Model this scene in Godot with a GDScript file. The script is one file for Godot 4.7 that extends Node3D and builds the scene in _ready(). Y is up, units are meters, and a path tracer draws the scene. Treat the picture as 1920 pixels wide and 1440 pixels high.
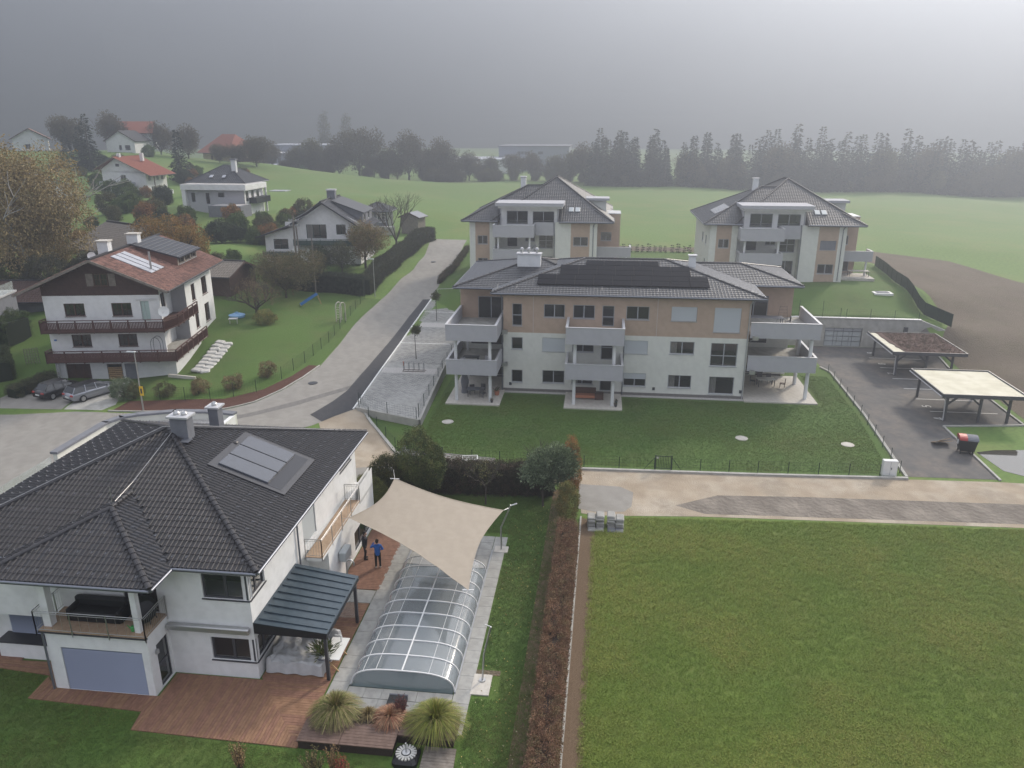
extends Node3D

# ---------------------------------------------------------------- mesh builder
class MB:
	var v := PackedVector3Array()
	var n := PackedVector3Array()
	var c := PackedColorArray()
	var xf := Transform3D()
	var col := Color(1, 1, 1)
	var use_col := false
	func tri(a: Vector3, b: Vector3, d: Vector3) -> void:
		a = xf * a; b = xf * b; d = xf * d
		var nn := (b - a).cross(d - a).normalized()
		v.push_back(a); v.push_back(d); v.push_back(b)
		n.push_back(nn); n.push_back(nn); n.push_back(nn)
		if use_col:
			c.push_back(col); c.push_back(col); c.push_back(col)
	func tri_n(a: Vector3, b: Vector3, d: Vector3, na: Vector3, nb: Vector3, nd: Vector3) -> void:
		v.push_back(xf * a); v.push_back(xf * d); v.push_back(xf * b)
		n.push_back((xf.basis * na).normalized()); n.push_back((xf.basis * nd).normalized()); n.push_back((xf.basis * nb).normalized())
		if use_col:
			c.push_back(col); c.push_back(col); c.push_back(col)
	func quad(a: Vector3, b: Vector3, d: Vector3, e: Vector3) -> void:
		tri(a, b, d); tri(a, d, e)
	func poly(p: PackedVector3Array) -> void:
		for i in range(1, p.size() - 1):
			tri(p[0], p[i], p[i + 1])
	# box by min and max corner, with a small chamfer on the top edge when asked
	func box(a: Vector3, b: Vector3) -> void:
		var x0 := minf(a.x, b.x); var x1 := maxf(a.x, b.x)
		var y0 := minf(a.y, b.y); var y1 := maxf(a.y, b.y)
		var z0 := minf(a.z, b.z); var z1 := maxf(a.z, b.z)
		quad(Vector3(x0, y0, z1), Vector3(x1, y0, z1), Vector3(x1, y1, z1), Vector3(x0, y1, z1))
		quad(Vector3(x1, y0, z0), Vector3(x0, y0, z0), Vector3(x0, y1, z0), Vector3(x1, y1, z0))
		quad(Vector3(x1, y0, z1), Vector3(x1, y0, z0), Vector3(x1, y1, z0), Vector3(x1, y1, z1))
		quad(Vector3(x0, y0, z0), Vector3(x0, y0, z1), Vector3(x0, y1, z1), Vector3(x0, y1, z0))
		quad(Vector3(x0, y1, z1), Vector3(x1, y1, z1), Vector3(x1, y1, z0), Vector3(x0, y1, z0))
		quad(Vector3(x0, y0, z0), Vector3(x1, y0, z0), Vector3(x1, y0, z1), Vector3(x0, y0, z1))
	# box with chamfered vertical and top edges
	func cbox(a: Vector3, b: Vector3, r: float) -> void:
		var x0 := minf(a.x, b.x); var x1 := maxf(a.x, b.x)
		var y0 := minf(a.y, b.y); var y1 := maxf(a.y, b.y)
		var z0 := minf(a.z, b.z); var z1 := maxf(a.z, b.z)
		var ring := PackedVector2Array([Vector2(x0 + r, z1), Vector2(x1 - r, z1), Vector2(x1, z1 - r), Vector2(x1, z0 + r), Vector2(x1 - r, z0), Vector2(x0 + r, z0), Vector2(x0, z0 + r), Vector2(x0, z1 - r)])
		var cen := Vector2((x0 + x1) / 2, (z0 + z1) / 2)
		var top := PackedVector3Array()
		for i in 8:
			var p := ring[i]; var q := ring[(i + 1) % 8]
			quad(Vector3(p.x, y0, p.y), Vector3(q.x, y0, q.y), Vector3(q.x, y1 - r, q.y), Vector3(p.x, y1 - r, p.y))
			var p2 := Vector2(p.x + clampf(cen.x - p.x, -r, r), p.y + clampf(cen.y - p.y, -r, r))
			var q2 := Vector2(q.x + clampf(cen.x - q.x, -r, r), q.y + clampf(cen.y - q.y, -r, r))
			quad(Vector3(p.x, y1 - r, p.y), Vector3(q.x, y1 - r, q.y), Vector3(q2.x, y1, q2.y), Vector3(p2.x, y1, p2.y))
			top.push_back(Vector3(p2.x, y1, p2.y))
		poly(top)
	# a bar of rectangular section between two points
	func bar(p: Vector3, q: Vector3, w: float, h: float) -> void:
		var d := (q - p).normalized()
		var up := Vector3.UP if absf(d.y) < 0.95 else Vector3(0, 0, 1)
		var s := d.cross(up).normalized() * w / 2
		var u := s.cross(d).normalized() * h / 2
		var a := [p - s - u, p + s - u, p + s + u, p - s + u]
		var b := [q - s - u, q + s - u, q + s + u, q - s + u]
		for i in 4:
			var j := (i + 1) % 4
			quad(a[i], a[j], b[j], b[i])
		quad(a[3], a[2], a[1], a[0]); quad(b[0], b[1], b[2], b[3])
	func cone(p: Vector3, q: Vector3, r0: float, r1: float, seg := 8, caps := true) -> void:
		var d := (q - p).normalized()
		var s := d.cross(Vector3.UP if absf(d.y) < 0.95 else Vector3(0, 0, 1)).normalized()
		var u := s.cross(d).normalized()
		for i in seg:
			var a0 := TAU * i / seg; var a1 := TAU * (i + 1) / seg
			var e0 := s * cos(a0) + u * sin(a0); var e1 := s * cos(a1) + u * sin(a1)
			tri_n(p + e1 * r0, p + e0 * r0, q + e1 * r1, e1, e0, e1)
			if r1 > 0.0001:
				tri_n(p + e0 * r0, q + e0 * r1, q + e1 * r1, e0, e0, e1)
			if caps:
				tri(p, p + e0 * r0, p + e1 * r0)
				if r1 > 0.0001:
					tri(q, q + e1 * r1, q + e0 * r1)
	func tube(pts: Array, r: float, seg := 6) -> void:
		for i in range(pts.size() - 1):
			cone(pts[i], pts[i + 1], r, r, seg, true)
	# lathe round the y axis: profile of (radius, y)
	func lathe(at: Vector3, prof: Array, seg := 16) -> void:
		for k in range(prof.size() - 1):
			var a: Vector2 = prof[k]; var b: Vector2 = prof[k + 1]
			var nr := Vector2(b.y - a.y, a.x - b.x).normalized()
			for i in seg:
				var t0 := TAU * i / seg; var t1 := TAU * (i + 1) / seg
				var e0 := Vector3(cos(t0), 0, -sin(t0)); var e1 := Vector3(cos(t1), 0, -sin(t1))
				var n0 := e0 * nr.x + Vector3.UP * nr.y; var n1 := e1 * nr.x + Vector3.UP * nr.y
				var p0 := at + e0 * a.x + Vector3.UP * a.y; var p1 := at + e1 * a.x + Vector3.UP * a.y
				var q0 := at + e0 * b.x + Vector3.UP * b.y; var q1 := at + e1 * b.x + Vector3.UP * b.y
				tri_n(p0, p1, q1, n0, n1, n1); tri_n(p0, q1, q0, n0, n1, n0)
	# a plan polygon (x, z), given counter-clockwise seen from above, from y0 to y1
	func prism(p: PackedVector2Array, y0: float, y1: float) -> void:
		var ids := Geometry2D.triangulate_polygon(p)
		for i in range(0, ids.size(), 3):
			var a := p[ids[i]]; var b := p[ids[i + 1]]; var d := p[ids[i + 2]]
			if (b - a).cross(d - a) > 0:
				var t := b; b = d; d = t
			tri(Vector3(a.x, y1, a.y), Vector3(b.x, y1, b.y), Vector3(d.x, y1, d.y))
			tri(Vector3(a.x, y0, a.y), Vector3(d.x, y0, d.y), Vector3(b.x, y0, b.y))
		var ccw := not Geometry2D.is_polygon_clockwise(p)
		for i in p.size():
			var a := p[i]; var b := p[(i + 1) % p.size()]
			if ccw:
				var t := a; a = b; b = t
			quad(Vector3(a.x, y0, a.y), Vector3(b.x, y0, b.y), Vector3(b.x, y1, b.y), Vector3(a.x, y1, a.y))
	# a wall sheet in its own face frame (x right, y up, z outwards) with rectangular openings [x0, y0, x1, y1]
	func wall(w: float, h0: float, h1: float, holes: Array, thick := 0.3, x_off := 0.0) -> void:
		var xs := [x_off, x_off + w]; var ys := [h0, h1]
		for r in holes:
			for e in [r[0], r[2]]:
				if not xs.has(e): xs.append(e)
			for e in [r[1], r[3]]:
				if not ys.has(e): ys.append(e)
		xs.sort(); ys.sort()
		for i in range(xs.size() - 1):
			for j in range(ys.size() - 1):
				var cx: float = (xs[i] + xs[i + 1]) / 2.0; var cy: float = (ys[j] + ys[j + 1]) / 2.0
				var open := false
				for r in holes:
					if cx > r[0] and cx < r[2] and cy > r[1] and cy < r[3]:
						open = true
				if open:
					continue
				quad(Vector3(xs[i], ys[j], 0), Vector3(xs[i + 1], ys[j], 0), Vector3(xs[i + 1], ys[j + 1], 0), Vector3(xs[i], ys[j + 1], 0))
				quad(Vector3(xs[i + 1], ys[j], -thick), Vector3(xs[i], ys[j], -thick), Vector3(xs[i], ys[j + 1], -thick), Vector3(xs[i + 1], ys[j + 1], -thick))
		for r in holes:
			var a := Vector3(r[0], r[1], 0); var b := Vector3(r[2], r[1], 0); var d := Vector3(r[2], r[3], 0); var e := Vector3(r[0], r[3], 0)
			var k := Vector3(0, 0, -thick)
			quad(a + k, b + k, b, a); quad(b + k, d + k, d, b); quad(d + k, e + k, e, d); quad(e + k, a + k, a, e)
	func mesh() -> ArrayMesh:
		var m := ArrayMesh.new()
		if v.size() == 0:
			return m
		var arr := []
		arr.resize(Mesh.ARRAY_MAX)
		arr[Mesh.ARRAY_VERTEX] = v
		arr[Mesh.ARRAY_NORMAL] = n
		if use_col:
			arr[Mesh.ARRAY_COLOR] = c
		m.add_surface_from_arrays(Mesh.PRIMITIVE_TRIANGLES, arr)
		return m

# ---------------------------------------------------------------- nodes
var taken := {}
func numbered(called: String) -> String:
	if not taken.has(called):
		taken[called] = 0
		return called
	taken[called] += 1
	return "%s_%03d" % [called, taken[called]]
func thing(called: String, label: String, category: String, at := Vector3.ZERO, turn := 0.0, group := "") -> Node3D:
	var o := Node3D.new()
	o.name = numbered(called)
	add_child(o)
	o.position = at
	o.rotation.y = turn
	tag(o, label, category, group)
	return o
func tag(o: Node, label: String, category: String, group := "") -> Node:
	o.set_meta("label", label)
	o.set_meta("category", category)
	if group != "":
		o.set_meta("group", group)
	return o
func part(parent: Node, called: String, shape: Variant, mat: Material, label := "") -> MeshInstance3D:
	var o := MeshInstance3D.new()
	o.mesh = shape.mesh() if shape is MB else shape
	o.material_override = mat
	if parent == self:
		o.name = numbered(called)
		add_child(o)
	else:
		o.name = called
		parent.add_child(o, true)
	if label != "":
		o.set_meta("label", label)
	return o
func single(called: String, shape: Variant, mat: Material, label: String, category: String, at := Vector3.ZERO, turn := 0.0, group := "") -> MeshInstance3D:
	var o := part(self, called, shape, mat)
	o.position = at
	o.rotation.y = turn
	tag(o, label, category, group)
	return o
func struct(called: String, shape: Variant, mat: Material) -> MeshInstance3D:
	var o := part(self, called, shape, mat)
	o.set_meta("kind", "structure")
	return o
func copy(o: Node3D, at: Vector3, turn: float, label := "", size := 1.0) -> Node3D:
	var c: Node3D = o.duplicate()
	var base := String(o.name)
	if base.length() > 4 and base[-4] == "_" and base.right(3).is_valid_int():
		base = base.left(-4)
	c.name = numbered(base)
	add_child(c)
	c.position = at
	c.rotation.y = turn
	c.scale = Vector3.ONE * size
	if label != "":
		c.set_meta("label", label)
	return c
func swarm(parent: Node, called: String, mesh: Mesh, mat: Material, xfs: Array, cols := []) -> MultiMeshInstance3D:
	var mm := MultiMesh.new()
	mm.transform_format = MultiMesh.TRANSFORM_3D
	mm.use_colors = cols.size() > 0
	mm.mesh = mesh
	mm.instance_count = xfs.size()
	for i in xfs.size():
		mm.set_instance_transform(i, xfs[i])
		if cols.size() > 0:
			mm.set_instance_color(i, cols[i])
	var o := MultiMeshInstance3D.new()
	o.multimesh = mm
	o.material_override = mat
	if parent == self:
		o.name = numbered(called)
		add_child(o)
	else:
		o.name = called
		parent.add_child(o, true)
	o.set_meta("kind", "stuff")
	return o

# ---------------------------------------------------------------- materials
var M := {}
func lin(r: float, g: float, b: float) -> Color:
	return Color(r, g, b).linear_to_srgb()
func noise_img(seed_: int, freq: float, size: int, oct := 4, kind := FastNoiseLite.TYPE_SIMPLEX_SMOOTH) -> Image:
	var f := FastNoiseLite.new()
	f.seed = seed_
	f.noise_type = kind
	f.frequency = freq
	f.fractal_octaves = oct
	return f.get_seamless_image(size, size)
var NI := {}
func ni(which: String) -> Image:
	if NI.has(which):
		return NI[which]
	var im: Image
	match which:
		"fine": im = noise_img(3, 0.06, 256, 4)
		"coarse": im = noise_img(7, 0.012, 256, 5)
		"grain": im = noise_img(11, 0.3, 256, 2)
		_: im = noise_img(17, 0.03, 256, 5, FastNoiseLite.TYPE_CELLULAR)
	im.convert(Image.FORMAT_L8)
	NI[which] = im
	return im
# colour texture out of two noises, between a few base colours (linear)
func tone_tex(cols: Array, a: String, b: String, mixb: float, gain := 1.0) -> ImageTexture:
	var ia := ni(a); var ib := ni(b)
	var w := 256
	var im := Image.create(w, w, false, Image.FORMAT_RGB8)
	var k := cols.size() - 1
	for y in w:
		for x in w:
			var t := ia.get_pixel(x, y).r * (1.0 - mixb) + ib.get_pixel((x * 3) % w, (y * 3) % w).r * mixb
			t = clampf((t - 0.5) * gain * 1.6 + 0.5, 0.0, 0.9999) * k
			var i := int(t)
			var c: Color = cols[i]
			im.set_pixel(x, y, c.lerp(cols[i + 1], t - i).linear_to_srgb())
	im.generate_mipmaps()
	return ImageTexture.create_from_image(im)
var BT := {}
func bump_tex(which: String, strength: float) -> ImageTexture:
	var key := "%s %.1f" % [which, strength]
	if not BT.has(key):
		BT[key] = make_bump(which, strength)
	return BT[key]
func make_bump(which: String, strength: float) -> ImageTexture:
	var im: Image = ni(which).duplicate()
	im.convert(Image.FORMAT_RGBA8)
	im.bump_map_to_normal_map(strength)
	im.generate_mipmaps()
	return ImageTexture.create_from_image(im)
func plain(key: String, col: Color, rough := 0.8, metal := 0.0, spec := 0.5) -> StandardMaterial3D:
	var m := StandardMaterial3D.new()
	m.albedo_color = col.linear_to_srgb()
	m.roughness = rough
	m.metallic = metal
	m.metallic_specular = spec
	M[key] = m
	return m
# a surface with grain: cols are linear base colours, metres is the size of one repeat
func surf(key: String, cols: Array, metres: float, rough := 0.9, a := "coarse", b := "fine", mixb := 0.45, bump := 0.0, bump_of := "fine", gain := 1.0) -> StandardMaterial3D:
	var m := StandardMaterial3D.new()
	m.albedo_texture = tone_tex(cols, a, b, mixb, gain)
	m.roughness = rough
	m.uv1_triplanar = true
	m.uv1_world_triplanar = true
	m.uv1_scale = Vector3.ONE / metres
	if bump > 0.0:
		m.normal_enabled = true
		m.normal_texture = bump_tex(bump_of, bump)
		m.normal_scale = 1.0
	M[key] = m
	return m
# a second, much larger and slower pattern laid over a surface so that repeats do not show
func broad(key: String, cols: Array, metres: float, share: float) -> void:
	var m: StandardMaterial3D = M[key]
	m.detail_enabled = true
	m.detail_blend_mode = BaseMaterial3D.BLEND_MODE_MIX
	var im: Image = tone_tex(cols, "coarse", "cell", 0.3, 1.2).get_image()
	im.clear_mipmaps()
	im.convert(Image.FORMAT_RGBA8)
	var noise := ni("coarse")
	for y in 256:
		for x in 256:
			var t := noise.get_pixel((x + 91) % 256, (y + 37) % 256).r
			var c := im.get_pixel(x, y)
			im.set_pixel(x, y, Color(c.r, c.g, c.b, clampf((t - 0.3) * 1.8, 0, 1) * share))
	m.detail_albedo = ImageTexture.create_from_image(im)
	m.detail_uv_layer = BaseMaterial3D.DETAIL_UV_2
	m.uv2_triplanar = true
	m.uv2_world_triplanar = true
	m.uv2_scale = Vector3.ONE / metres
func leafy(key: String, col: Color, back := 0.3) -> StandardMaterial3D:
	var m := StandardMaterial3D.new()
	m.albedo_color = col.linear_to_srgb()
	m.vertex_color_use_as_albedo = true
	m.roughness = 0.75
	m.backlight_enabled = true
	m.backlight = Color(back, back, back * 0.7)
	m.cull_mode = BaseMaterial3D.CULL_DISABLED
	M[key] = m
	return m
func glassy(key: String, col: Color, alpha: float, rough := 0.03) -> StandardMaterial3D:
	var m := StandardMaterial3D.new()
	var s := col.linear_to_srgb()
	m.albedo_color = Color(s.r, s.g, s.b, alpha)
	m.transparency = BaseMaterial3D.TRANSPARENCY_ALPHA
	m.roughness = rough
	m.metallic_specular = 0.6
	M[key] = m
	return m
# ---------------------------------------------------------------- the lie of the land
const PTS := [  # x, z, height
	[-50.0, -62.0, 0.2], [-54.0, -57.0, 0.2], [-45.0, -54.0, 0.2], [-46.0, -66.0, 0.25], [-40.0, -58.0, 0.3], [-40.0, -64.0, 0.7], [-30.0, -60.0, 0.5], [-24.0, -58.0, 0.6], [-26.0, -70.0, 1.0], [-25.0, -85.0, 1.7], [-26.0, -98.0, 2.4], [-21.0, -61.0, 0.5], [-22.4, -63.5, 0.62], [-21.6, -67.0, 0.72], [-22.6, -70.0, 0.85], [-21.6, -73.0, 0.95], [-22.4, -76.5, 1.08], [-21.6, -80.0, 1.22], [-22.6, -84.0, 1.38], [-21.6, -88.0, 1.53], [-22.5, -91.0, 1.8], [-21.8, -94.0, 2.02], [-22.3, -97.5, 2.3], [-25.0, -78.0, 1.2], [-25.0, -92.0, 1.95], [-27.0, -110.0, 3.3], [-22.5, -103.0, 2.8], [-27.0, -120.0, 4.1], [-26.0, -132.0, 4.9],
	[-33.0, -72.0, 1.3], [-38.0, -82.0, 2.2], [-44.0, -84.0, 2.7], [-32.0, -92.0, 2.1], [-58.0, -70.0, 1.0], [-62.0, -60.0, 0.5], [-75.0, -60.0, 1.8], [-60.0, -85.0, 4.0],
	[-38.0, -98.0, 2.8], [-46.0, -98.0, 3.6], [-45.0, -107.0, 5.4], [-36.0, -107.0, 5.0], [-40.0, -118.0, 6.2], [-33.0, -128.0, 5.6], [-60.0, -112.0, 6.6], [-66.0, -132.0, 8.8], [-58.0, -140.0, 9.0], [-78.0, -138.0, 9.8],
	[-85.0, -100.0, 5.5], [-100.0, -120.0, 8.0], [-103.0, -162.0, 9.8], [-85.0, -165.0, 10.5], [-60.0, -175.0, 8.6], [-42.0, -160.0, 7.2], [-120.0, -190.0, 13.0], [-142.0, -224.0, 16.6], [-120.0, -240.0, 13.6], [-126.0, -258.0, 12.6], [-95.0, -230.0, 10.4], [-75.0, -235.0, 7.6], [-170.0, -220.0, 17.5], [-190.0, -300.0, 15.0], [-150.0, -330.0, 6.0], [-110.0, -300.0, 4.8],
	[-19.0, -105.0, 4.2], [-16.0, -97.0, 3.8], [-10.0, -100.0, 5.05], [0.0, -100.0, 5.05], [10.0, -98.0, 5.0], [20.0, -100.0, 5.05], [30.0, -100.0, 5.05], [26.0, -90.0, 3.25], [36.0, -90.0, 3.25], [15.0, -90.0, 3.25], [0.0, -90.0, 3.6], [-12.0, -91.0, 3.6], [38.0, -100.0, 4.9], [36.0, -110.0, 5.05], [12.0, -115.0, 5.1], [-8.0, -118.0, 5.1], [42.0, -114.0, 5.0],
	[41.0, -90.0, 2.7], [40.0, -78.0, 1.2], [46.0, -88.0, 2.9], [50.0, -75.0, 1.9], [56.0, -107.0, 4.0], [60.0, -90.0, 3.0], [40.0, -66.0, 0.2], [50.0, -60.0, 0.4], [80.0, -70.0, 1.6], [90.0, -110.0, 3.6],
	[0.0, -140.0, 5.3], [-15.0, -135.0, 5.2], [30.0, -140.0, 5.3], [60.0, -140.0, 4.9], [0.0, -200.0, 5.0], [60.0, -200.0, 4.6], [-40.0, -220.0, 6.0], [110.0, -200.0, 3.6], [0.0, -270.0, 4.4], [-60.0, -290.0, 4.2], [70.0, -270.0, 2.8], [140.0, -270.0, 1.2], [220.0, -260.0, 1.0], [0.0, -400.0, 3.5], [150.0, -400.0, 2.0], [-150.0, -450.0, 5.0]]
var gx := []
var gz := []
var gh := []
func raw_height(x: float, z: float) -> float:
	var s := 0.0
	var w := 0.0
	for p in PTS:
		var d: float = (p[0] - x) * (p[0] - x) + (p[1] - z) * (p[1] - z) + 4.0
		var k := 1.0 / (d * sqrt(d))
		s += k * p[2]
		w += k
	return s / w
func site_height(x: float, z: float) -> float:
	var r := raw_height(x, z)
	# the building plot and everything south of the street lie level at zero
	var west := smoothstep(-19.2, -20.7, x)
	if z > -58.0:
		west = smoothstep(-17.0, -25.0, x)
	var south := smoothstep(-45.0, -55.0, z)
	var east := smoothstep(36.2, 40.5, x + maxf(0.0, -85.5 - z) * 1.3) * smoothstep(-55.0, -72.0, z) if x > 36.2 else 0.0
	var north := 0.0
	if z < -89.0:
		north = 1.0
	elif x < 14.0:
		north = smoothstep(-82.0, -97.0, z)
	else:
		north = 0.0
	if x < 14.0 and z < -82.0:
		north = smoothstep(-82.0, -97.0, z)
	var far_west := smoothstep(-52.0, -75.0, x) * 0.8
	return r * maxf(maxf(maxf(west * south, far_west * south), east), north)
func build_grid() -> void:
	var x := -520.0
	while x < 521.0:
		gx.append(x)
		var a := absf(x + 5.0)
		x += 2.0 if a < 64.0 else (5.0 if a < 130.0 else 20.0)
	for e in [13.9, 14.1]:
		gx.append(e)
	gx.sort()
	var z := 60.0
	while z > -1300.0:
		gz.append(z)
		z -= 2.0 if z < -40.0 and z > -136.0 else (5.0 if z > -230.0 else (20.0 if z > -500.0 else 80.0))
	for e in [-88.9, -89.1]:
		gz.append(e)
	gz.sort()
	for i in gx.size():
		var col := PackedFloat32Array()
		for j in gz.size():
			col.push_back(site_height(gx[i], gz[j]))
		gh.append(col)
func cell(list: Array, t: float) -> int:
	return clampi(list.bsearch(t, false) - 1, 0, list.size() - 2)
func hgt(x: float, z: float) -> float:
	var i := cell(gx, x)
	var j := cell(gz, z)
	var u: float = clampf((x - gx[i]) / (gx[i + 1] - gx[i]), 0, 1)
	var w: float = clampf((z - gz[j]) / (gz[j + 1] - gz[j]), 0, 1)
	return lerpf(lerpf(gh[i][j], gh[i + 1][j], u), lerpf(gh[i][j + 1], gh[i + 1][j + 1], u), w)
func ground_at(x: float, z: float) -> Vector3:
	return Vector3(x, hgt(x, z), z)
var NC := {}
func nrm(x: float, z: float) -> Vector3:
	var k := Vector2(x, z)
	if not NC.has(k):
		NC[k] = Vector3(hgt(x - 1.2, z) - hgt(x + 1.2, z), 2.4, hgt(x, z - 1.2) - hgt(x, z + 1.2)).normalized()
	return NC[k]
func ground_mesh() -> MB:
	var b := MB.new()
	for i in range(gx.size() - 1):
		for j in range(gz.size() - 1):
			var p := Vector3(gx[i], gh[i][j + 1], gz[j + 1]); var q := Vector3(gx[i + 1], gh[i + 1][j + 1], gz[j + 1])
			var r := Vector3(gx[i + 1], gh[i + 1][j], gz[j]); var s := Vector3(gx[i], gh[i][j], gz[j])
			b.tri_n(p, q, r, nrm(p.x, p.z), nrm(q.x, q.z), nrm(r.x, r.z)); b.tri_n(p, r, s, nrm(p.x, p.z), nrm(r.x, r.z), nrm(s.x, s.z))
	return b
# a sheet that follows the ground, cut along its grid so that it never dips under it
func drape(pts: Array, off: float) -> MB:
	var b := MB.new()
	var poly := PackedVector2Array()
	for p in pts:
		poly.push_back(Vector2(p[0], p[1]))
	var lo := poly[0]; var hi := poly[0]
	for p in poly:
		lo = lo.min(p); hi = hi.max(p)
	for i in range(cell(gx, lo.x), cell(gx, hi.x) + 1):
		for j in range(cell(gz, lo.y), cell(gz, hi.y) + 1):
			# each grid cell is two triangles, as in the ground
			var p := Vector2(gx[i], gz[j + 1]); var q := Vector2(gx[i + 1], gz[j + 1]); var r := Vector2(gx[i + 1], gz[j]); var s := Vector2(gx[i], gz[j])
			for t in [[p, q, r, gh[i][j + 1], gh[i + 1][j + 1], gh[i + 1][j]], [p, r, s, gh[i][j + 1], gh[i + 1][j], gh[i][j]]]:
				for piece in Geometry2D.intersect_polygons(poly, PackedVector2Array([t[0], t[1], t[2]])):
					var ids := Geometry2D.triangulate_polygon(piece)
					for k in range(0, ids.size(), 3):
						var w := []
						for m in 3:
							var e: Vector2 = piece[ids[k + m]]
							var den: float = (t[1] - t[0]).cross(t[2] - t[0])
							var l1: float = (e - t[0]).cross(t[2] - t[0]) / den
							var l2: float = (t[1] - t[0]).cross(e - t[0]) / den
							w.append(Vector3(e.x, t[3] + l1 * (t[4] - t[3]) + l2 * (t[5] - t[3]) + off, e.y))
						if (w[1] - w[0]).cross(w[2] - w[0]).y > 0:
							b.tri_n(w[0], w[1], w[2], nrm(w[0].x, w[0].z), nrm(w[1].x, w[1].z), nrm(w[2].x, w[2].z))
						else:
							b.tri_n(w[0], w[2], w[1], nrm(w[0].x, w[0].z), nrm(w[2].x, w[2].z), nrm(w[1].x, w[1].z))
	return b
# a kerb or low wall that follows the ground along a line
func kerb_line(pts: Array, width: float, high: float, step := 1.0, deep := 0.3) -> MB:
	var b := MB.new()
	for k in range(pts.size() - 1):
		var p := Vector2(pts[k][0], pts[k][1]); var q := Vector2(pts[k + 1][0], pts[k + 1][1])
		var n := maxi(1, int(p.distance_to(q) / step))
		var side := (q - p).normalized().orthogonal() * width / 2
		for i in n:
			var a := p.lerp(q, float(i) / n); var e := p.lerp(q, float(i + 1) / n)
			var ya := hgt(a.x, a.y); var ye := hgt(e.x, e.y)
			var a0 := a - side; var a1 := a + side; var e0 := e - side; var e1 := e + side
			var A0 := Vector3(a0.x, ya + high, a0.y); var A1 := Vector3(a1.x, ya + high, a1.y)
			var E0 := Vector3(e0.x, ye + high, e0.y); var E1 := Vector3(e1.x, ye + high, e1.y)
			var dn := Vector3(0, -high - deep, 0)
			b.quad(A0, E0, E1, A1) if (E0 - A0).cross(E1 - A0).y > 0 else b.quad(A1, E1, E0, A0)
			b.quad(A0 + dn, E0 + dn, E0, A0); b.quad(E1 + dn, A1 + dn, A1, E1)
			if i == 0:
				b.quad(A0, A1, A1 + dn, A0 + dn)
			if i == n - 1:
				b.quad(E0 + dn, E1 + dn, E1, E0)
	return b
func in_poly(x: float, z: float, pts: Array) -> bool:
	var p := PackedVector2Array()
	for e in pts:
		p.push_back(Vector2(e[0], e[1]))
	return Geometry2D.is_point_in_polygon(Vector2(x, z), p)
# ---------------------------------------------------------------- roofs
const EYE := Vector3(0, 24, 0)
func tile_mesh(w: float, l: float, roll := 0.05) -> ArrayMesh:
	var b := MB.new()
	var prof := [Vector2(-0.5, 0.0), Vector2(-0.02, 0.0), Vector2(0.08, 0.6 * roll), Vector2(0.2, roll), Vector2(0.34, roll), Vector2(0.45, 0.56 * roll), Vector2(0.5, 0.0)]
	var z0 := -l * 0.5 - 0.05; var z1 := l * 0.5
	for i in range(prof.size() - 1):
		var p: Vector2 = prof[i]; var q: Vector2 = prof[i + 1]
		var a := Vector3(p.x * w, p.y + 0.034, z1); var e := Vector3(q.x * w, q.y + 0.034, z1)
		var d := Vector3(q.x * w, q.y + 0.004, z0); var f := Vector3(p.x * w, p.y + 0.004, z0)
		b.quad(a, e, d, f)
		b.quad(Vector3(a.x, -0.01, z1), Vector3(e.x, -0.01, z1), e, a)
	return b.mesh()
func roof_height(r: Array, x: float, z: float) -> float:
	var dx := minf(x - r[0], r[1] - x); var dz := minf(r[2] - z, z - r[3])
	if dx < 0 or dz < 0:
		return -100.0
	return r[4] + minf(dz * r[5], dx * r[6])
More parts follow.
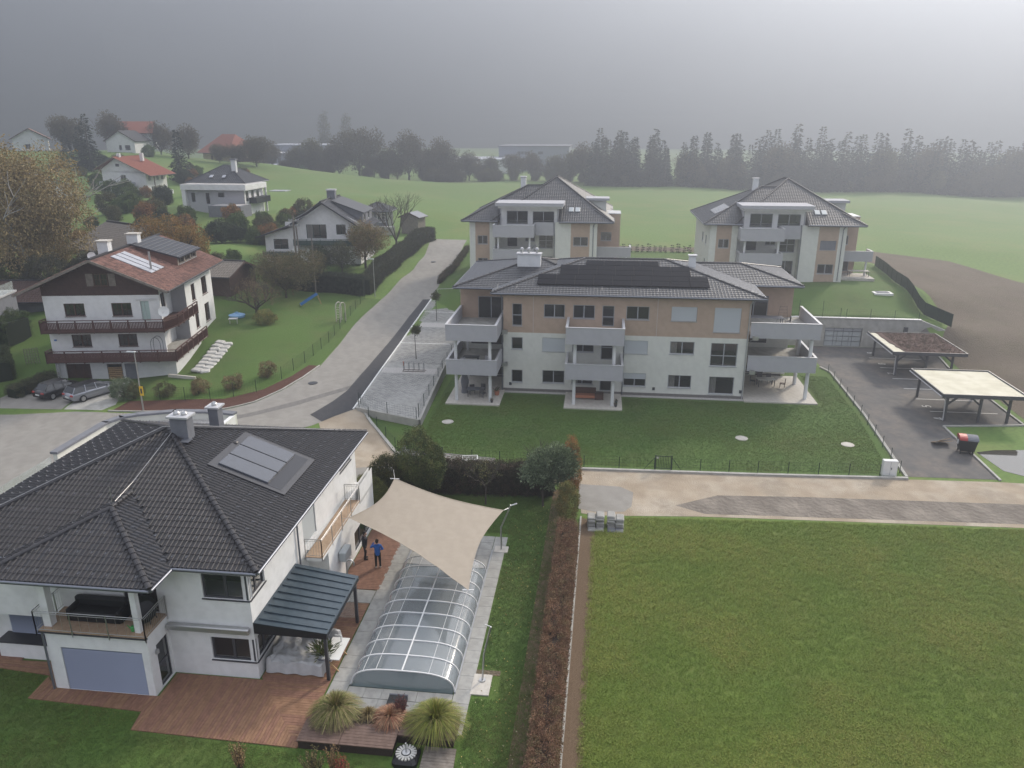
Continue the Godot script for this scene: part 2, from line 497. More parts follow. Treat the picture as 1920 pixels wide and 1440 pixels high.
# r = [x0, x1, z front, z back, eave height, slope front/back, slope sides]; tile_sides / seam_sides are letters of f r b l
func hip_roof(parent: Node3D, r: Array, tiles: String, seams: String, over: Array, opt := {}) -> Node3D:
	var x0: float = r[0]; var x1: float = r[1]; var zf: float = r[2]; var zb: float = r[3]; var ey: float = r[4]
	var A := Vector3(x0, ey, zf); var B := Vector3(x1, ey, zf); var C := Vector3(x1, ey, zb); var D := Vector3(x0, ey, zb)
	var hf: float = r[5] * (zf - zb) / 2; var hs: float = r[6] * (x1 - x0) / 2
	var R0: Vector3; var R1: Vector3
	var sl := {}
	if hf <= hs:
		var run: float = hf / r[6]
		R0 = Vector3(x0 + run, ey + hf, (zf + zb) / 2); R1 = Vector3(x1 - run, ey + hf, (zf + zb) / 2)
		sl = {"f": [A, B, R1, R0], "r": [B, C, R1], "b": [C, D, R0, R1], "l": [D, A, R0]}
	else:
		var run: float = hs / r[5]
		R0 = Vector3((x0 + x1) / 2, ey + hs, zf - run); R1 = Vector3((x0 + x1) / 2, ey + hs, zb + run)
		sl = {"f": [A, B, R0], "r": [B, C, R1, R0], "b": [C, D, R1], "l": [D, A, R0, R1]}
	var tile_m: Material = opt.get("tile", M.tile)
	var body := MB.new()
	var fas := MB.new()
	var cut: Array = opt.get("cut", [])
	for k in sl:
		if k == "f" and cut.size() > 0:
			var flat := PackedVector2Array()
			for e in sl[k]:
				flat.push_back(Vector2(e.x, zf - e.z))
			var deep: float = (cut[2] - ey) / r[5]
			for piece in Geometry2D.clip_polygons(flat, PackedVector2Array([Vector2(cut[0], -1), Vector2(cut[1], -1), Vector2(cut[1], deep), Vector2(cut[0], deep)])):
				var ids := Geometry2D.triangulate_polygon(piece)
				for q in range(0, ids.size(), 3):
					var w := []
					for m in 3:
						var e: Vector2 = piece[ids[q + m]]
						w.append(Vector3(e.x, ey + e.y * r[5], zf - e.y))
					if (w[1] - w[0]).cross(w[2] - w[0]).y > 0: body.tri(w[0], w[1], w[2])
					else: body.tri(w[0], w[2], w[1])
		else:
			body.poly(PackedVector3Array(sl[k]))
	var th: float = opt.get("fascia", 0.2)
	var dn := Vector3(0, -th, 0)
	if cut.size() > 0:
		var yb := ey - th
		for q in [[x0, cut[0], zf, zb], [cut[1], x1, zf, zb], [cut[0], cut[1], -0.9, zb]]:
			body.quad(Vector3(q[0], yb, q[3]), Vector3(q[1], yb, q[3]), Vector3(q[1], yb, q[2]), Vector3(q[0], yb, q[2]))
	else:
		body.quad(D + dn, C + dn, B + dn, A + dn)
	var roof := part(parent, "roof", body, opt.get("base", M.roof_base))
	var fl := [[A, B], [B, C], [C, D], [D, A]]
	if cut.size() > 0:
		fl = [[A, Vector3(cut[0], ey, zf)], [Vector3(cut[1], ey, zf), B], [B, C], [C, D], [D, A]]
	for e in fl:
		fas.quad(e[0] + dn, e[1] + dn, e[1], e[0])
	part(roof, "fascia", fas, opt.get("fascia_mat", M.fascia))
	var gut := MB.new()
	var gs: Array = opt.get("gutters", ["f", "r", "l"])
	for g in gs:
		var p: Vector3 = sl[g][0]; var q: Vector3 = sl[g][1]
		var out := (q - p).cross(Vector3.UP).normalized() * 0.07 + Vector3(0, -0.07, 0)
		if g == "f" and cut.size() > 0:
			gut.cone(p + out, Vector3(cut[0], p.y, p.z) + out, 0.07, 0.07, 8)
			gut.cone(Vector3(cut[1], p.y, p.z) + out, q + out, 0.07, 0.07, 8)
		else:
			gut.cone(p + out, q + out, 0.07, 0.07, 8)
	part(roof, "gutter", gut, opt.get("gutter_mat", M.gutter))
	# tiles
	var tw: float = opt.get("tw", 0.3); var tl: float = opt.get("tl", 0.36)
	var tm := tile_mesh(tw, tl, opt.get("roll", 0.05))
	var xfs := []
	var guards := []
	for k in sl:
		if not tiles.contains(k):
			continue
		var P: Array = sl[k]
		var u: Vector3 = (P[1] - P[0]).normalized()
		var s: Vector3 = P[2] - P[0]
		s = (s - u * s.dot(u)).normalized()
		var nn := u.cross(s)
		var flat := PackedVector2Array()
		for e in P:
			flat.push_back(Vector2((e - P[0]).dot(u), (e - P[0]).dot(s)))
		var top := 0.0
		for e in flat:
			top = maxf(top, e.y)
		var rows := int(top / tl) + 1
		var cols := int(flat[1].x / tw) + 1
		for j in rows:
			for i in cols:
				var c := Vector2((i + 0.5) * tw, (j + 0.5) * tl - 0.03)
				if not Geometry2D.is_point_in_polygon(c, flat):
					continue
				var at: Vector3 = P[0] + u * c.x + s * c.y
				var hid := false
				for o in over:
					if roof_height(o, at.x, at.z) > at.y + 0.01:
						hid = true
				if k == "f" and cut.size() > 0 and at.x > cut[0] - 0.1 and at.x < cut[1] + 0.1 and at.y < cut[2] + 0.12:
					hid = true
				if hid:
					continue
				xfs.append(Transform3D(Basis(u, nn, -s), at))
				if opt.get("guards", false) and j % 3 == 1 and (i + j) % 3 == 0:
					guards.append(Transform3D(Basis(u, nn, -s), at + nn * 0.06))
	var singles: int = opt.get("singles", 0)
	var cols_ := []
	if xfs.size() > 0:
		if singles > 0:
			var eye: Vector3 = parent.transform.affine_inverse() * EYE
			xfs.sort_custom(func(a, b): return a.origin.distance_squared_to(eye) < b.origin.distance_squared_to(eye))
			for i in mini(singles, xfs.size()):
				var o := part(roof, "roof_tile", tm, M["tile_%d" % (hash(i * 77) % 3)] if opt.has("singles") else tile_m)
				o.transform = xfs[i]
			xfs = xfs.slice(singles)
		for i in xfs.size():
			var t := rng.randf()
			cols_.append(Color(0.8, 0.8, 0.8).lerp(Color(1.25, 1.2, 1.15), t * t))
		swarm(roof, "roof_tiles", tm, tile_m, xfs, cols_)
	if guards.size() > 0:
		var g := MB.new()
		g.bar(Vector3(-0.05, 0.0, -0.08), Vector3(0, 0.03, 0.06), 0.012, 0.012)
		g.bar(Vector3(0.05, 0.0, -0.08), Vector3(0, 0.03, 0.06), 0.012, 0.012)
		g.bar(Vector3(0, 0.03, 0.06), Vector3(0, 0.09, 0.07), 0.02, 0.012)
		swarm(roof, "snow_guards", g.mesh(), M.gutter, guards)
	# standing seams
	for k in sl:
		if not seams.contains(k):
			continue
		var P: Array = sl[k]
		var u: Vector3 = (P[1] - P[0]).normalized()
		var s: Vector3 = P[2] - P[0]
		s = (s - u * s.dot(u)).normalized()
		var nn := u.cross(s)
		var pan := MB.new()
		var pl := PackedVector3Array()
		for e in P:
			pl.push_back(e + nn * 0.02)
		pan.poly(pl)
		var L: float = (P[1] - P[0]).length()
		var i := 0.4
		while i < L:
			# the seam runs up until it meets the far edge
			var best := 0.0
			var t := 0.2
			while t < 20.0:
				var f2 := PackedVector2Array()
				for e in P:
					f2.push_back(Vector2((e - P[0]).dot(u), (e - P[0]).dot(s)))
				if not Geometry2D.is_point_in_polygon(Vector2(i, t), f2):
					break
				best = t
				t += 0.2
			if best > 0.3:
				pan.bar(P[0] + u * i + nn * 0.035, P[0] + u * i + s * best + nn * 0.035, 0.03, 0.05)
			i += 0.62
		part(roof, "metal_sheet", pan, M.seam)
	# ridge and hip caps
	if tiles != "":
		var lines := []
		if hf <= hs:
			lines = [[A, R0], [B, R1], [R0, R1], [D, R0], [C, R1]]
		else:
			lines = [[A, R0], [B, R0], [R0, R1], [D, R1], [C, R1]]
		var cap := MB.new()
		for i in 6:
			var a0 := PI * i / 6; var a1 := PI * (i + 1) / 6
			var p := Vector3(cos(a0) * 0.14, sin(a0) * 0.1, 0); var q := Vector3(cos(a1) * 0.14, sin(a1) * 0.1, 0)
			cap.quad(p + Vector3(0, 0.03, 0.2), Vector3(p.x * 0.9, p.y * 0.9 + 0.01, -0.2), Vector3(q.x * 0.9, q.y * 0.9 + 0.01, -0.2), q + Vector3(0, 0.03, 0.2))
			cap.tri(Vector3(0, 0, 0.2), p + Vector3(0, 0.03, 0.2), q + Vector3(0, 0.03, 0.2))
		var cm := cap.mesh()
		var caps := []
		for l in lines:
			var d: Vector3 = l[1] - l[0]
			var n := int(d.length() / 0.36)
			var z := -d.normalized()
			var x := Vector3.UP.cross(z).normalized()
			var y := z.cross(x)
			for i in n:
				var at: Vector3 = l[0] + d * (i + 0.5) / n
				var hid := false
				for o in over:
					if roof_height(o, at.x, at.z) > at.y + 0.02:
						hid = true
				if not hid:
					caps.append(Transform3D(Basis(x, y, z), at + y * 0.01))
		if singles > 0:
			for t in caps:
				var o := part(roof, "ridge_tile", cm, M.tile_0)
				o.transform = t
		else:
			swarm(roof, "ridge_tiles", cm, tile_m, caps, []).material_override = M.tile_0
	return roof

# ---------------------------------------------------------------- windows, in a face frame: x right, y up, z out of the wall
func face(at: Vector3, turn := 0.0) -> Transform3D:
	return Transform3D(Basis(Vector3.UP, turn), at)
func window(parent: Node, F: Transform3D, r: Array, opt := {}) -> MeshInstance3D:
	var x0: float = r[0]; var y0: float = r[1]; var x1: float = r[2]; var y1: float = r[3]
	var dep: float = opt.get("deep", 0.14)
	var fw: float = opt.get("fw", 0.07)
	var fm: Material = opt.get("frame", M.frame)
	var z := -dep
	var b := MB.new()
	b.xf = F
	b.box(Vector3(x0, y0, z), Vector3(x0 + fw, y1, z + 0.06)); b.box(Vector3(x1 - fw, y0, z), Vector3(x1, y1, z + 0.06))
	b.box(Vector3(x0 + fw, y0, z), Vector3(x1 - fw, y0 + fw, z + 0.06)); b.box(Vector3(x0 + fw, y1 - fw, z), Vector3(x1 - fw, y1, z + 0.06))
	var n: int = opt.get("n", 1)
	var edges := [x0 + fw]
	for i in range(1, n):
		var x := lerpf(x0, x1, float(i) / n)
		b.box(Vector3(x - fw * 0.7, y0 + fw, z + 0.002), Vector3(x + fw * 0.7, y1 - fw, z + 0.064))
		edges.append(x)
	edges.append(x1 - fw)
	var rows := [y0 + fw, y1 - fw]
	if opt.has("bar"):
		var yb: float = lerpf(y0, y1, opt.bar)
		b.box(Vector3(x0 + fw, yb - fw * 0.6, z + 0.004), Vector3(x1 - fw, yb + fw * 0.6, z + 0.058))
		rows = [y0 + fw, yb, y1 - fw]
	var w := part(parent, opt.get("name", "window"), b, fm)
	for i in range(edges.size() - 1):
		for j in range(rows.size() - 1):
			var g := MB.new()
			g.xf = F
			g.quad(Vector3(edges[i], rows[j], z + 0.03), Vector3(edges[i + 1], rows[j], z + 0.03), Vector3(edges[i + 1], rows[j + 1], z + 0.03), Vector3(edges[i], rows[j + 1], z + 0.03))
			part(w, "pane", g, opt.get("glass", M.glass))
	if opt.get("sprossen", 0) > 0:
		var sp := MB.new()
		sp.xf = F
		var k: int = opt.sprossen
		for i in range(edges.size() - 1):
			var xm := (edges[i] as float + edges[i + 1] as float) / 2
			sp.box(Vector3(xm - 0.015, y0 + fw, z + 0.02), Vector3(xm + 0.015, y1 - fw, z + 0.05))
		for j in range(1, k):
			var ym := lerpf(y0, y1, float(j) / k)
			sp.box(Vector3(x0 + fw, ym - 0.015, z + 0.022), Vector3(x1 - fw, ym + 0.015, z + 0.048))
		part(w, "glazing_bar", sp, fm)
	if opt.get("sill", true):
		var s := MB.new()
		s.xf = F
		s.box(Vector3(x0 - 0.06, y0 - 0.05, z + 0.03), Vector3(x1 + 0.06, y0 - 0.004, 0.06))
		part(w, "sill", s, opt.get("sill_mat", M.sill))
	var sh: float = opt.get("shut", 0.0)
	if sh > 0.0:
		var s := MB.new()
		s.xf = F
		var y := y1 - 0.003
		var low := lerpf(y1, y0, sh) + 0.01
		var zz := z + 0.075
		while y > low:
			var yy := maxf(low, y - 0.078)
			s.quad(Vector3(x0 + 0.01, yy, zz + 0.022), Vector3(x1 - 0.01, yy, zz + 0.022), Vector3(x1 - 0.01, y, zz), Vector3(x0 + 0.01, y, zz))
			s.quad(Vector3(x0 + 0.01, yy, zz), Vector3(x1 - 0.01, yy, zz), Vector3(x1 - 0.01, yy, zz + 0.022), Vector3(x0 + 0.01, yy, zz + 0.022))
			y -= 0.08
		part(w, "shutter", s, opt.get("shutter", M.shutter))
	if opt.get("room", true):
		# a curtain or blind hung behind some panes
		if opt.get("curtain", 0) == 1:
			var cu := MB.new()
			cu.xf = F
			var steps := 14
			for i in steps:
				var xa := lerpf(x0 + 0.05, lerpf(x0, x1, 0.3), float(i) / steps); var xb := lerpf(x0 + 0.05, lerpf(x0, x1, 0.3), float(i + 1) / steps)
				var za := z - 0.16 + 0.03 * sin(i * 1.9); var zb := z - 0.16 + 0.03 * sin((i + 1) * 1.9)
				cu.quad(Vector3(xa, y0, za), Vector3(xb, y0, zb), Vector3(xb, y1, zb), Vector3(xa, y1, za))
			part(w, "curtain", cu, M.curtain)
	return w
# walls with all their windows; wins = [[x0, y0, x1, y1, opt], ...]
func facade(parent: Node, F: Transform3D, w: float, y0: float, y1: float, wins: Array, mat: Material, x_off := 0.0, called := "wall", thick := 0.3) -> MeshInstance3D:
	var b := MB.new()
	b.xf = F
	var holes := []
	for r in wins:
		holes.append([r[0], r[1], r[2], r[3]])
	b.wall(w, y0, y1, holes, thick, x_off)
	var o := part(parent, called, b, mat)
	for r in wins:
		window(parent, F, r, r[4] if r.size() > 4 else {})
	return o
func boxpart(parent: Node, called: String, a: Vector3, b: Vector3, mat: Material) -> MeshInstance3D:
	var m := MB.new()
	m.box(a, b)
	return part(parent, called, m, mat)

# ---------------------------------------------------------------- plants
var rng := RandomNumberGenerator.new()
func rnd(a: float, b: float) -> float:
	return rng.randf_range(a, b)
func leaf(b: MB, at: Vector3, dir: Vector3, len_: float, wid: float) -> void:
	var side := dir.cross(Vector3(rnd(-1, 1), rnd(-1, 1), rnd(-1, 1))).normalized() * wid * 0.5
	var mid := at + dir * len_ * 0.5
	var up := dir.cross(side).normalized() * wid * 0.25
	var tip := at + dir * len_
	b.tri(at, mid + side + up, tip)
	b.tri(at, tip, mid - side + up)
func ball() -> Vector3:
	while true:
		var p := Vector3(rnd(-1, 1), rnd(-1, 1), rnd(-1, 1))
		if p.length_squared() < 1.0 and p.length_squared() > 0.0001:
			return p
	return Vector3.ZERO
# a crown of leaves in clumps: blobs = [[centre, radii], ...]
func leaf_crown(blobs: Array, clumps: int, per: int, clump_r: float, size: float, cols: Array, droop := 0.0) -> ArrayMesh:
	var b := MB.new()
	b.use_col = true
	var vol := 0.0
	for e in blobs:
		vol += e[1].x * e[1].y * e[1].z
	for e in blobs:
		var n := maxi(3, int(clumps * e[1].x * e[1].y * e[1].z / vol))
		for k in n:
			var p := ball()
			p = p.normalized() * pow(p.length(), 0.45)
			var c: Vector3 = e[0] + p * e[1] * rnd(0.8, 1.12)
			var tone: Color = cols[rng.randi() % cols.size()]
			var out := (p + Vector3(0, 0.3, 0)).normalized()
			var rr := clump_r * rnd(0.6, 1.4)
			for i in per:
				var q := ball()
				var d := (q + out * 0.6 + Vector3(0, -droop, 0)).normalized()
				b.col = tone * rnd(1.0, 1.75)
				leaf(b, c + q * rr * Vector3(1, 0.8 + droop, 1), d, size * rnd(0.7, 1.3), size * rnd(0.5, 0.8))
	return b.mesh()
func limbs(b: MB, at: Vector3, dir: Vector3, len_: float, r: float, depth: int, tips: Array, spread := 0.75) -> void:
	var mid := at + dir * len_ * 0.5 + Vector3(rnd(-1, 1), rnd(-0.4, 0.6), rnd(-1, 1)) * len_ * 0.07
	var end := at + dir * len_
	b.cone(at, mid, r, r * 0.82, 6 if r > 0.04 else 4, false)
	b.cone(mid, end, r * 0.82, r * 0.6, 6 if r > 0.04 else 4, false)
	if depth == 0:
		tips.append(end)
		return
	var n := 3 if rng.randf() < 0.6 else 2
	for i in n:
		var d := (dir + Vector3(rnd(-1, 1), rnd(-0.3, 0.7), rnd(-1, 1)) * spread).normalized()
		limbs(b, end, d, len_ * rnd(0.62, 0.85), r * 0.6, depth - 1, tips, spread)
	if rng.randf() < 0.5:
		limbs(b, mid, (dir + Vector3(rnd(-1, 1), rnd(0, 0.5), rnd(-1, 1)) * spread * 1.2).normalized(), len_ * 0.6, r * 0.45, depth - 1, tips, spread)
# broadleaf tree: trunk with limbs, and leaves about the ends of the limbs
func broadleaf(called: String, label: String, at: Vector3, high: float, wide: float, bare: float, leaves: int, size: float, cols: Array, opt := {}) -> Node3D:
	var t := thing(called, label, opt.get("cat", "tree"), at, rnd(0, 6), opt.get("group", ""))
	var b := MB.new()
	var tr: float = opt.get("trunk", high * 0.022)
	var th := high * bare
	b.cone(Vector3(0, -0.4, 0), Vector3(rnd(-0.1, 0.1), th, rnd(-0.1, 0.1)), tr * 1.25, tr * 0.85, 8, false)
	var tips := []
	var forks: int = opt.get("forks", 4)
	for i in forks:
		var a := TAU * i / forks + rnd(-0.4, 0.4)
		var d := Vector3(cos(a) * 0.6, opt.get("rise", 1.0), sin(a) * 0.6).normalized()
		limbs(b, Vector3(0, th * 0.97, 0), d, (high - th) * 0.36, tr * 0.6, opt.get("depth", 3), tips, opt.get("spread", 0.75))
	part(t, "trunk", b, opt.get("bark", M.bark))
	if leaves > 0:
		var blobs := []
		var cc := Vector3(0, th + (high - th) * 0.5, 0)
		var rad := Vector3(wide / 2, (high - th) / 2, wide / 2)
		var nb: int = opt.get("blobs", 7)
		for i in nb:
			var p := ball()
			p = p.normalized() * rnd(0.35, 0.72)
			blobs.append([cc + p * rad, rad * rnd(0.42, 0.6)])
		blobs.append([cc, rad * 0.6])
		part(t, "crown", leaf_crown(blobs, leaves, opt.get("per", 9), size * opt.get("clump", 2.0), size, cols, opt.get("droop", 0.0)), M.leaf)
	return t
func conifer_mesh(high: float, wide: float, cols: Array, size: float, dens := 1.0) -> ArrayMesh:
	var b := MB.new()
	b.use_col = true
	var tiers := int(high / (0.42 / dens))
	for i in tiers:
		var t := float(i) / tiers
		var y := high * (0.06 + 0.94 * t)
		var r := wide / 2 * pow(1.0 - t, 0.8) * rnd(0.75, 1.12) + 0.08
		var n := maxi(4, int((6 + 9 * (1 - t)) * dens))
		for k in n:
			var a := rnd(0, TAU)
			var out := Vector3(cos(a), 0, sin(a))
			var rr := r * rnd(0.7, 1.1)
			var steps := maxi(2, int(rr / (size * 0.55)))
			var tone: Color = cols[rng.randi() % cols.size()]
			for j in steps:
				var f := (j + 0.6) / steps
				var p := Vector3(0, y, 0) + out * rr * f + Vector3(0, -rr * 0.32 * f * f + rnd(-0.08, 0.08), 0)
				b.col = tone * rnd(0.7, 1.3)
				leaf(b, p, (out + Vector3(rnd(-0.7, 0.7), rnd(-0.5, 0.15), rnd(-0.7, 0.7))).normalized(), size * rnd(0.8, 1.3), size * 0.55)
	return b.mesh()
func trunk_mesh(high: float, r: float) -> ArrayMesh:
	var b := MB.new()
	b.cone(Vector3(0, -0.5, 0), Vector3(0, high, 0), r, r * 0.15, 8, false)
	return b.mesh()
# leaves in a small ball, to be set many times in a hedge or a bush
func clump_mesh(n: int, r: float, size: float, narrow := 0.65) -> ArrayMesh:
	var b := MB.new()
	b.use_col = true
	for i in n:
		var q := ball()
		b.col = Color(1, 1, 1) * rnd(0.7, 1.3)
		leaf(b, q * r, (q + ball() * 0.8 + Vector3(0, 0.25, 0)).normalized(), size * rnd(0.7, 1.3), size * narrow)
	return b.mesh()
# a hedge along a line: twiggy core and leaf clumps all over it
func hedge(called: String, label: String, pts: Array, wide: float, high: float, per_m2: float, clump: ArrayMesh, cols: Array, core: Material, group := "", ragged := 0.12) -> Node3D:
	var mid: Array = pts[0]
	var base := ground_at(mid[0], mid[1])
	var t := thing(called, label, "hedge", base, 0.0, group)
	var b := MB.new()
	var xfs := []
	var cs := []
	for k in range(pts.size() - 1):
		var p := Vector2(pts[k][0], pts[k][1]); var q := Vector2(pts[k + 1][0], pts[k + 1][1])
		var L := p.distance_to(q)
		var dir := (q - p) / L
		var side := Vector2(-dir.y, dir.x)
		var n := maxi(1, int(L / 1.0))
		for i in n:
			var a := p.lerp(q, float(i) / n); var e := p.lerp(q, float(i + 1) / n)
			var w := wide * 0.5 - 0.14
			var ya := hgt(a.x, a.y) - base.y; var ye := hgt(e.x, e.y) - base.y
			var c := []
			for z in [[a, -w, ya], [a, w, ya], [e, w, ye], [e, -w, ye]]:
				var v: Vector2 = z[0] + side * z[1] - Vector2(base.x, base.z)
				c.append(Vector3(v.x, z[2], v.y))
			var up := Vector3(0, high - 0.16, 0)
			b.quad(c[0] + up, c[1] + up, c[2] + up, c[3] + up); b.quad(c[0] + up, c[3] + up, c[3], c[0]); b.quad(c[1], c[2], c[2] + up, c[1] + up)
			if i == 0: b.quad(c[0], c[1], c[1] + up, c[0] + up)
			if i == n - 1: b.quad(c[3] + up, c[2] + up, c[2], c[3])
		var cnt := int(L * (2.0 * high + wide) * per_m2)
		for i in cnt:
			var along := rnd(-0.05, L + 0.05)
			var s := rnd(0, 2.0 * high + wide)
			var off := 0.0
			var y := 0.0
			var j := rnd(-0.14, ragged)
			if s < high:
				off = -wide / 2 - j; y = s
			elif s < high + wide:
				off = s - high - wide / 2; y = high + j
			else:
				off = wide / 2 + j; y = s - high - wide
			var g := p + dir * along + side * off
			var pos := Vector3(g.x - base.x, hgt(g.x, g.y) - base.y + y, g.y - base.z)
			xfs.append(Transform3D(Basis.from_euler(Vector3(rnd(0, 6), rnd(0, 6), rnd(0, 6))).scaled(Vector3.ONE * rnd(0.7, 1.3)), pos))
			cs.append(cols[rng.randi() % cols.size()] * rnd(0.7, 1.3))
	part(t, "twigs", b, core)
	swarm(t, "foliage", clump, M.leaf, xfs, cs)
	return t
# a round bush: clumps over and in an uneven ball
func bush(called: String, label: String, at: Vector3, rad: Vector3, n: int, clump: ArrayMesh, cols: Array, group := "", cat := "bush", stems := true) -> Node3D:
	var t := thing(called, label, cat, at, 0.0, group)
	var xfs := []
	var cs := []
	var lumps := []
	for i in 14:
		lumps.append([ball().normalized(), rnd(0.6, 1.35)])
	for i in n:
		var p := ball()
		p = p.normalized() * pow(p.length(), 0.35)
		var k := 1.0
		for l in lumps:
			k = lerpf(k, l[1], clampf((p.normalized().dot(l[0]) - 0.55) * 2.5, 0, 1))
		p = p * k * rad * rnd(0.92, 1.05) + Vector3(0, rad.y, 0)
		if p.y < 0.02:
			continue
		xfs.append(Transform3D(Basis.from_euler(Vector3(rnd(0, 6), rnd(0, 6), rnd(0, 6))).scaled(Vector3.ONE * rnd(0.7, 1.3)), p))
		cs.append(cols[rng.randi() % cols.size()] * rnd(0.95, 1.75))
	if stems:
		var b := MB.new()
		for i in 7:
			var d := Vector3(rnd(-0.5, 0.5), 1, rnd(-0.5, 0.5)).normalized()
			limbs(b, Vector3(rnd(-0.15, 0.15), -0.1, rnd(-0.15, 0.15)), d, rad.y * 0.8, 0.03, 1, [])
		part(t, "stem", b, M.bark)
	swarm(t, "foliage", clump, M.leaf, xfs, cs)
	return t
# ---------------------------------------------------------------- the scene
const SUN_AZ := 34.0   # degrees to the right of -z
const SUN_EL := 30.0
func sky_image() -> Image:
	var W := 512
	var Hh := 256
	var im := Image.create(W, Hh, false, Image.FORMAT_RGBF)
	var az := deg_to_rad(SUN_AZ); var el := deg_to_rad(SUN_EL)
	var sun := Vector3(sin(az) * cos(el), sin(el), -cos(az) * cos(el))
	for y in Hh:
		var th := PI * (y + 0.5) / Hh
		for x in W:
			var a := TAU * (x + 0.5) / W
			var d := Vector3(sin(a) * sin(th), cos(th), -cos(a) * sin(th))
			var up := clampf(d.y, 0.0, 1.0)
			var c := Color(0.135, 0.141, 0.182).lerp(Color(0.66, 0.68, 0.73), pow(up, 0.75))
			var k := maxf(0.0, d.dot(sun))
			c += Color(1.0, 0.97, 0.92) * (0.25 * pow(k, 5.0) + 1.2 * pow(k, 24.0))
			im.set_pixel(x, y, c)
	return im
func _ready() -> void:
	rng.seed = 20240
	# camera
	var cam := Camera3D.new()
	cam.name = "camera"
	cam.position = EYE
	cam.rotation_degrees = Vector3(-18.54, 6.5, 0)
	cam.fov = 53.07
	cam.near = 0.1
	cam.far = 4000.0
	add_child(cam)
	# sky, haze, exposure
	var env := Environment.new()
	env.background_mode = Environment.BG_SKY
	var sky := Sky.new()
	var pan := PanoramaSkyMaterial.new()
	pan.panorama = ImageTexture.create_from_image(sky_image())
	sky.sky_material = pan
	env.sky = sky
	env.tonemap_mode = Environment.TONE_MAPPER_LINEAR
	env.tonemap_exposure = 2.4
	env.volumetric_fog_enabled = true
	env.volumetric_fog_density = 0.0018
	env.volumetric_fog_albedo = Color(0.83, 0.87, 0.94)
	env.volumetric_fog_anisotropy = 0.55
	env.sdfgi_enabled = true
	env.ssao_enabled = true
	env.ssil_enabled = true
	var we := WorldEnvironment.new()
	we.name = "environment"
	we.environment = env
	add_child(we)
	# the veiled sun
	var sun := DirectionalLight3D.new()
	sun.name = "sun"
	sun.light_energy = 1.05
	sun.light_color = Color(1.0, 0.95, 0.88)
	sun.light_angular_distance = 8.0
	sun.shadow_enabled = true
	sun.rotation_degrees = Vector3(-SUN_EL, 180.0 - SUN_AZ, 0)
	add_child(sun)
	materials()
	build_grid()
	print("grid ", Time.get_ticks_msec())
	fog_darkening_hills()
	land()
	print("land ", Time.get_ticks_msec())
	main_building()
	far_block("apartment_block", "hipped apartment block with cream and tan bands beside the far end of the lane", Vector3(-17.35, 5.1, -102.3), 0)
	far_block("apartment_block", "hipped apartment block with row of skylights on its side, next to ploughed soil", Vector3(14.05, 5.1, -102.3), 1)
	print("blocks ", Time.get_ticks_msec())
	villa()
	print("villa ", Time.get_ticks_msec())
	west_houses()
	far_houses()
	print("houses ", Time.get_ticks_msec())
	villa_garden()
	site_things()
	street_things()
	print("things ", Time.get_ticks_msec())
	vegetation()
	print("plants ", Time.get_ticks_msec())
	grass()
	print("grass ", Time.get_ticks_msec())

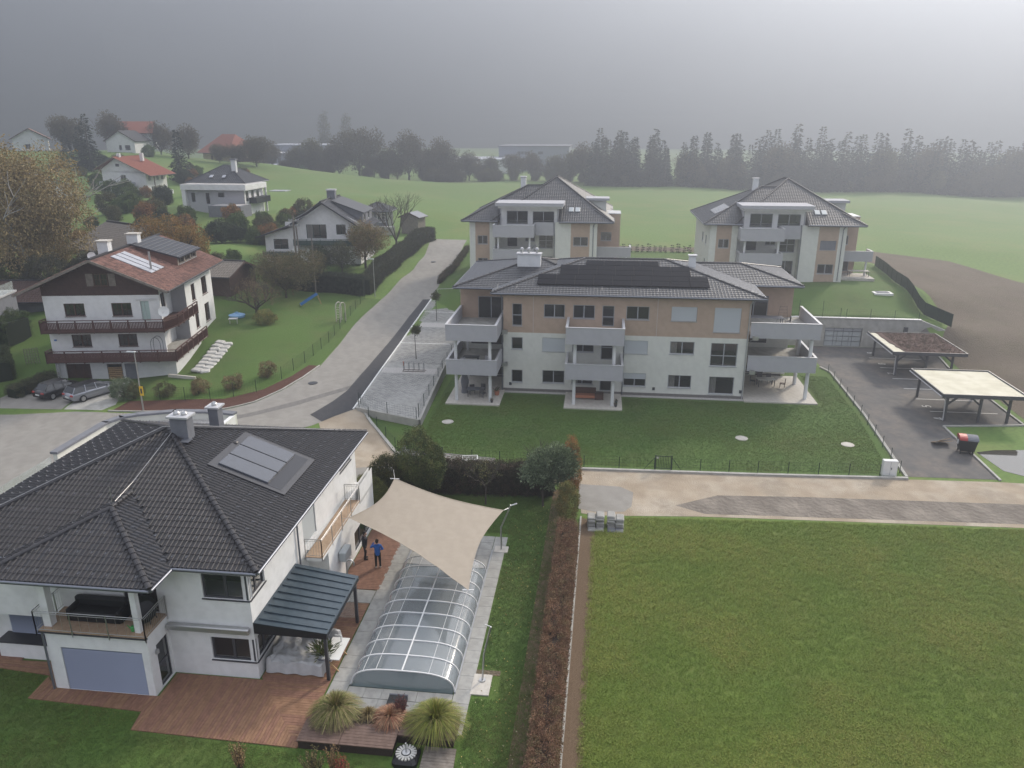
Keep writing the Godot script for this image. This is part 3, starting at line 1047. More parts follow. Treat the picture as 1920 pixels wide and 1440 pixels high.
func materials() -> void:
	surf("lawn", [Color(0.045, 0.092, 0.01), Color(0.068, 0.13, 0.016), Color(0.1, 0.16, 0.026)], 3.1, 0.95, "fine", "grain", 0.5, 3.0, "grain")
	broad("lawn", [Color(0.042, 0.08, 0.012), Color(0.1, 0.11, 0.03), Color(0.065, 0.14, 0.018)], 23.0, 0.55)
	surf("meadow", [Color(0.075, 0.115, 0.015), Color(0.12, 0.175, 0.023), Color(0.17, 0.21, 0.04)], 2.3, 0.95, "fine", "grain", 0.5, 4.0, "grain")
	broad("meadow", [Color(0.075, 0.13, 0.017), Color(0.15, 0.16, 0.04), Color(0.1, 0.18, 0.026)], 17.0, 0.6)
	surf("field", [Color(0.065, 0.115, 0.018), Color(0.095, 0.165, 0.026), Color(0.13, 0.2, 0.038)], 9.0, 0.95, "fine", "grain", 0.4)
	broad("field", [Color(0.075, 0.15, 0.025), Color(0.16, 0.17, 0.05), Color(0.1, 0.175, 0.033)], 70.0, 0.6)
	surf("soil", [Color(0.085, 0.064, 0.043), Color(0.125, 0.096, 0.067), Color(0.17, 0.137, 0.097)], 2.7, 1.0, "fine", "grain", 0.5, 6.0, "fine")
	broad("soil", [Color(0.08, 0.06, 0.04), Color(0.1, 0.09, 0.045), Color(0.17, 0.135, 0.1)], 14.0, 0.5)
	surf("sand", [Color(0.27, 0.215, 0.155), Color(0.34, 0.275, 0.2), Color(0.42, 0.345, 0.26)], 7.0, 1.0, "coarse", "grain", 0.5, 1.5, "grain")
	broad("sand", [Color(0.25, 0.215, 0.17), Color(0.46, 0.41, 0.335), Color(0.33, 0.28, 0.225)], 15.0, 0.7)
	surf("mud", [Color(0.13, 0.108, 0.088), Color(0.17, 0.147, 0.122), Color(0.26, 0.225, 0.185)], 8.0, 0.95, "coarse", "grain", 0.4, 2.5, "fine")
	surf("road", [Color(0.21, 0.195, 0.175), Color(0.25, 0.235, 0.21), Color(0.29, 0.275, 0.25)], 4.0, 0.95, "coarse", "grain", 0.45, 0.8, "grain")
	broad("road", [Color(0.2, 0.185, 0.165), Color(0.27, 0.255, 0.23), Color(0.23, 0.215, 0.19)], 19.0, 0.5)
	surf("asphalt", [Color(0.028, 0.028, 0.031), Color(0.04, 0.04, 0.044), Color(0.06, 0.058, 0.06)], 2.0, 0.85, "coarse", "grain", 0.6, 1.2, "grain")
	surf("drive", [Color(0.055, 0.055, 0.057), Color(0.078, 0.075, 0.073), Color(0.11, 0.1, 0.092)], 3.0, 0.85, "coarse", "grain", 0.5, 1.0, "grain")
	broad("drive", [Color(0.06, 0.058, 0.058), Color(0.15, 0.125, 0.105), Color(0.075, 0.07, 0.068)], 11.0, 0.75)
	surf("patch", [Color(0.13, 0.125, 0.115), Color(0.16, 0.15, 0.14), Color(0.19, 0.18, 0.165)], 2.0, 0.95, "coarse", "grain", 0.5)
	surf("concrete", [Color(0.29, 0.28, 0.255), Color(0.36, 0.35, 0.32), Color(0.43, 0.42, 0.39)], 3.0, 0.9, "coarse", "grain", 0.4, 0.6, "fine")
	surf("paving", [Color(0.24, 0.235, 0.22), Color(0.31, 0.305, 0.285), Color(0.37, 0.365, 0.345)], 1.7, 0.85, "coarse", "grain", 0.5, 0.4, "grain")
	surf("pale_paving", [Color(0.4, 0.37, 0.33), Color(0.47, 0.44, 0.39), Color(0.54, 0.51, 0.46)], 1.3, 0.85, "coarse", "grain", 0.5)
	surf("pebbles", [Color(0.25, 0.24, 0.23), Color(0.42, 0.4, 0.38), Color(0.6, 0.58, 0.55)], 0.8, 0.95, "cell", "grain", 0.5, 5.0, "cell")
	surf("mulch", [Color(0.055, 0.022, 0.014), Color(0.1, 0.042, 0.027), Color(0.16, 0.075, 0.05)], 1.2, 1.0, "fine", "grain", 0.6, 6.0, "grain")
	surf("litter", [Color(0.1, 0.062, 0.035), Color(0.17, 0.115, 0.07), Color(0.26, 0.19, 0.12)], 1.1, 1.0, "fine", "grain", 0.6, 6.0, "grain")
	surf("sedum", [Color(0.075, 0.04, 0.032), Color(0.12, 0.07, 0.055), Color(0.2, 0.14, 0.11)], 1.1, 1.0, "fine", "grain", 0.6, 6.0, "grain")
	surf("membrane", [Color(0.48, 0.45, 0.34), Color(0.55, 0.52, 0.4), Color(0.6, 0.57, 0.46)], 6.0, 0.8, "coarse", "grain", 0.2)
	surf("water", [Color(0.055, 0.05, 0.04), Color(0.06, 0.055, 0.045)], 5.0, 0.04)
	surf("cream", [Color(0.62, 0.625, 0.575), Color(0.66, 0.665, 0.61), Color(0.69, 0.695, 0.64)], 2.4, 0.95, "coarse", "grain", 0.4, 0.5, "grain")
	surf("tan", [Color(0.405, 0.3, 0.225), Color(0.435, 0.325, 0.245), Color(0.46, 0.345, 0.262)], 2.4, 0.95, "coarse", "grain", 0.4, 0.5, "grain")
	surf("white", [Color(0.66, 0.66, 0.65), Color(0.72, 0.72, 0.71), Color(0.755, 0.755, 0.745)], 2.4, 0.95, "coarse", "grain", 0.35, 0.4, "grain")
	surf("old_white", [Color(0.6, 0.61, 0.61), Color(0.66, 0.67, 0.67), Color(0.7, 0.7, 0.7)], 2.4, 0.95, "coarse", "grain", 0.4, 0.5, "grain")
	surf("grey_render", [Color(0.385, 0.385, 0.405), Color(0.4, 0.4, 0.42), Color(0.415, 0.415, 0.435)], 2.4, 0.9, "coarse", "grain", 0.35, 0.4, "grain")
	surf("slate_render", [Color(0.14, 0.145, 0.165), Color(0.165, 0.17, 0.19), Color(0.185, 0.19, 0.21)], 2.4, 0.9, "coarse", "grain", 0.35)
	plain("pool_water", Color(0.05, 0.075, 0.08), 0.05)
	plain("coping", Color(0.5, 0.5, 0.51), 0.5, 0.2)
	for i in 3:
		surf("tile_%d" % i, [[Color(0.016, 0.015, 0.018), Color(0.026, 0.024, 0.027), Color(0.045, 0.04, 0.04)], [Color(0.021, 0.019, 0.021), Color(0.032, 0.029, 0.031), Color(0.055, 0.05, 0.045)], [Color(0.017, 0.017, 0.021), Color(0.024, 0.024, 0.029), Color(0.036, 0.035, 0.039)]][i], 0.9, 0.42, "fine", "grain", 0.5, 0.8, "grain")
	var tm: StandardMaterial3D = surf("tile", [Color(0.016, 0.015, 0.018), Color(0.026, 0.024, 0.027), Color(0.05, 0.045, 0.043)], 0.9, 0.42, "fine", "grain", 0.5, 0.8, "grain")
	tm.vertex_color_use_as_albedo = true
	var t2: StandardMaterial3D = surf("slate_tile", [Color(0.024, 0.026, 0.032), Color(0.036, 0.038, 0.046), Color(0.055, 0.057, 0.065)], 1.2, 0.5, "fine", "grain", 0.5)
	t2.vertex_color_use_as_albedo = true
	var t3: StandardMaterial3D = surf("red_tile", [Color(0.13, 0.06, 0.045), Color(0.2, 0.1, 0.075), Color(0.3, 0.2, 0.16)], 0.8, 0.8, "fine", "grain", 0.6)
	t3.vertex_color_use_as_albedo = true
	surf("orange_tile", [Color(0.2, 0.06, 0.035), Color(0.25, 0.08, 0.05), Color(0.29, 0.11, 0.075)], 1.0, 0.85, "fine", "grain", 0.5)
	plain("roof_base", Color(0.018, 0.018, 0.021), 0.7)
	plain("fascia", Color(0.03, 0.032, 0.04), 0.45, 0.3)
	plain("gutter", Color(0.2, 0.21, 0.24), 0.4, 0.6)
	plain("pale_gutter", Color(0.4, 0.41, 0.43), 0.4, 0.6)
	surf("seam", [Color(0.19, 0.195, 0.21), Color(0.215, 0.22, 0.235), Color(0.24, 0.245, 0.26)], 2.0, 0.4, "coarse", "grain", 0.3)
	M.seam.metallic = 0.5
	plain("metal", Color(0.5, 0.5, 0.5), 0.35, 0.9)
	plain("steel", Color(0.45, 0.45, 0.45), 0.4, 0.8)
	plain("dark_steel", Color(0.06, 0.062, 0.07), 0.5, 0.4)
	plain("fence_green", Color(0.012, 0.03, 0.022), 0.5, 0.3)
	plain("frame", Color(0.3, 0.31, 0.33), 0.5)
	plain("dark_frame", Color(0.055, 0.055, 0.062), 0.45)
	plain("white_frame", Color(0.65, 0.65, 0.65), 0.5)
	plain("green_frame", Color(0.02, 0.06, 0.05), 0.5)
	plain("brown_frame", Color(0.075, 0.032, 0.02), 0.5)
	plain("sill", Color(0.42, 0.43, 0.46), 0.4, 0.3)
	plain("dark_sill", Color(0.06, 0.06, 0.066), 0.45, 0.3)
	plain("shutter", Color(0.42, 0.45, 0.46), 0.5, 0.2)
	plain("blue_shutter", Color(0.22, 0.245, 0.32), 0.4, 0.3)
	plain("curtain", Color(0.55, 0.53, 0.5), 0.95)
	plain("room", Color(0.16, 0.14, 0.12), 0.9)
	glassy("glass", Color(0.02, 0.025, 0.03), 0.45)
	glassy("clear_glass", Color(0.6, 0.68, 0.66), 0.22)
	glassy("dome_pane", Color(0.42, 0.45, 0.47), 0.3, 0.1)
	plain("solar", Color(0.009, 0.009, 0.013), 0.5, 0.0, 0.1)
	plain("collector", Color(0.06, 0.065, 0.08), 0.08, 0.0, 0.8)
	surf("deck", [Color(0.165, 0.085, 0.046), Color(0.23, 0.125, 0.07), Color(0.29, 0.165, 0.097)], 1.4, 0.75, "coarse", "grain", 0.5, 0.8, "grain")
	surf("deck_b", [Color(0.15, 0.073, 0.046), Color(0.21, 0.107, 0.068), Color(0.265, 0.14, 0.093)], 1.1, 0.75, "coarse", "grain", 0.5, 0.8, "grain")
	surf("bench_wood", [Color(0.09, 0.055, 0.042), Color(0.125, 0.08, 0.062), Color(0.16, 0.105, 0.085)], 1.2, 0.75, "coarse", "grain", 0.5, 0.8, "grain")
	surf("grey_wood", [Color(0.13, 0.11, 0.09), Color(0.19, 0.165, 0.14), Color(0.25, 0.22, 0.19)], 1.2, 0.85, "coarse", "grain", 0.5, 0.8, "grain")
	surf("brown_wood", [Color(0.035, 0.017, 0.013), Color(0.06, 0.03, 0.023), Color(0.085, 0.045, 0.035)], 1.3, 0.7, "coarse", "grain", 0.5, 0.8, "grain")
	surf("balcony_wood", [Color(0.055, 0.022, 0.017), Color(0.08, 0.033, 0.026), Color(0.11, 0.05, 0.04)], 1.3, 0.6, "coarse", "grain", 0.5)
	surf("floor_tile", [Color(0.3, 0.2, 0.13), Color(0.36, 0.255, 0.17), Color(0.42, 0.31, 0.21)], 1.0, 0.8, "coarse", "grain", 0.5)
	surf("sail", [Color(0.34, 0.29, 0.23), Color(0.365, 0.312, 0.248), Color(0.39, 0.335, 0.27)], 2.5, 0.9, "coarse", "grain", 0.4)
	M.sail.backlight_enabled = true
	M.sail.backlight = Color(0.35, 0.3, 0.25)
	surf("cloth", [Color(0.37, 0.37, 0.37), Color(0.43, 0.43, 0.43), Color(0.48, 0.48, 0.48)], 1.5, 0.6, "coarse", "grain", 0.3)
	surf("metal_roof", [Color(0.035, 0.052, 0.066), Color(0.042, 0.062, 0.078), Color(0.05, 0.072, 0.09)], 1.6, 0.35, "coarse", "grain", 0.3)
	plain("anthracite", Color(0.018, 0.02, 0.025), 0.4, 0.3)
	plain("black", Color(0.006, 0.006, 0.007), 0.5)
	plain("rubber", Color(0.012, 0.012, 0.012), 0.85)
	plain("white_paint", Color(0.68, 0.68, 0.66), 0.7)
	plain("chalk", Color(0.5, 0.5, 0.48), 0.9)
	plain("red", Color(0.34, 0.03, 0.025), 0.5)
	plain("yellow", Color(0.65, 0.42, 0.02), 0.5)
	plain("blue", Color(0.03, 0.16, 0.42), 0.6)
	plain("pale_blue", Color(0.2, 0.38, 0.6), 0.5)
	plain("terracotta", Color(0.4, 0.16, 0.09), 0.85)
	plain("green_plastic", Color(0.05, 0.3, 0.07), 0.5)
	plain("pale_green", Color(0.42, 0.52, 0.48), 0.8)
	plain("orange", Color(0.6, 0.13, 0.03), 0.5)
	surf("stone", [Color(0.36, 0.35, 0.33), Color(0.46, 0.45, 0.42), Color(0.56, 0.54, 0.5)], 0.9, 0.9, "coarse", "grain", 0.5, 1.2, "fine")
	surf("bark", [Color(0.04, 0.033, 0.026), Color(0.075, 0.062, 0.05), Color(0.12, 0.1, 0.085)], 0.5, 0.95, "fine", "grain", 0.5, 2.0, "fine")
	surf("birch_bark", [Color(0.1, 0.095, 0.09), Color(0.4, 0.38, 0.36), Color(0.5, 0.48, 0.45)], 0.5, 0.9, "fine", "grain", 0.3)
	surf("twig_brown", [Color(0.025, 0.016, 0.012), Color(0.045, 0.03, 0.022), Color(0.065, 0.045, 0.033)], 0.7, 1.0, "fine", "grain", 0.6, 3.0, "grain")
	surf("twig_green", [Color(0.008, 0.013, 0.005), Color(0.014, 0.022, 0.008), Color(0.022, 0.03, 0.012)], 0.7, 1.0, "fine", "grain", 0.6, 3.0, "grain")
	leafy("leaf", Color(1, 1, 1), 0.45)
	leafy("blade", Color(1, 1, 1), 0.6)
	leafy("body", Color(1, 1, 1), 0.0).backlight_enabled = false
	plain("black_car", Color(0.008, 0.008, 0.01), 0.25)
	M.black_car.clearcoat_enabled = true
	plain("grey_car", Color(0.28, 0.29, 0.32), 0.3, 0.5)
	M.grey_car.clearcoat_enabled = true
	plain("car_glass", Color(0.012, 0.014, 0.016), 0.05, 0.0, 0.8)
	plain("hall_wall", Color(0.25, 0.27, 0.31), 0.7)
	plain("hall_roof", Color(0.4, 0.42, 0.46), 0.6)
	plain("hall_green", Color(0.06, 0.26, 0.08), 0.7)
	plain("cream_wall", Color(0.55, 0.47, 0.28), 0.9)
	plain("log_end", Color(0.42, 0.28, 0.15), 0.9)

# ---------------------------------------------------------------- ground, roads, paths
const LANE := [[-20.9, -60.8], [-23.2, -56.8], [-25.5, -54.2], [-29.0, -53.3], [-33.0, -53.0], [-36.0, -51.6], [-36.7, -50.0], [-36.7, -34.0], [-110.0, -34.0], [-110.0, -56.5], [-62.0, -56.4], [-50.0, -57.0], [-45.0, -58.2], [-40.6, -58.3], [-32.8, -59.0], [-31.7, -59.8], [-30.1, -61.6], [-28.7, -64.6], [-27.95, -67.7], [-27.6, -71.5], [-28.0, -78.9], [-28.5, -86.0], [-28.5, -91.6], [-28.3, -97.0], [-28.05, -106.0], [-27.8, -113.0], [-27.9, -120.0], [-28.5, -127.0], [-29.8, -135.3], [-23.4, -135.2], [-22.8, -127.0], [-22.2, -116.0], [-22.0, -106.0], [-21.8, -97.0], [-21.7, -88.0], [-21.4, -75.0], [-21.1, -66.0]]
const LAWN_MAIN := [[-20.9, -62.6], [-15.1, -53.5], [-13.6, -52.9], [-9.0, -52.3], [-0.8, -52.2], [11.2, -52.6], [22.2, -53.2], [23.4, -66.0], [23.8, -78.4], [23.3, -80.0], [23.2, -88.0], [-14.3, -88.0], [-14.3, -60.0]]
const DRIVE := [[22.7, -53.4], [28.9, -53.6], [29.4, -63.9], [36.0, -64.9], [36.4, -81.0], [37.0, -86.0], [36.6, -88.7], [23.6, -88.7], [23.5, -80.2], [24.1, -78.2], [23.6, -66.0]]
const TRACK := [[-22.8, -57.6], [-21.0, -62.6], [-15.2, -53.4], [-13.6, -52.6], [-9.0, -52.0], [-0.8, -51.9], [11.2, -52.3], [22.4, -52.9], [29.0, -53.2], [33.0, -53.0], [60.0, -54.0], [60.0, -47.2], [27.4, -46.4], [14.0, -45.9], [7.0, -45.6], [2.6, -45.2], [0.4, -45.0], [-0.6, -45.2], [-0.9, -49.6], [-11.0, -49.0], [-14.2, -48.0], [-16.2, -46.0], [-19.0, -50.0]]
const POOL_GARDEN := [[-36.0, -8.0], [-1.55, -8.0], [-1.55, -48.6], [-14.0, -47.2], [-15.5, -44.5], [-36.2, -44.5], [-36.2, -30.0]]
# dark forested valley side, added unseen behind the fog to darken it
func fog_darkening_hills() -> void:
	var b := MB.new()
	var ns := FastNoiseLite.new()
	ns.seed = 5
	ns.frequency = 0.004
	var rows := []
	for i in 14:
		var row := []
		for j in 71:
			var az := deg_to_rad(lerpf(-95.0, 80.0, j / 70.0))
			var d := 680.0 + i * 36.0
			var p := Vector3(sin(az) * d, 0, -cos(az) * d)
			p.y = -3.0 + 270.0 * smoothstep(0.0, 13.0, i) * (1.0 + 0.2 * ns.get_noise_2d(p.x, p.z))
			row.append(p)
		rows.append(row)
	for i in 13:
		for j in 70:
			b.quad(rows[i][j], rows[i][j + 1], rows[i + 1][j + 1], rows[i + 1][j])
	struct("fog_darkening_hills", b, M.twig_green)
func land() -> void:
	struct("ground", ground_mesh(), M.field)
	struct("meadow", drape([[-1.0, -6.0], [60.0, -6.0], [60.0, -46.9], [27.4, -46.2], [14.0, -45.7], [7.0, -45.4], [2.6, -45.0], [1.2, -44.8], [-0.6, -44.8]], 0.006), M.meadow)
	struct("garden_lawn", drape(POOL_GARDEN, 0.006), M.lawn)
	struct("building_lawn", drape(LAWN_MAIN, 0.006), M.lawn)
	struct("upper_lawn", drape([[14.2, -89.2], [36.4, -89.2], [39.4, -92.0], [39.6, -115.0], [36.0, -127.0], [-21.6, -127.0], [-21.8, -108.0], [-21.6, -97.0], [-14.3, -88.6], [14.0, -88.6]], 0.008), M.lawn)
	struct("orchard_lawn", drape([[-31.8, -60.0], [-30.2, -61.7], [-28.8, -64.7], [-28.05, -67.8], [-27.7, -71.5], [-28.1, -79.0], [-28.6, -89.0], [-28.4, -97.0], [-36.0, -97.5], [-62.0, -97.0], [-78.0, -80.0], [-78.0, -60.0], [-56.0, -60.0], [-43.0, -61.5], [-40.0, -59.4]], 0.006), M.lawn)
	struct("soil_bank", drape([[36.8, -64.6], [37.4, -86.0], [40.4, -90.8], [39.8, -101.0], [40.2, -116.0], [37.0, -127.8], [14.6, -127.6], [14.0, -132.6], [44.5, -131.0], [53.0, -124.0], [57.0, -108.0], [58.0, -90.0], [47.0, -78.0], [44.0, -66.0], [38.0, -62.0]], 0.012), M.soil)
	struct("dirt_strip", drape([[-21.6, -127.4], [14.4, -127.6], [13.8, -131.8], [-21.4, -130.4]], 0.012), M.soil)
	struct("lane", drape(LANE, 0.02), M.road)
	struct("gravel_track", drape(TRACK, 0.014), M.sand)
	struct("worn_track", drape([[5.6, -47.0], [8.6, -48.8], [14.0, -49.2], [30.0, -49.8], [60.0, -51.0], [60.0, -47.6], [28.0, -46.9], [14.0, -46.3], [7.4, -46.0]], 0.02), M.mud)
	struct("old_lane_end", drape([[-0.9, -49.5], [-0.8, -45.8], [0.2, -45.5], [2.2, -45.7], [2.7, -46.5], [2.9, -48.6], [2.0, -49.4]], 0.024), M.road)
	struct("old_lane_end", drape([[-18.9, -49.8], [-16.3, -46.2], [-14.2, -48.2], [-11.0, -49.2], [-12.6, -50.6], [-15.6, -50.9]], 0.024), M.road)
	struct("new_asphalt", drape([[-20.9, -60.9], [-22.6, -57.8], [-24.1, -59.1], [-23.3, -62.4], [-22.85, -65.2], [-22.85, -83.0], [-23.0, -90.0], [-22.9, -97.5], [-21.85, -97.5], [-21.75, -88.0], [-21.35, -72.0]], 0.03), M.asphalt)
	struct("road_patch", drape([[-38.0, -57.4], [-30.0, -58.6], [-26.4, -62.2], [-22.9, -66.6], [-22.9, -65.4], [-26.2, -61.0], [-29.8, -57.6], [-38.0, -56.6]], 0.026), M.patch)
	struct("driveway", drape(DRIVE, 0.014), M.drive)
	struct("parking_pad", drape([[-54.4, -58.4], [-46.6, -58.6], [-48.4, -66.0], [-53.8, -65.6]], 0.012), M.road)
	struct("parking_pad", drape([[-46.4, -58.6], [-42.9, -58.7], [-42.4, -60.0], [-44.8, -66.6], [-48.2, -66.4]], 0.012), M.concrete)
	struct("pond", drape([[29.6, -58.6], [31.2, -59.2], [40.0, -60.2], [52.0, -60.0], [46.0, -55.0], [34.0, -54.6], [31.2, -54.3], [30.0, -55.2]], 0.02), M.water)
	struct("leaf_litter", drape([[-0.98, -8.0], [-0.25, -8.0], [0.35, -40.0], [0.3, -44.2], [-0.6, -44.6], [-0.75, -30.0]], 0.012), M.litter)
	struct("mulch_bed", drape([[-42.0, -58.8], [-33.0, -59.2], [-31.9, -60.1], [-30.3, -61.8], [-28.9, -64.8], [-28.15, -67.8], [-27.8, -71.5], [-28.8, -71.5], [-29.3, -68.0], [-30.6, -64.6], [-33.2, -62.0], [-41.6, -60.9]], 0.012), M.mulch)
	struct("lawn_bed", drape([[-3.1, -8.0], [-1.6, -8.0], [-1.6, -48.5], [-2.6, -48.4]], 0.012), M.litter)
	# lane kerb beside the mulch bed, kerbs and edgings of the plot
	var k := part(self, "kerb", kerb_line([[-42.2, -58.6], [-32.9, -59.1], [-31.8, -59.95], [-30.2, -61.7], [-28.8, -64.7], [-28.05, -67.8], [-27.7, -71.5]], 0.14, 0.1), M.concrete)
	tag(k, "pale concrete kerb between lane and red mulch bed", "kerb")
	k = part(self, "kerb", kerb_line([[-20.95, -62.7], [-15.1, -53.3], [-13.6, -52.65], [-9.0, -52.05], [-0.8, -51.95], [11.2, -52.35], [22.5, -52.95]], 0.24, 0.16), M.concrete)
	tag(k, "long pale concrete edging between building lawn and gravel track", "kerb")
	k = part(self, "kerb", kerb_line([[22.5, -53.2], [23.5, -66.0], [23.95, -78.3], [23.35, -80.1]], 0.2, 0.14), M.concrete)
	tag(k, "white concrete edging between building lawn and asphalt driveway", "kerb")
	k = part(self, "kerb", kerb_line([[28.95, -53.4], [29.25, -63.95], [36.1, -64.9], [36.5, -81.2], [37.1, -86.0]], 0.16, 0.12), M.concrete)
	tag(k, "concrete kerb along the carport side of the driveway", "kerb")
	k = part(self, "kerb", kerb_line([[-20.9, -61.0], [-21.3, -72.2], [-21.5, -79.5], [-21.75, -88.0], [-21.8, -97.4]], 0.14, 0.1), M.white_paint)
	tag(k, "thin white edging between dark asphalt strip and grey parking bays", "kerb")
	k = part(self, "garden_edging", kerb_line([[-1.0, -8.0], [-0.75, -30.0], [-0.6, -44.6]], 0.1, 0.12), M.concrete)
	tag(k, "pale concrete edging at the foot of the brown hedge beside the meadow", "kerb")
# ---------------------------------------------------------------- the long apartment building
func balcony(parent: Node3D, x0: float, x1: float, zf: float, zb: float, yb: float, yt: float, sides := "lr", back := 0.0) -> void:
	var b := MB.new()
	var t := 0.16
	b.box(Vector3(x0, yb, zf), Vector3(x1, yt, zf - t))
	if sides.contains("l"):
		b.box(Vector3(x0, yb, zf - t), Vector3(x0 + t, yt, zb))
	if sides.contains("r"):
		b.box(Vector3(x1 - t, yb, zf - t), Vector3(x1, yt, zb))
	if back != 0.0:
		b.box(Vector3(back, yb, zb), Vector3(x1, yt, zb + t))
	var o := part(parent, "balcony", b, M.grey_render)
	var s := MB.new()
	s.box(Vector3(x0 + t, yb + 0.02, zf - t), Vector3(x1 - t, yb + 0.28, zb))
	part(o, "floor_slab", s, M.concrete)
	var c := MB.new()
	var e := 0.03
	c.box(Vector3(x0 - e, yt + 0.002, zf + e), Vector3(x1 + e, yt + 0.045, zf - t - e))
	if sides.contains("l"):
		c.box(Vector3(x0 - e, yt + 0.002, zf - t - e), Vector3(x0 + t + e, yt + 0.044, zb))
	if sides.contains("r"):
		c.box(Vector3(x1 - t - e, yt + 0.002, zf - t - e), Vector3(x1 + e, yt + 0.044, zb))
	part(o, "coping", c, M.coping)
func column(parent: Node3D, x: float, z: float, y0: float, y1: float, r := 0.15) -> void:
	var b := MB.new()
	b.cone(Vector3(x, y0, z), Vector3(x, y1, z), r, r, 16)
	part(parent, "column", b, M.old_white)
func downpipe(parent: Node3D, pts: Array, mat: Material) -> void:
	var b := MB.new()
	b.tube(pts, 0.05, 8)
	part(parent, "downpipe", b, mat)
func main_building() -> void:
	var t := thing("apartment_building", "long three storey apartment building with grey balconies and black solar panels on its roof", "building", Vector3(-8.68, 0, -69.0))
	var W := 22.28
	var D := -15.5
	var F := face(Vector3(0, 0, 0))
	var two := {"n": 2}
	var shut := {"shut": 1.0}
	# lower walls: ground and first floor
	facade(t, F, W, 0.32, 5.8, [
		[0.77, 0.9, 1.82, 2.15, {}], [3.7, 0.95, 5.79, 2.2, {"n": 2}], [6.45, 0.95, 8.43, 2.2, {"n": 2, "curtain": 1}], [9.11, 0.34, 10.2, 2.3, {"bar": 0.62, "sill": false, "name": "door", "glass": M.glass}], [11.27, 0.92, 13.35, 2.21, {"n": 2, "shut": 0.45}], [15.38, 0.93, 17.5, 2.15, {"n": 2, "curtain": 1}], [19.11, 0.45, 21.37, 2.13, {"curtain": 1}],
		[0.77, 4.17, 1.82, 5.33, {}], [3.66, 4.05, 5.77, 5.37, shut], [6.45, 4.1, 8.43, 5.35, two], [9.11, 3.42, 10.2, 5.3, {"bar": 0.62, "sill": false, "name": "door"}], [11.22, 4.09, 13.37, 5.34, shut], [15.37, 4.18, 17.56, 5.37, {"n": 2, "curtain": 1}], [19.04, 3.14, 21.42, 5.33, {"n": 2, "bar": 0.45}]], M.cream)
	facade(t, F, W, 5.8, 9.42, [
		[0.84, 6.43, 1.76, 8.53, {"bar": 0.48}], [3.77, 7.3, 5.7, 8.55, two], [6.45, 7.28, 8.43, 8.54, two], [9.11, 6.6, 10.2, 8.54, {"bar": 0.45, "sill": false, "name": "door"}], [11.27, 7.31, 13.34, 8.54, two], [15.31, 7.28, 17.57, 8.6, shut], [19.11, 6.35, 21.45, 8.6, shut]], M.tan)
	boxpart(t, "plinth", Vector3(-0.02, -0.3, 0.012), Vector3(W + 0.02, 0.32, -0.3), M.patch)
	# joint lines in the upper render
	for x in [2.78, 14.05]:
		boxpart(t, "render_joint", Vector3(x, 5.8, 0.001), Vector3(x + 0.03, 9.4, 0.012), M.coping)
	# left and right return walls of the front block
	facade(t, face(Vector3(0, 0, -3.9), -PI / 2), 3.9, 0.3, 5.8, [], M.cream)
	facade(t, face(Vector3(0, 0, -3.9), -PI / 2), 3.9, 5.8, 9.42, [], M.tan)
	facade(t, face(Vector3(W, 0, 0), PI / 2), 7.4, 0.3, 5.8, [], M.cream)
	facade(t, face(Vector3(W, 0, 0), PI / 2), 7.4, 5.8, 9.42, [], M.tan)
	# left wing
	var LW := face(Vector3(-4.7, 0, -3.9))
	facade(t, LW, 4.7, 0.3, 5.8, [[1.0, 0.34, 4.2, 2.45, {"n": 3, "sill": false, "frame": M.dark_frame}], [1.0, 3.5, 4.2, 5.4, {"n": 3, "sill": false, "frame": M.dark_frame}]], M.cream)
	facade(t, LW, 4.7, 5.8, 9.42, [[1.75, 6.1, 4.3, 8.3, {"n": 2, "sill": false}]], M.tan)
	facade(t, face(Vector3(-4.7, 0, D), -PI / 2), -D - 3.9, 0.3, 5.8, [], M.cream)
	facade(t, face(Vector3(-4.7, 0, D), -PI / 2), -D - 3.9, 5.8, 9.42, [], M.tan)
	# right wing
	var RW := face(Vector3(W, 0, -7.4))
	facade(t, RW, 5.3, 0.3, 5.8, [[0.5, 0.34, 3.2, 2.45, {"n": 2, "sill": false, "frame": M.dark_frame}], [0.5, 3.5, 3.2, 5.4, {"n": 2, "sill": false, "frame": M.dark_frame}]], M.cream)
	facade(t, RW, 5.3, 5.8, 9.42, [[0.3, 6.1, 3.0, 8.25, {"n": 2, "sill": false, "shut": 0.3, "shutter": M.slate_render}]], M.tan)
	facade(t, face(Vector3(W + 5.3, 0, -7.4), PI / 2), -D - 7.4, 0.3, 5.8, [], M.cream)
	facade(t, face(Vector3(W + 5.3, 0, -7.4), PI / 2), -D - 7.4, 5.8, 9.42, [], M.tan)
	# back and floors close the shell
	facade(t, face(Vector3(W + 5.3, 0, D), PI), W + 10.0, 0.0, 9.42, [[6.0, 1.0, 8.0, 2.3], [20.0, 4.2, 22.0, 5.4]], M.cream)
	for y in [0.32, 3.3, 6.0]:
		boxpart(t, "floor_slab", Vector3(-4.4, y - 0.3, D + 0.35), Vector3(W + 5.0, y, -7.75), M.room)
		boxpart(t, "floor_slab", Vector3(0.35, y - 0.3, -7.75), Vector3(W - 0.35, y, -0.32), M.room)
		boxpart(t, "floor_slab", Vector3(-4.35, y - 0.3, -7.75), Vector3(0.35, y, -4.22), M.room)
	boxpart(t, "inner_wall", Vector3(0.35, 0.3, -4.6), Vector3(W - 0.35, 9.3, -4.45), M.room)
	# balconies: left stack, middle stack, right stack
	balcony(t, -4.7, -0.12, 3.95, -3.9, 5.88, 7.34, "lr")
	balcony(t, -4.7, -0.12, 3.95, -3.9, 2.74, 4.12, "lr")
	for y in [[0.12, 2.74], [3.02, 5.88]]:
		column(t, -3.9, 3.4, y[0], y[1]); column(t, -0.8, 3.4, y[0], y[1])
		column(t, -3.9, -3.0, y[0], y[1], 0.12)
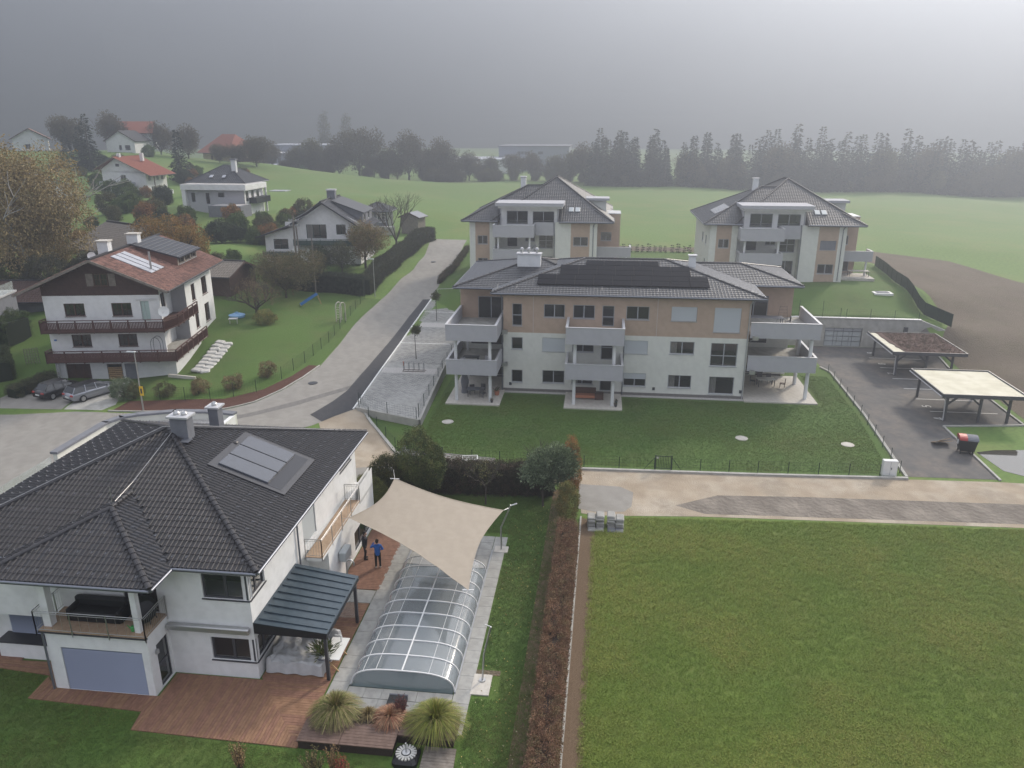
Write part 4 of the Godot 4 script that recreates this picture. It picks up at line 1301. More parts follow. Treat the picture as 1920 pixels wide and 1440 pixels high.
	balcony(t, 5.98, 11.08, 3.9, 0.0, 5.86, 7.36, "lr")
	balcony(t, 5.98, 11.08, 3.9, 0.0, 2.62, 4.04, "lr")
	for y in [[0.12, 2.62], [2.9, 5.86]]:
		column(t, 6.8, 3.3, y[0], y[1]); column(t, 10.25, 3.3, y[0], y[1])
	balcony(t, W + 0.12, 28.5, 0.05, -7.4, 5.9, 7.3, "r")
	balcony(t, W + 0.12, 28.45, 0.05, -7.4, 2.78, 4.2, "r")
	for y in [[0.12, 2.78], [3.06, 5.9]]:
		column(t, 27.95, -0.55, y[0], y[1], 0.17); column(t, 28.0, -4.9, y[0], y[1], 0.17)
	# terrace slabs
	boxpart(t, "terrace", Vector3(-4.8, -0.1, 4.35), Vector3(0.15, 0.12, -3.9), M.pale_paving)
	boxpart(t, "terrace", Vector3(5.95, -0.1, 4.3), Vector3(11.15, 0.12, 0.02), M.pale_paving)
	boxpart(t, "terrace", Vector3(W + 0.02, -0.1, 0.75), Vector3(28.8, 0.12, -7.4), M.pale_paving)
	boxpart(t, "gravel_border", Vector3(0.16, -0.05, 0.5), Vector3(5.94, 0.05, 0.014), M.pebbles)
	boxpart(t, "gravel_border", Vector3(11.16, -0.05, 0.5), Vector3(W + 0.01, 0.05, 0.014), M.pebbles)
	# pipes, vents, lamps
	downpipe(t, [Vector3(-0.2, 9.35, 0.1), Vector3(-0.1, 9.0, 0.07), Vector3(-0.1, 0.1, 0.07)], M.gutter)
	downpipe(t, [Vector3(11.2, 5.85, 0.1), Vector3(11.2, 0.1, 0.1)], M.gutter)
	downpipe(t, [Vector3(W + 0.05, 9.4, 0.3), Vector3(W - 0.1, 8.9, 0.07), Vector3(W - 0.1, 0.1, 0.07)], M.pale_gutter)
	for x in [0.55, 14.0, 21.9]:
		boxpart(t, "air_vent", Vector3(x, 0.62, 0.0), Vector3(x + 0.24, 0.9, 0.05), M.dark_steel)
	for p in [Vector3(-0.15, 5.6, 0.3), Vector3(-0.15, 2.5, 0.3), Vector3(W + 0.1, 5.7, 0.35), Vector3(W + 0.1, 2.5, 0.35)]:
		var f := MB.new()
		f.bar(p, p + Vector3(0.3, 0.25, 0.25), 0.06, 0.06); f.box(p + Vector3(0.15, 0.2, 0.1), p + Vector3(0.6, 0.55, 0.5))
		part(t, "ventilation_hood", f, M.steel)
	# roofs: three hipped roofs that run into one another
	var RF := [-1.0, 23.4, 0.6, -16.0, 9.62, 0.235, 0.235]
	var RL := [-4.95, 10.0, -1.7, -16.0, 9.6, 0.235, 0.235]
	var RR := [12.0, 28.0, -5.7, -16.0, 9.6, 0.235, 0.235]
	var o := {"tile": M.slate_tile, "tw": 0.3, "tl": 0.42, "gutters": ["f", "l", "r"], "roll": 0.012}
	var rf := hip_roof(t, RF, "f", "lr", [RL, RR], o)
	hip_roof(t, RL, "f", "l", [RF], o)
	hip_roof(t, RR, "f", "r", [RF], o)
	# solar panels in three stepped rows on the front slope
	var u := Vector3(1, 0, 0)
	var s := Vector3(0, 0.235, -1).normalized()
	var nn := u.cross(s)
	var pm := MB.new()
	pm.cbox(Vector3(-0.86, 0.0, -0.56), Vector3(0.86, 0.045, 0.56), 0.012)
	var pmesh := pm.mesh()
	for row in [[2.4, 4.46, 9], [3.56, 4.46, 9], [4.72, 6.46, 7], [5.88, 6.46, 7], [7.04, 8.86, 4]]:
		for i in row[2]:
			var at: Vector3 = Vector3(-1.0, 9.62, 0.6) + u * (row[1] + 0.4 + i * 1.745) + s * row[0] + nn * 0.12
			var p := part(rf, "solar_panel", pmesh, M.solar)
			p.transform = Transform3D(Basis(u, nn, -s), at)
	# chimneys and roof bits
	var ch := boxpart(t, "chimney", Vector3(0.6, 10.6, -6.6), Vector3(2.9, 12.0, -7.5), M.old_white)
	boxpart(ch, "chimney_cap", Vector3(0.5, 12.003, -6.5), Vector3(3.0, 12.1, -7.6), M.coping)
	for x in [1.0, 1.7, 2.5]:
		var f := MB.new()
		f.lathe(Vector3(x, 12.1, -7.05), [Vector2(0.12, 0), Vector2(0.12, 0.3), Vector2(0.2, 0.36), Vector2(0.16, 0.5), Vector2(0.0, 0.56)], 12)
		part(ch, "flue", f, M.metal)
	ch = boxpart(t, "chimney", Vector3(17.3, 10.6, -6.8), Vector3(17.95, 12.1, -7.4), M.old_white)
	boxpart(ch, "chimney_cap", Vector3(17.2, 12.103, -6.7), Vector3(18.05, 12.18, -7.5), M.coping)
	var rod := MB.new()
	for x in [-0.6, 1.2, 9.0, 14.06, 22.4]:
		rod.tube([Vector3(x, 9.3, 0.75), Vector3(x, 10.1, -0.9)], 0.012, 4)
	part(rf, "lightning_wire", rod, M.metal)

# ---------------------------------------------------------------- the two hipped blocks behind
func far_block(called: String, label: String, at: Vector3, kind: int) -> void:
	var t := thing(called, label, "building", at, 0.0, "hipped apartment blocks")
	var W := 16.9
	var D := -16.0
	var F := face(Vector3.ZERO)
	var two := {"n": 2}
	# vertical bands of cream and tan
	facade(t, F, 0.78, -0.3, 6.95, [], M.cream)
	facade(t, F, 1.9, -0.3, 6.95, [[1.08, 3.95, 2.42, 5.1, two], [1.08, 0.9, 2.42, 2.1, two]], M.tan, 0.78)
	facade(t, F, 0.76, -0.3, 6.95, [], M.cream, 2.68)
	facade(t, F, 2.07, -0.3, 6.95, [], M.cream, 11.4)
	facade(t, F, 2.48, -0.3, 6.95, [[13.79, 3.9, 15.75, 5.08, {"shut": 1.0, "shutter": M.slate_render} if kind == 1 else two], [13.79, 0.85, 15.75, 2.1, two]], M.tan, 13.47)
	facade(t, F, 0.95, -0.3, 6.95, [], M.cream, 15.95)
	# recess behind the balconies
	var Rz := -1.6
	var G := face(Vector3(0, 0, Rz))
	facade(t, G, 7.96, -0.3, 6.95, [[4.9, 3.5, 6.2, 5.5, {"sill": false, "name": "door", "frame": M.dark_frame}], [7.3, 4.2, 8.6, 5.4, two], [9.15, 3.3, 11.06, 5.3, {"n": 2, "bar": 0.5}], [4.9, 0.3, 6.2, 2.3, {"sill": false, "name": "door"}], [9.15, 0.3, 11.06, 2.2, two]], M.cream, 3.44)
	facade(t, face(Vector3(3.44, 0, 0.0), PI / 2), 1.6, -0.3, 6.95, [], M.cream)
	facade(t, face(Vector3(11.4, 0, Rz), -PI / 2), 1.6, -0.3, 6.95, [], M.cream)
	# attic storey set in the roof
	facade(t, face(Vector3(0, 0, -0.6)), 7.4, 6.2, 8.95, [[4.91, 6.55, 7.74, 8.3, {"n": 2, "sill": false}], [8.37, 6.55, 11.22, 8.27, {"n": 2, "sill": false}]], M.white, 4.2)
	var ck := MB.new()
	ck.box(Vector3(4.0, 6.4, -0.6), Vector3(4.2, 8.95, -5.0)); ck.box(Vector3(11.6, 6.4, -0.6), Vector3(11.8, 8.95, -5.0))
	part(t, "dormer_cheek", ck, M.grey_render)
	boxpart(t, "dormer_band", Vector3(3.85, 8.68, 0.2), Vector3(12.3, 9.0, -4.5), M.white)
	boxpart(t, "dormer_canopy", Vector3(3.55, 9.003, 0.75), Vector3(12.5, 9.42, -4.8), M.grey_render)
	# balconies
	balcony(t, 3.44, 8.76, 2.5, -1.6, 5.22, 6.74, "lr")
	balcony(t, 3.46, 8.78, 2.5, -1.6, 2.25, 3.68, "lr")
	boxpart(t, "parapet", Vector3(8.8, 5.42, -0.02), Vector3(11.38, 6.9, -0.22), M.grey_render)
	boxpart(t, "parapet_floor", Vector3(8.8, 5.2, -0.03), Vector3(11.38, 5.41, -1.6), M.grey_render)
	for y in [[0.0, 2.25], [2.5, 5.22]]:
		column(t, 4.1, 1.9, y[0], y[1], 0.13); column(t, 8.2, 1.9, y[0], y[1], 0.13)
	# right wing, set back, with its own balcony
	facade(t, face(Vector3(W, 0, -5.6)), 3.1, -0.3, 6.95, [[0.5, 3.87, 1.95, 5.05, two], [0.5, 0.3, 2.4, 2.3, {"n": 2, "sill": false}]], M.tan)
	facade(t, face(Vector3(W, 0, 0), PI / 2), 5.6, -0.3, 6.95, [[3.0, 3.9, 4.2, 5.1, {}]] if kind == 1 else [], M.cream)
	facade(t, face(Vector3(W + 3.1, 0, -5.6), PI / 2), 10.4, -0.3, 6.95, [], M.tan)
	balcony(t, W - 0.2, 21.5, -3.2, -5.6, 2.0, 3.32, "lr")
	column(t, 20.9, -3.7, 0.0, 2.0, 0.13)
	column(t, 17.2, -3.7, 0.0, 2.0, 0.13)
	boxpart(t, "terrace", Vector3(W + 0.1, -0.3, -1.6), Vector3(21.6, 0.06, -5.58), M.pale_paving)
	# left side and back
	facade(t, face(Vector3(0, 0, D), -PI / 2), -D, -0.3, 6.95, [[11.6, 3.9, 12.8, 5.1, two], [8.0, 3.9, 9.4, 5.1, two], [11.6, 0.8, 12.8, 2.0, two]], M.cream)
	facade(t, face(Vector3(W + 3.1, 0, D), PI), W + 3.1, -0.3, 6.95, [], M.cream)
	for y in [0.1, 3.2]:
		boxpart(t, "floor_slab", Vector3(0.35, y - 0.2, D + 0.35), Vector3(W + 2.7, y, -6.0), M.room)
		boxpart(t, "floor_slab", Vector3(0.35, y - 0.2, -6.0), Vector3(W - 0.35, y, -2.0), M.room)
	boxpart(t, "inner_wall", Vector3(0.35, 0.0, -6.2), Vector3(W - 0.3, 6.9, -6.05), M.room)
	downpipe(t, [Vector3(16.6, 7.0, 0.3), Vector3(16.4, 6.5, 0.07), Vector3(16.4, 0, 0.07)], M.gutter)
	downpipe(t, [Vector3(11.2, 7.0, 0.1), Vector3(11.35, 5.0, 0.07), Vector3(11.35, 0, 0.07)], M.gutter)
	# roof in two bodies
	var R1 := [-0.95, 18.98, 0.7, -15.6, 7.1, 0.5, 0.5]
	var R2 := [2.97, 18.96, 0.69, -21.0, 7.1, 0.51, 0.63]
	var o := {"tile": M.slate_tile, "tw": 0.3, "tl": 0.36, "gutters": ["f", "r", "l"], "roll": 0.02}
	var r1 := hip_roof_cut(t, R1, "fl", [R2], o, 3.9, 11.9)
	hip_roof_cut(t, R2, "fr", [R1], o, 3.9, 11.9)
	var ch := boxpart(t, "chimney", Vector3(6.1, 10.4, -7.2), Vector3(6.8, 12.2, -7.9), M.old_white)
	boxpart(ch, "chimney_cap", Vector3(6.0, 12.203, -7.1), Vector3(6.9, 12.3, -8.0), M.coping)
	var sl := Vector3(0, 0.5, -1).normalized()
	for x in [13.1, 13.95]:
		var sky := MB.new()
		sky.xf = Transform3D(Basis(Vector3.RIGHT, Vector3.RIGHT.cross(sl), -sl), Vector3(x + 0.3, 8.35, -1.8))
		sky.cbox(Vector3(-0.32, 0.0, -0.5), Vector3(0.32, 0.14, 0.5), 0.03)
		part(r1, "skylight", sky, M.shutter)
	if kind == 1:
		var sd := Vector3(1, 0.5, 0).normalized()
		for i in 5:
			var sky := MB.new()
			sky.xf = Transform3D(Basis(Vector3(0, 0, 1), Vector3(-0.45, 0.89, 0), -sd), Vector3(1.6 , 8.42, -2.6 - i * 1.0))
			sky.cbox(Vector3(-0.2, 0.0, -1.0), Vector3(0.2, 0.12, 1.0), 0.03)
			part(r1, "skylight", sky, M.coping)
	boxpart(t, "dormer_canopy", Vector3(15.2, 9.3, -5.4), Vector3(18.4, 9.6, -8.6), M.grey_render)
	boxpart(t, "dormer_wall", Vector3(15.5, 7.4, -5.8), Vector3(18.0, 9.297, -8.4), M.cream)
	boxpart(t, "terrace_wall", Vector3(18.2, 6.2, -5.59), Vector3(20.0, 7.5, -9.5), M.tan)
	boxpart(t, "terrace_coping", Vector3(18.15, 7.503, -5.55), Vector3(20.05, 7.6, -9.55), M.coping)
# a hipped roof whose front slope is left open between x = a and b below the dormer
func hip_roof_cut(parent: Node3D, r: Array, tiles: String, over: Array, opt: Dictionary, a: float, b: float) -> Node3D:
	opt.cut = [a, b, 9.0]
	return hip_roof(parent, r, tiles, "", over, opt)
# ---------------------------------------------------------------- the white house in front
func railing(parent: Node3D, pts: Array, high: float, gap := 0.13, mat: Material = null, called := "railing") -> MeshInstance3D:
	var b := MB.new()
	var posts := MB.new()
	for k in range(pts.size() - 1):
		var p: Vector3 = pts[k]; var q: Vector3 = pts[k + 1]
		var up := Vector3(0, high, 0)
		b.cone(p + up, q + up, 0.022, 0.022, 8)
		b.cone(p + up * 0.9, q + up * 0.9, 0.012, 0.012, 6)
		b.cone(p + up * 0.08, q + up * 0.08, 0.012, 0.012, 6)
		var L := p.distance_to(q)
		var n := maxi(1, int(L / 1.3))
		for i in n + 1:
			var a := p.lerp(q, float(i) / n)
			posts.box(a + Vector3(-0.02, -0.22, -0.02), a + Vector3(0.02, high - 0.02, 0.02))
		var m := int(L / gap)
		for i in range(1, m):
			var a := p.lerp(q, float(i) / m)
			b.cone(a + up * 0.08, a + up * 0.9, 0.006, 0.006, 4, false)
	var o := part(parent, called, b, mat if mat else M.metal)
	part(o, "post", posts, mat if mat else M.metal)
	return o
func villa() -> void:
	var t := thing("white_villa", "white two storey house with dark tiled hip roof, solar collector and roofed balcony", "house", Vector3(-14.77, 0, -27.6))
	# house frame: x to the right wall at 0, z 0 at the front wall; front block stands out by 1.64
	var fr := {"frame": M.dark_frame, "sill_mat": M.dark_sill, "n": 2, "fw": 0.09}
	var xL := -15.0
	var zB := -15.2
	var y2 := 5.75
	# front wall right of the block, with corner windows on both floors
	facade(t, face(Vector3(-4.05, 0, 0)), 4.05, 0.0, 2.62, [[1.95, 0.92, 4.0, 2.12, fr]], M.white)
	facade(t, face(Vector3(-4.05, 0, 0)), 4.05, 2.62, y2, [[1.9, 4.15, 4.0, 5.4, fr]], M.white)
	# right wall
	facade(t, face(Vector3(0, 0, 0), PI / 2), -zB, 0.0, 2.62, [[0.05, 0.92, 1.9, 2.12, fr], [2.4, 0.02, 5.2, 2.3, {"frame": M.dark_frame, "n": 2, "sill": false}], [8.5, 0.5, 11.0, 2.2, fr]], M.white)
	facade(t, face(Vector3(0, 0, 0), PI / 2), -zB, 2.62, y2, [[0.05, 4.15, 1.6, 5.4, fr], [6.3, 3.1, 8.1, 5.3, {"frame": M.steel, "n": 2, "sill": false, "shut": 1.0}], [12.3, 4.6, 14.3, 5.5, {"frame": M.dark_frame, "sill_mat": M.dark_sill, "shut": 1.0, "shutter": M.gutter}]], M.white)
	# corner posts of the corner windows
	boxpart(t, "corner_post", Vector3(-0.16, 0.92, -0.03), Vector3(-0.03, 2.12, -0.16), M.dark_frame)
	boxpart(t, "corner_post", Vector3(-0.16, 4.15, -0.03), Vector3(-0.03, 5.4, -0.16), M.dark_frame)
	# back, left
	facade(t, face(Vector3(0, 0, zB), PI), -xL, 0.0, y2, [[3, 1, 4.5, 2.2, fr]], M.white)
	facade(t, face(Vector3(xL, 0, zB), -PI / 2), -zB, 0.0, y2, [[4, 1, 6, 2.2, fr]], M.white)
	facade(t, face(Vector3(xL, 0, 0)), 15.0 - 8.85, 2.62, y2, [], M.white)
	# wall behind the roofed balcony, with a dark door
	facade(t, face(Vector3(-8.85, 0, 0)), 4.8, 3.15, y2, [[2.9, 3.2, 4.5, 5.4, {"frame": M.dark_frame, "n": 2, "sill": false}]], M.white)
	# front block with the wide shutter
	facade(t, face(Vector3(-8.8, 0, 1.64)), 4.75, 0.0, 3.12, [[0.62, 0.05, 4.42, 2.28, {"frame": M.dark_frame, "n": 3, "sill": false, "deep": 0.28}]], M.white)
	facade(t, face(Vector3(-4.05, 0, 1.64), PI / 2), 1.64, 0.0, 3.12, [[0.55, 0.04, 1.5, 2.3, {"frame": M.dark_frame, "sill": false, "bar": 0.5, "name": "door"}]], M.white)
	facade(t, face(Vector3(-8.8, 0, 0), -PI / 2), 1.64, 0.0, 3.12, [], M.white)
	var sh := part(t, "roller_shutter", MB.new(), M.blue_shutter)
	var slat := MB.new()
	slat.quad(Vector3(0, 0, 0.06), Vector3(3.78, 0, 0.06), Vector3(3.78, 0.06, 0.0), Vector3(0, 0.05, 0.0))
	slat.quad(Vector3(0, -0.004, 0.0), Vector3(3.78, -0.004, 0.0), Vector3(3.78, 0, 0.06), Vector3(0, 0, 0.06))
	var sm := slat.mesh()
	sh.mesh = null
	var rail := MB.new()
	rail.box(Vector3(-8.18, 2.2, 1.5), Vector3(-4.38, 2.27, 1.6))
	sh.mesh = rail.mesh()
	for i in 23:
		var s := part(sh, "slat", sm, M.blue_shutter)
		s.position = Vector3(-8.17, 0.055 + i * 0.094, 1.57)
	# left bay with blue shutter and a bench-high sill
	facade(t, face(Vector3(xL, 0, -0.9)), 6.2, 0.0, 2.6, [[2.3, 0.9, 6.0, 2.5, {"frame": M.dark_frame, "sill": false, "deep": 0.2}]], M.white)
	var sh2 := boxpart(t, "roller_shutter", Vector3(-12.7, 2.5, -0.88), Vector3(-9.0, 2.58, -0.78), M.blue_shutter)
	var slat2 := MB.new()
	slat2.quad(Vector3(0, 0, 0.06), Vector3(3.68, 0, 0.06), Vector3(3.68, 0.05, 0.0), Vector3(0, 0.05, 0.0))
	slat2.quad(Vector3(0, -0.004, 0.0), Vector3(3.68, -0.004, 0.0), Vector3(3.68, 0, 0.06), Vector3(0, 0, 0.06))
	var sm2 := slat2.mesh()
	for i in 17:
		var s := part(sh2, "slat", sm2, M.blue_shutter)
		s.position = Vector3(-12.69, 0.9 + i * 0.094, -0.86)
	boxpart(t, "window_seat", Vector3(-12.9, 0.0, -0.1), Vector3(-8.82, 0.84, -0.88), M.white)
	boxpart(t, "seat_cover", Vector3(-12.95, 0.843, -0.05), Vector3(-8.83, 0.9, -0.87), M.dark_sill)
	boxpart(t, "bay_soffit", Vector3(xL, 2.5, -0.02), Vector3(-8.85, 2.615, -1.2), M.white)
	# floor slabs
	boxpart(t, "floor_slab", Vector3(-14.6, -0.1, -14.8), Vector3(-0.35, 0.03, -0.32), M.room)
	boxpart(t, "floor_slab", Vector3(-14.6, 2.75, -14.8), Vector3(-0.35, 3.0, -0.32), M.room)
	boxpart(t, "kitchen_top", Vector3(-3.4, 3.9, -0.5), Vector3(-0.5, 3.95, -1.7), M.coping)
	# roofed balcony: tiled floor, edge strip, posts
	boxpart(t, "balcony_floor", Vector3(-8.95, 3.125, 1.75), Vector3(-4.0, 3.2, 0.02), M.floor_tile)
	boxpart(t, "balcony_edge", Vector3(-8.98, 3.05, 1.78), Vector3(-3.97, 3.122, 1.66), M.dark_sill)
	boxpart(t, "roof_post", Vector3(-4.62, 3.2, 1.5), Vector3(-4.36, 5.7, 1.24), M.white)
	boxpart(t, "roof_post", Vector3(-8.85, 3.2, 1.5), Vector3(-8.5, 5.7, 1.15), M.white)
	railing(t, [Vector3(-9.0, 3.2, -0.9), Vector3(-9.0, 3.2, 1.82)], 1.0)
	railing(t, [Vector3(-9.0, 3.2, 1.82), Vector3(-3.95, 3.2, 1.82)], 1.0, 0.42)
	railing(t, [Vector3(-3.95, 3.2, 1.82), Vector3(-3.95, 3.2, 0.1)], 1.0)
	# awning box, lamp, pipes
	var aw := MB.new()
	aw.cbox(Vector3(-4.0, 2.55, 0.02), Vector3(-0.12, 2.82, 0.3), 0.05)
	part(t, "awning_box", aw, M.steel)
	boxpart(t, "wall_lamp", Vector3(-4.03, 1.95, 1.25), Vector3(-3.92, 2.15, 1.1), M.steel)
	downpipe(t, [Vector3(-8.86, 3.0, 1.7), Vector3(-8.86, 0.0, 1.7)], M.gutter)
	downpipe(t, [Vector3(0.1, 5.7, -5.4), Vector3(0.1, 2.6, -5.4)], M.gutter)
	# side balcony on the right wall
	boxpart(t, "side_balcony", Vector3(0.3, 2.82, -5.6), Vector3(1.2, 3.0, -12.0), M.white)
	boxpart(t, "balcony_floor", Vector3(0.3, 3.003, -5.58), Vector3(1.22, 3.04, -12.02), M.floor_tile)
	railing(t, [Vector3(0.32, 3.04, -5.62), Vector3(1.2, 3.04, -5.62)], 1.0)
	railing(t, [Vector3(1.2, 3.04, -5.62), Vector3(1.2, 3.04, -12.0)], 1.0, 1.6)
	railing(t, [Vector3(1.2, 3.04, -12.0), Vector3(0.32, 3.04, -12.0)], 1.0)
	# the ground floor stands out under the side balcony
	facade(t, face(Vector3(1.15, 0, -6.6), PI / 2), 8.2, 0.0, 2.8, [[4.2, 0.2, 7.6, 1.5, {"frame": M.dark_frame, "n": 3, "sill": false}]], M.white)
	facade(t, face(Vector3(0, 0, -6.6)), 1.15, 0.0, 2.8, [], M.white)
	boxpart(t, "side_roof", Vector3(0.0, 2.75, -6.6), Vector3(1.15, 2.82, -14.8), M.white)
	facade(t, face(Vector3(1.15, 0, -14.8), PI), 1.15, 0.0, 2.8, [], M.white)
	facade(t, face(Vector3(1.15, 0, -12.0), PI / 2), 2.8, 2.82, 3.9, [], M.white, 0.0, "parapet", 0.2)
	# roofs
	var RM := [-15.5, 0.66, 0.4, -15.7, 5.9, 0.385, 0.385]
	var RX := [-11.0, -3.2, 2.1, -10.0, 5.88, 0.383, 0.383]
	var o := {"tile": M.tile, "tw": 0.215, "tl": 0.36, "gutters": ["f", "r", "l"], "guards": true, "singles": 300, "fascia": 0.22}
	var o2 := {"tile": M.tile, "tw": 0.215, "tl": 0.36, "gutters": ["f", "r", "l"], "guards": true, "singles": 0, "fascia": 0.22}
	hip_roof(t, RX, "frl", "", [RM], o)
	var rm := hip_roof(t, RM, "frlb", "", [RX], o2)
	# collectors on the right slope
	var u := Vector3(0, 0, -1)
	var s := Vector3(-1, 0.385, 0).normalized()
	var nn := u.cross(s)
	var base := Vector3(0.66, 5.9, 0.4)
	var B := Basis(u, nn, -s)
	var flash := MB.new()
	flash.xf = Transform3D(B, base + u * 8.25 + s * 3.35 + nn * 0.07)
	flash.box(Vector3(-2.15, -0.05, -2.1), Vector3(2.15, 0.03, 2.05))
	var fl := part(rm, "collector_flashing", flash, M.dark_sill)
	for i in 3:
		var c := MB.new()
		c.xf = Transform3D(B, base + u * (8.25 + (i - 1) * 1.22) + s * 3.5 + nn * 0.1)
		c.cbox(Vector3(-0.585, 0, -1.55), Vector3(0.585, 0.1, 1.15), 0.02)
		part(rm, "solar_collector", c, M.collector)
		if i > 0:
			var d := MB.new()
			d.xf = Transform3D(B, base + u * (8.25 + (i - 1) * 1.22 - 0.61) + s * 3.5 + nn * 0.1)
			d.box(Vector3(-0.022, 0, -1.55), Vector3(0.022, 0.12, 1.15))
			part(rm, "collector_bar", d, M.fascia)
	var strip := MB.new()
	strip.xf = Transform3D(B, base + u * 8.25 + s * 2.0 + nn * 0.06)
	strip.box(Vector3(-1.9, 0, -0.35), Vector3(1.9, 0.05, 0.4))
	part(fl, "collector_apron", strip, M.fascia)
	# chimneys
	for c in [[-6.5, -7.45, 8.5, 9.75, 0.32, 0.46, 2], [-6.2, -10.4, 7.7, 9.2, 0.28, 0.28, 1]]:
		var cm := MB.new()
		cm.box(Vector3(c[0] - c[5], c[2], c[1] - c[4]), Vector3(c[0] + c[5], c[3], c[1] + c[4]))
		var ch := part(t, "chimney", cm, M.slate_render)
		boxpart(ch, "chimney_cap", Vector3(c[0] - c[5] - 0.12, c[3] + 0.003, c[1] - c[4] - 0.12), Vector3(c[0] + c[5] + 0.12, c[3] + 0.1, c[1] + c[4] + 0.12), M.coping)
		var ap := MB.new()
		ap.bar(Vector3(c[0] - c[5] - 0.2, c[2] + 0.12, c[1] + c[4] + 0.2), Vector3(c[0] + c[5] + 0.2, c[2] + 0.12, c[1] + c[4] + 0.2), 0.5, 0.03)
		part(ch, "flashing", ap, M.gutter)
		for i in c[6]:
			var f := MB.new()
			f.lathe(Vector3(c[0] + (i - (c[6] - 1) * 0.5) * 0.42, c[3] + 0.1, c[1]), [Vector2(0.16, 0), Vector2(0.16, 0.1), Vector2(0.13, 0.14), Vector2(0.1, 0.2), Vector2(0.08, 0.2), Vector2(0.05, 0.14), Vector2(0.0, 0.14)], 16)
			part(ch, "flue", f, M.metal)
	# vents and lightning conductor
	for p in [Vector3(-9.3, 8.05, -9.6), Vector3(-4.3, 7.75, -8.6)]:
		var v := MB.new()
		v.cbox(p + Vector3(-0.15, 0, -0.12), p + Vector3(0.15, 0.22, 0.16), 0.05)
		part(t, "roof_vent", v, M.tile_1)
	var w := MB.new()
	w.tube([Vector3(-15.3, 6.1, 0.2), Vector3(-7.6, 9.12, -7.5), Vector3(-6.9, 9.1, -7.65)], 0.014, 5)
	w.tube([Vector3(-6.9, 9.1, -7.5), Vector3(-7.2, 7.75, -3.8), Vector3(-7.1, 7.55, -2.1)], 0.014, 5)
	w.tube([Vector3(-7.1, 7.5, -1.9), Vector3(-7.1, 8.4, -1.9)], 0.014, 5)
	w.tube([Vector3(-6.9, 9.12, -7.75), Vector3(0.5, 6.05, -15.5)], 0.014, 5)
	part(t, "lightning_wire", w, M.metal)
	# low garage range behind, with a curved dark coping, and a glass fence to the left
	var g := thing("garage_range", "low white garage range with dark curved parapet behind the tiled villa roof", "garage", Vector3(-36.3, 0, -44.2))
	var pts := [Vector2(0, 0), Vector2(0.0, -5.6), Vector2(0.5, -6.8), Vector2(1.4, -7.5), Vector2(3.9, -8.5), Vector2(6.9, -8.8), Vector2(8.7, -8.55)]
	var wm := MB.new(); var cp := MB.new()
	for i in range(pts.size() - 1):
		var a: Vector2 = pts[i]; var b: Vector2 = pts[i + 1]
		var ext := (b - a).normalized() * 0.1
		wm.bar(Vector3(a.x, 1.3, a.y), Vector3(b.x + ext.x, 1.3, b.y + ext.y), 0.3, 3.2)
		cp.bar(Vector3(a.x - ext.x, 2.98, a.y - ext.y), Vector3(b.x + ext.x, 2.98, b.y + ext.y), 0.55, 0.16)
	part(g, "wall", wm, M.cream)
	part(g, "coping", cp, M.slate_render)
	var rp := PackedVector2Array()
	for e in pts:
		rp.push_back(e)
	rp.push_back(Vector2(8.7, 0.5)); rp.push_back(Vector2(0.0, 0.5))
	var rf := MB.new()
	rf.prism(rp, 2.2, 2.35)
	part(g, "flat_roof", rf, M.pebbles)
	boxpart(g, "wall", Vector3(8.55, 0, -8.4), Vector3(8.85, 2.9, 0.4), M.white)
	var gf := thing("glass_fence", "frameless glass fence panels on a low wall beside the street and the tiled roof", "fence", Vector3(-36.4, 0, -44.0))
	for i in 9:
		var pane := MB.new()
		pane.box(Vector3(-0.01, 1.7, 0.1 + i * 1.5), Vector3(0.01, 2.8, 1.54 + i * 1.5))
		part(gf, "pane", pane, M.clear_glass)
	boxpart(gf, "base_wall", Vector3(-0.12, -0.2, 0.05), Vector3(0.12, 1.75, 13.6), M.cream)
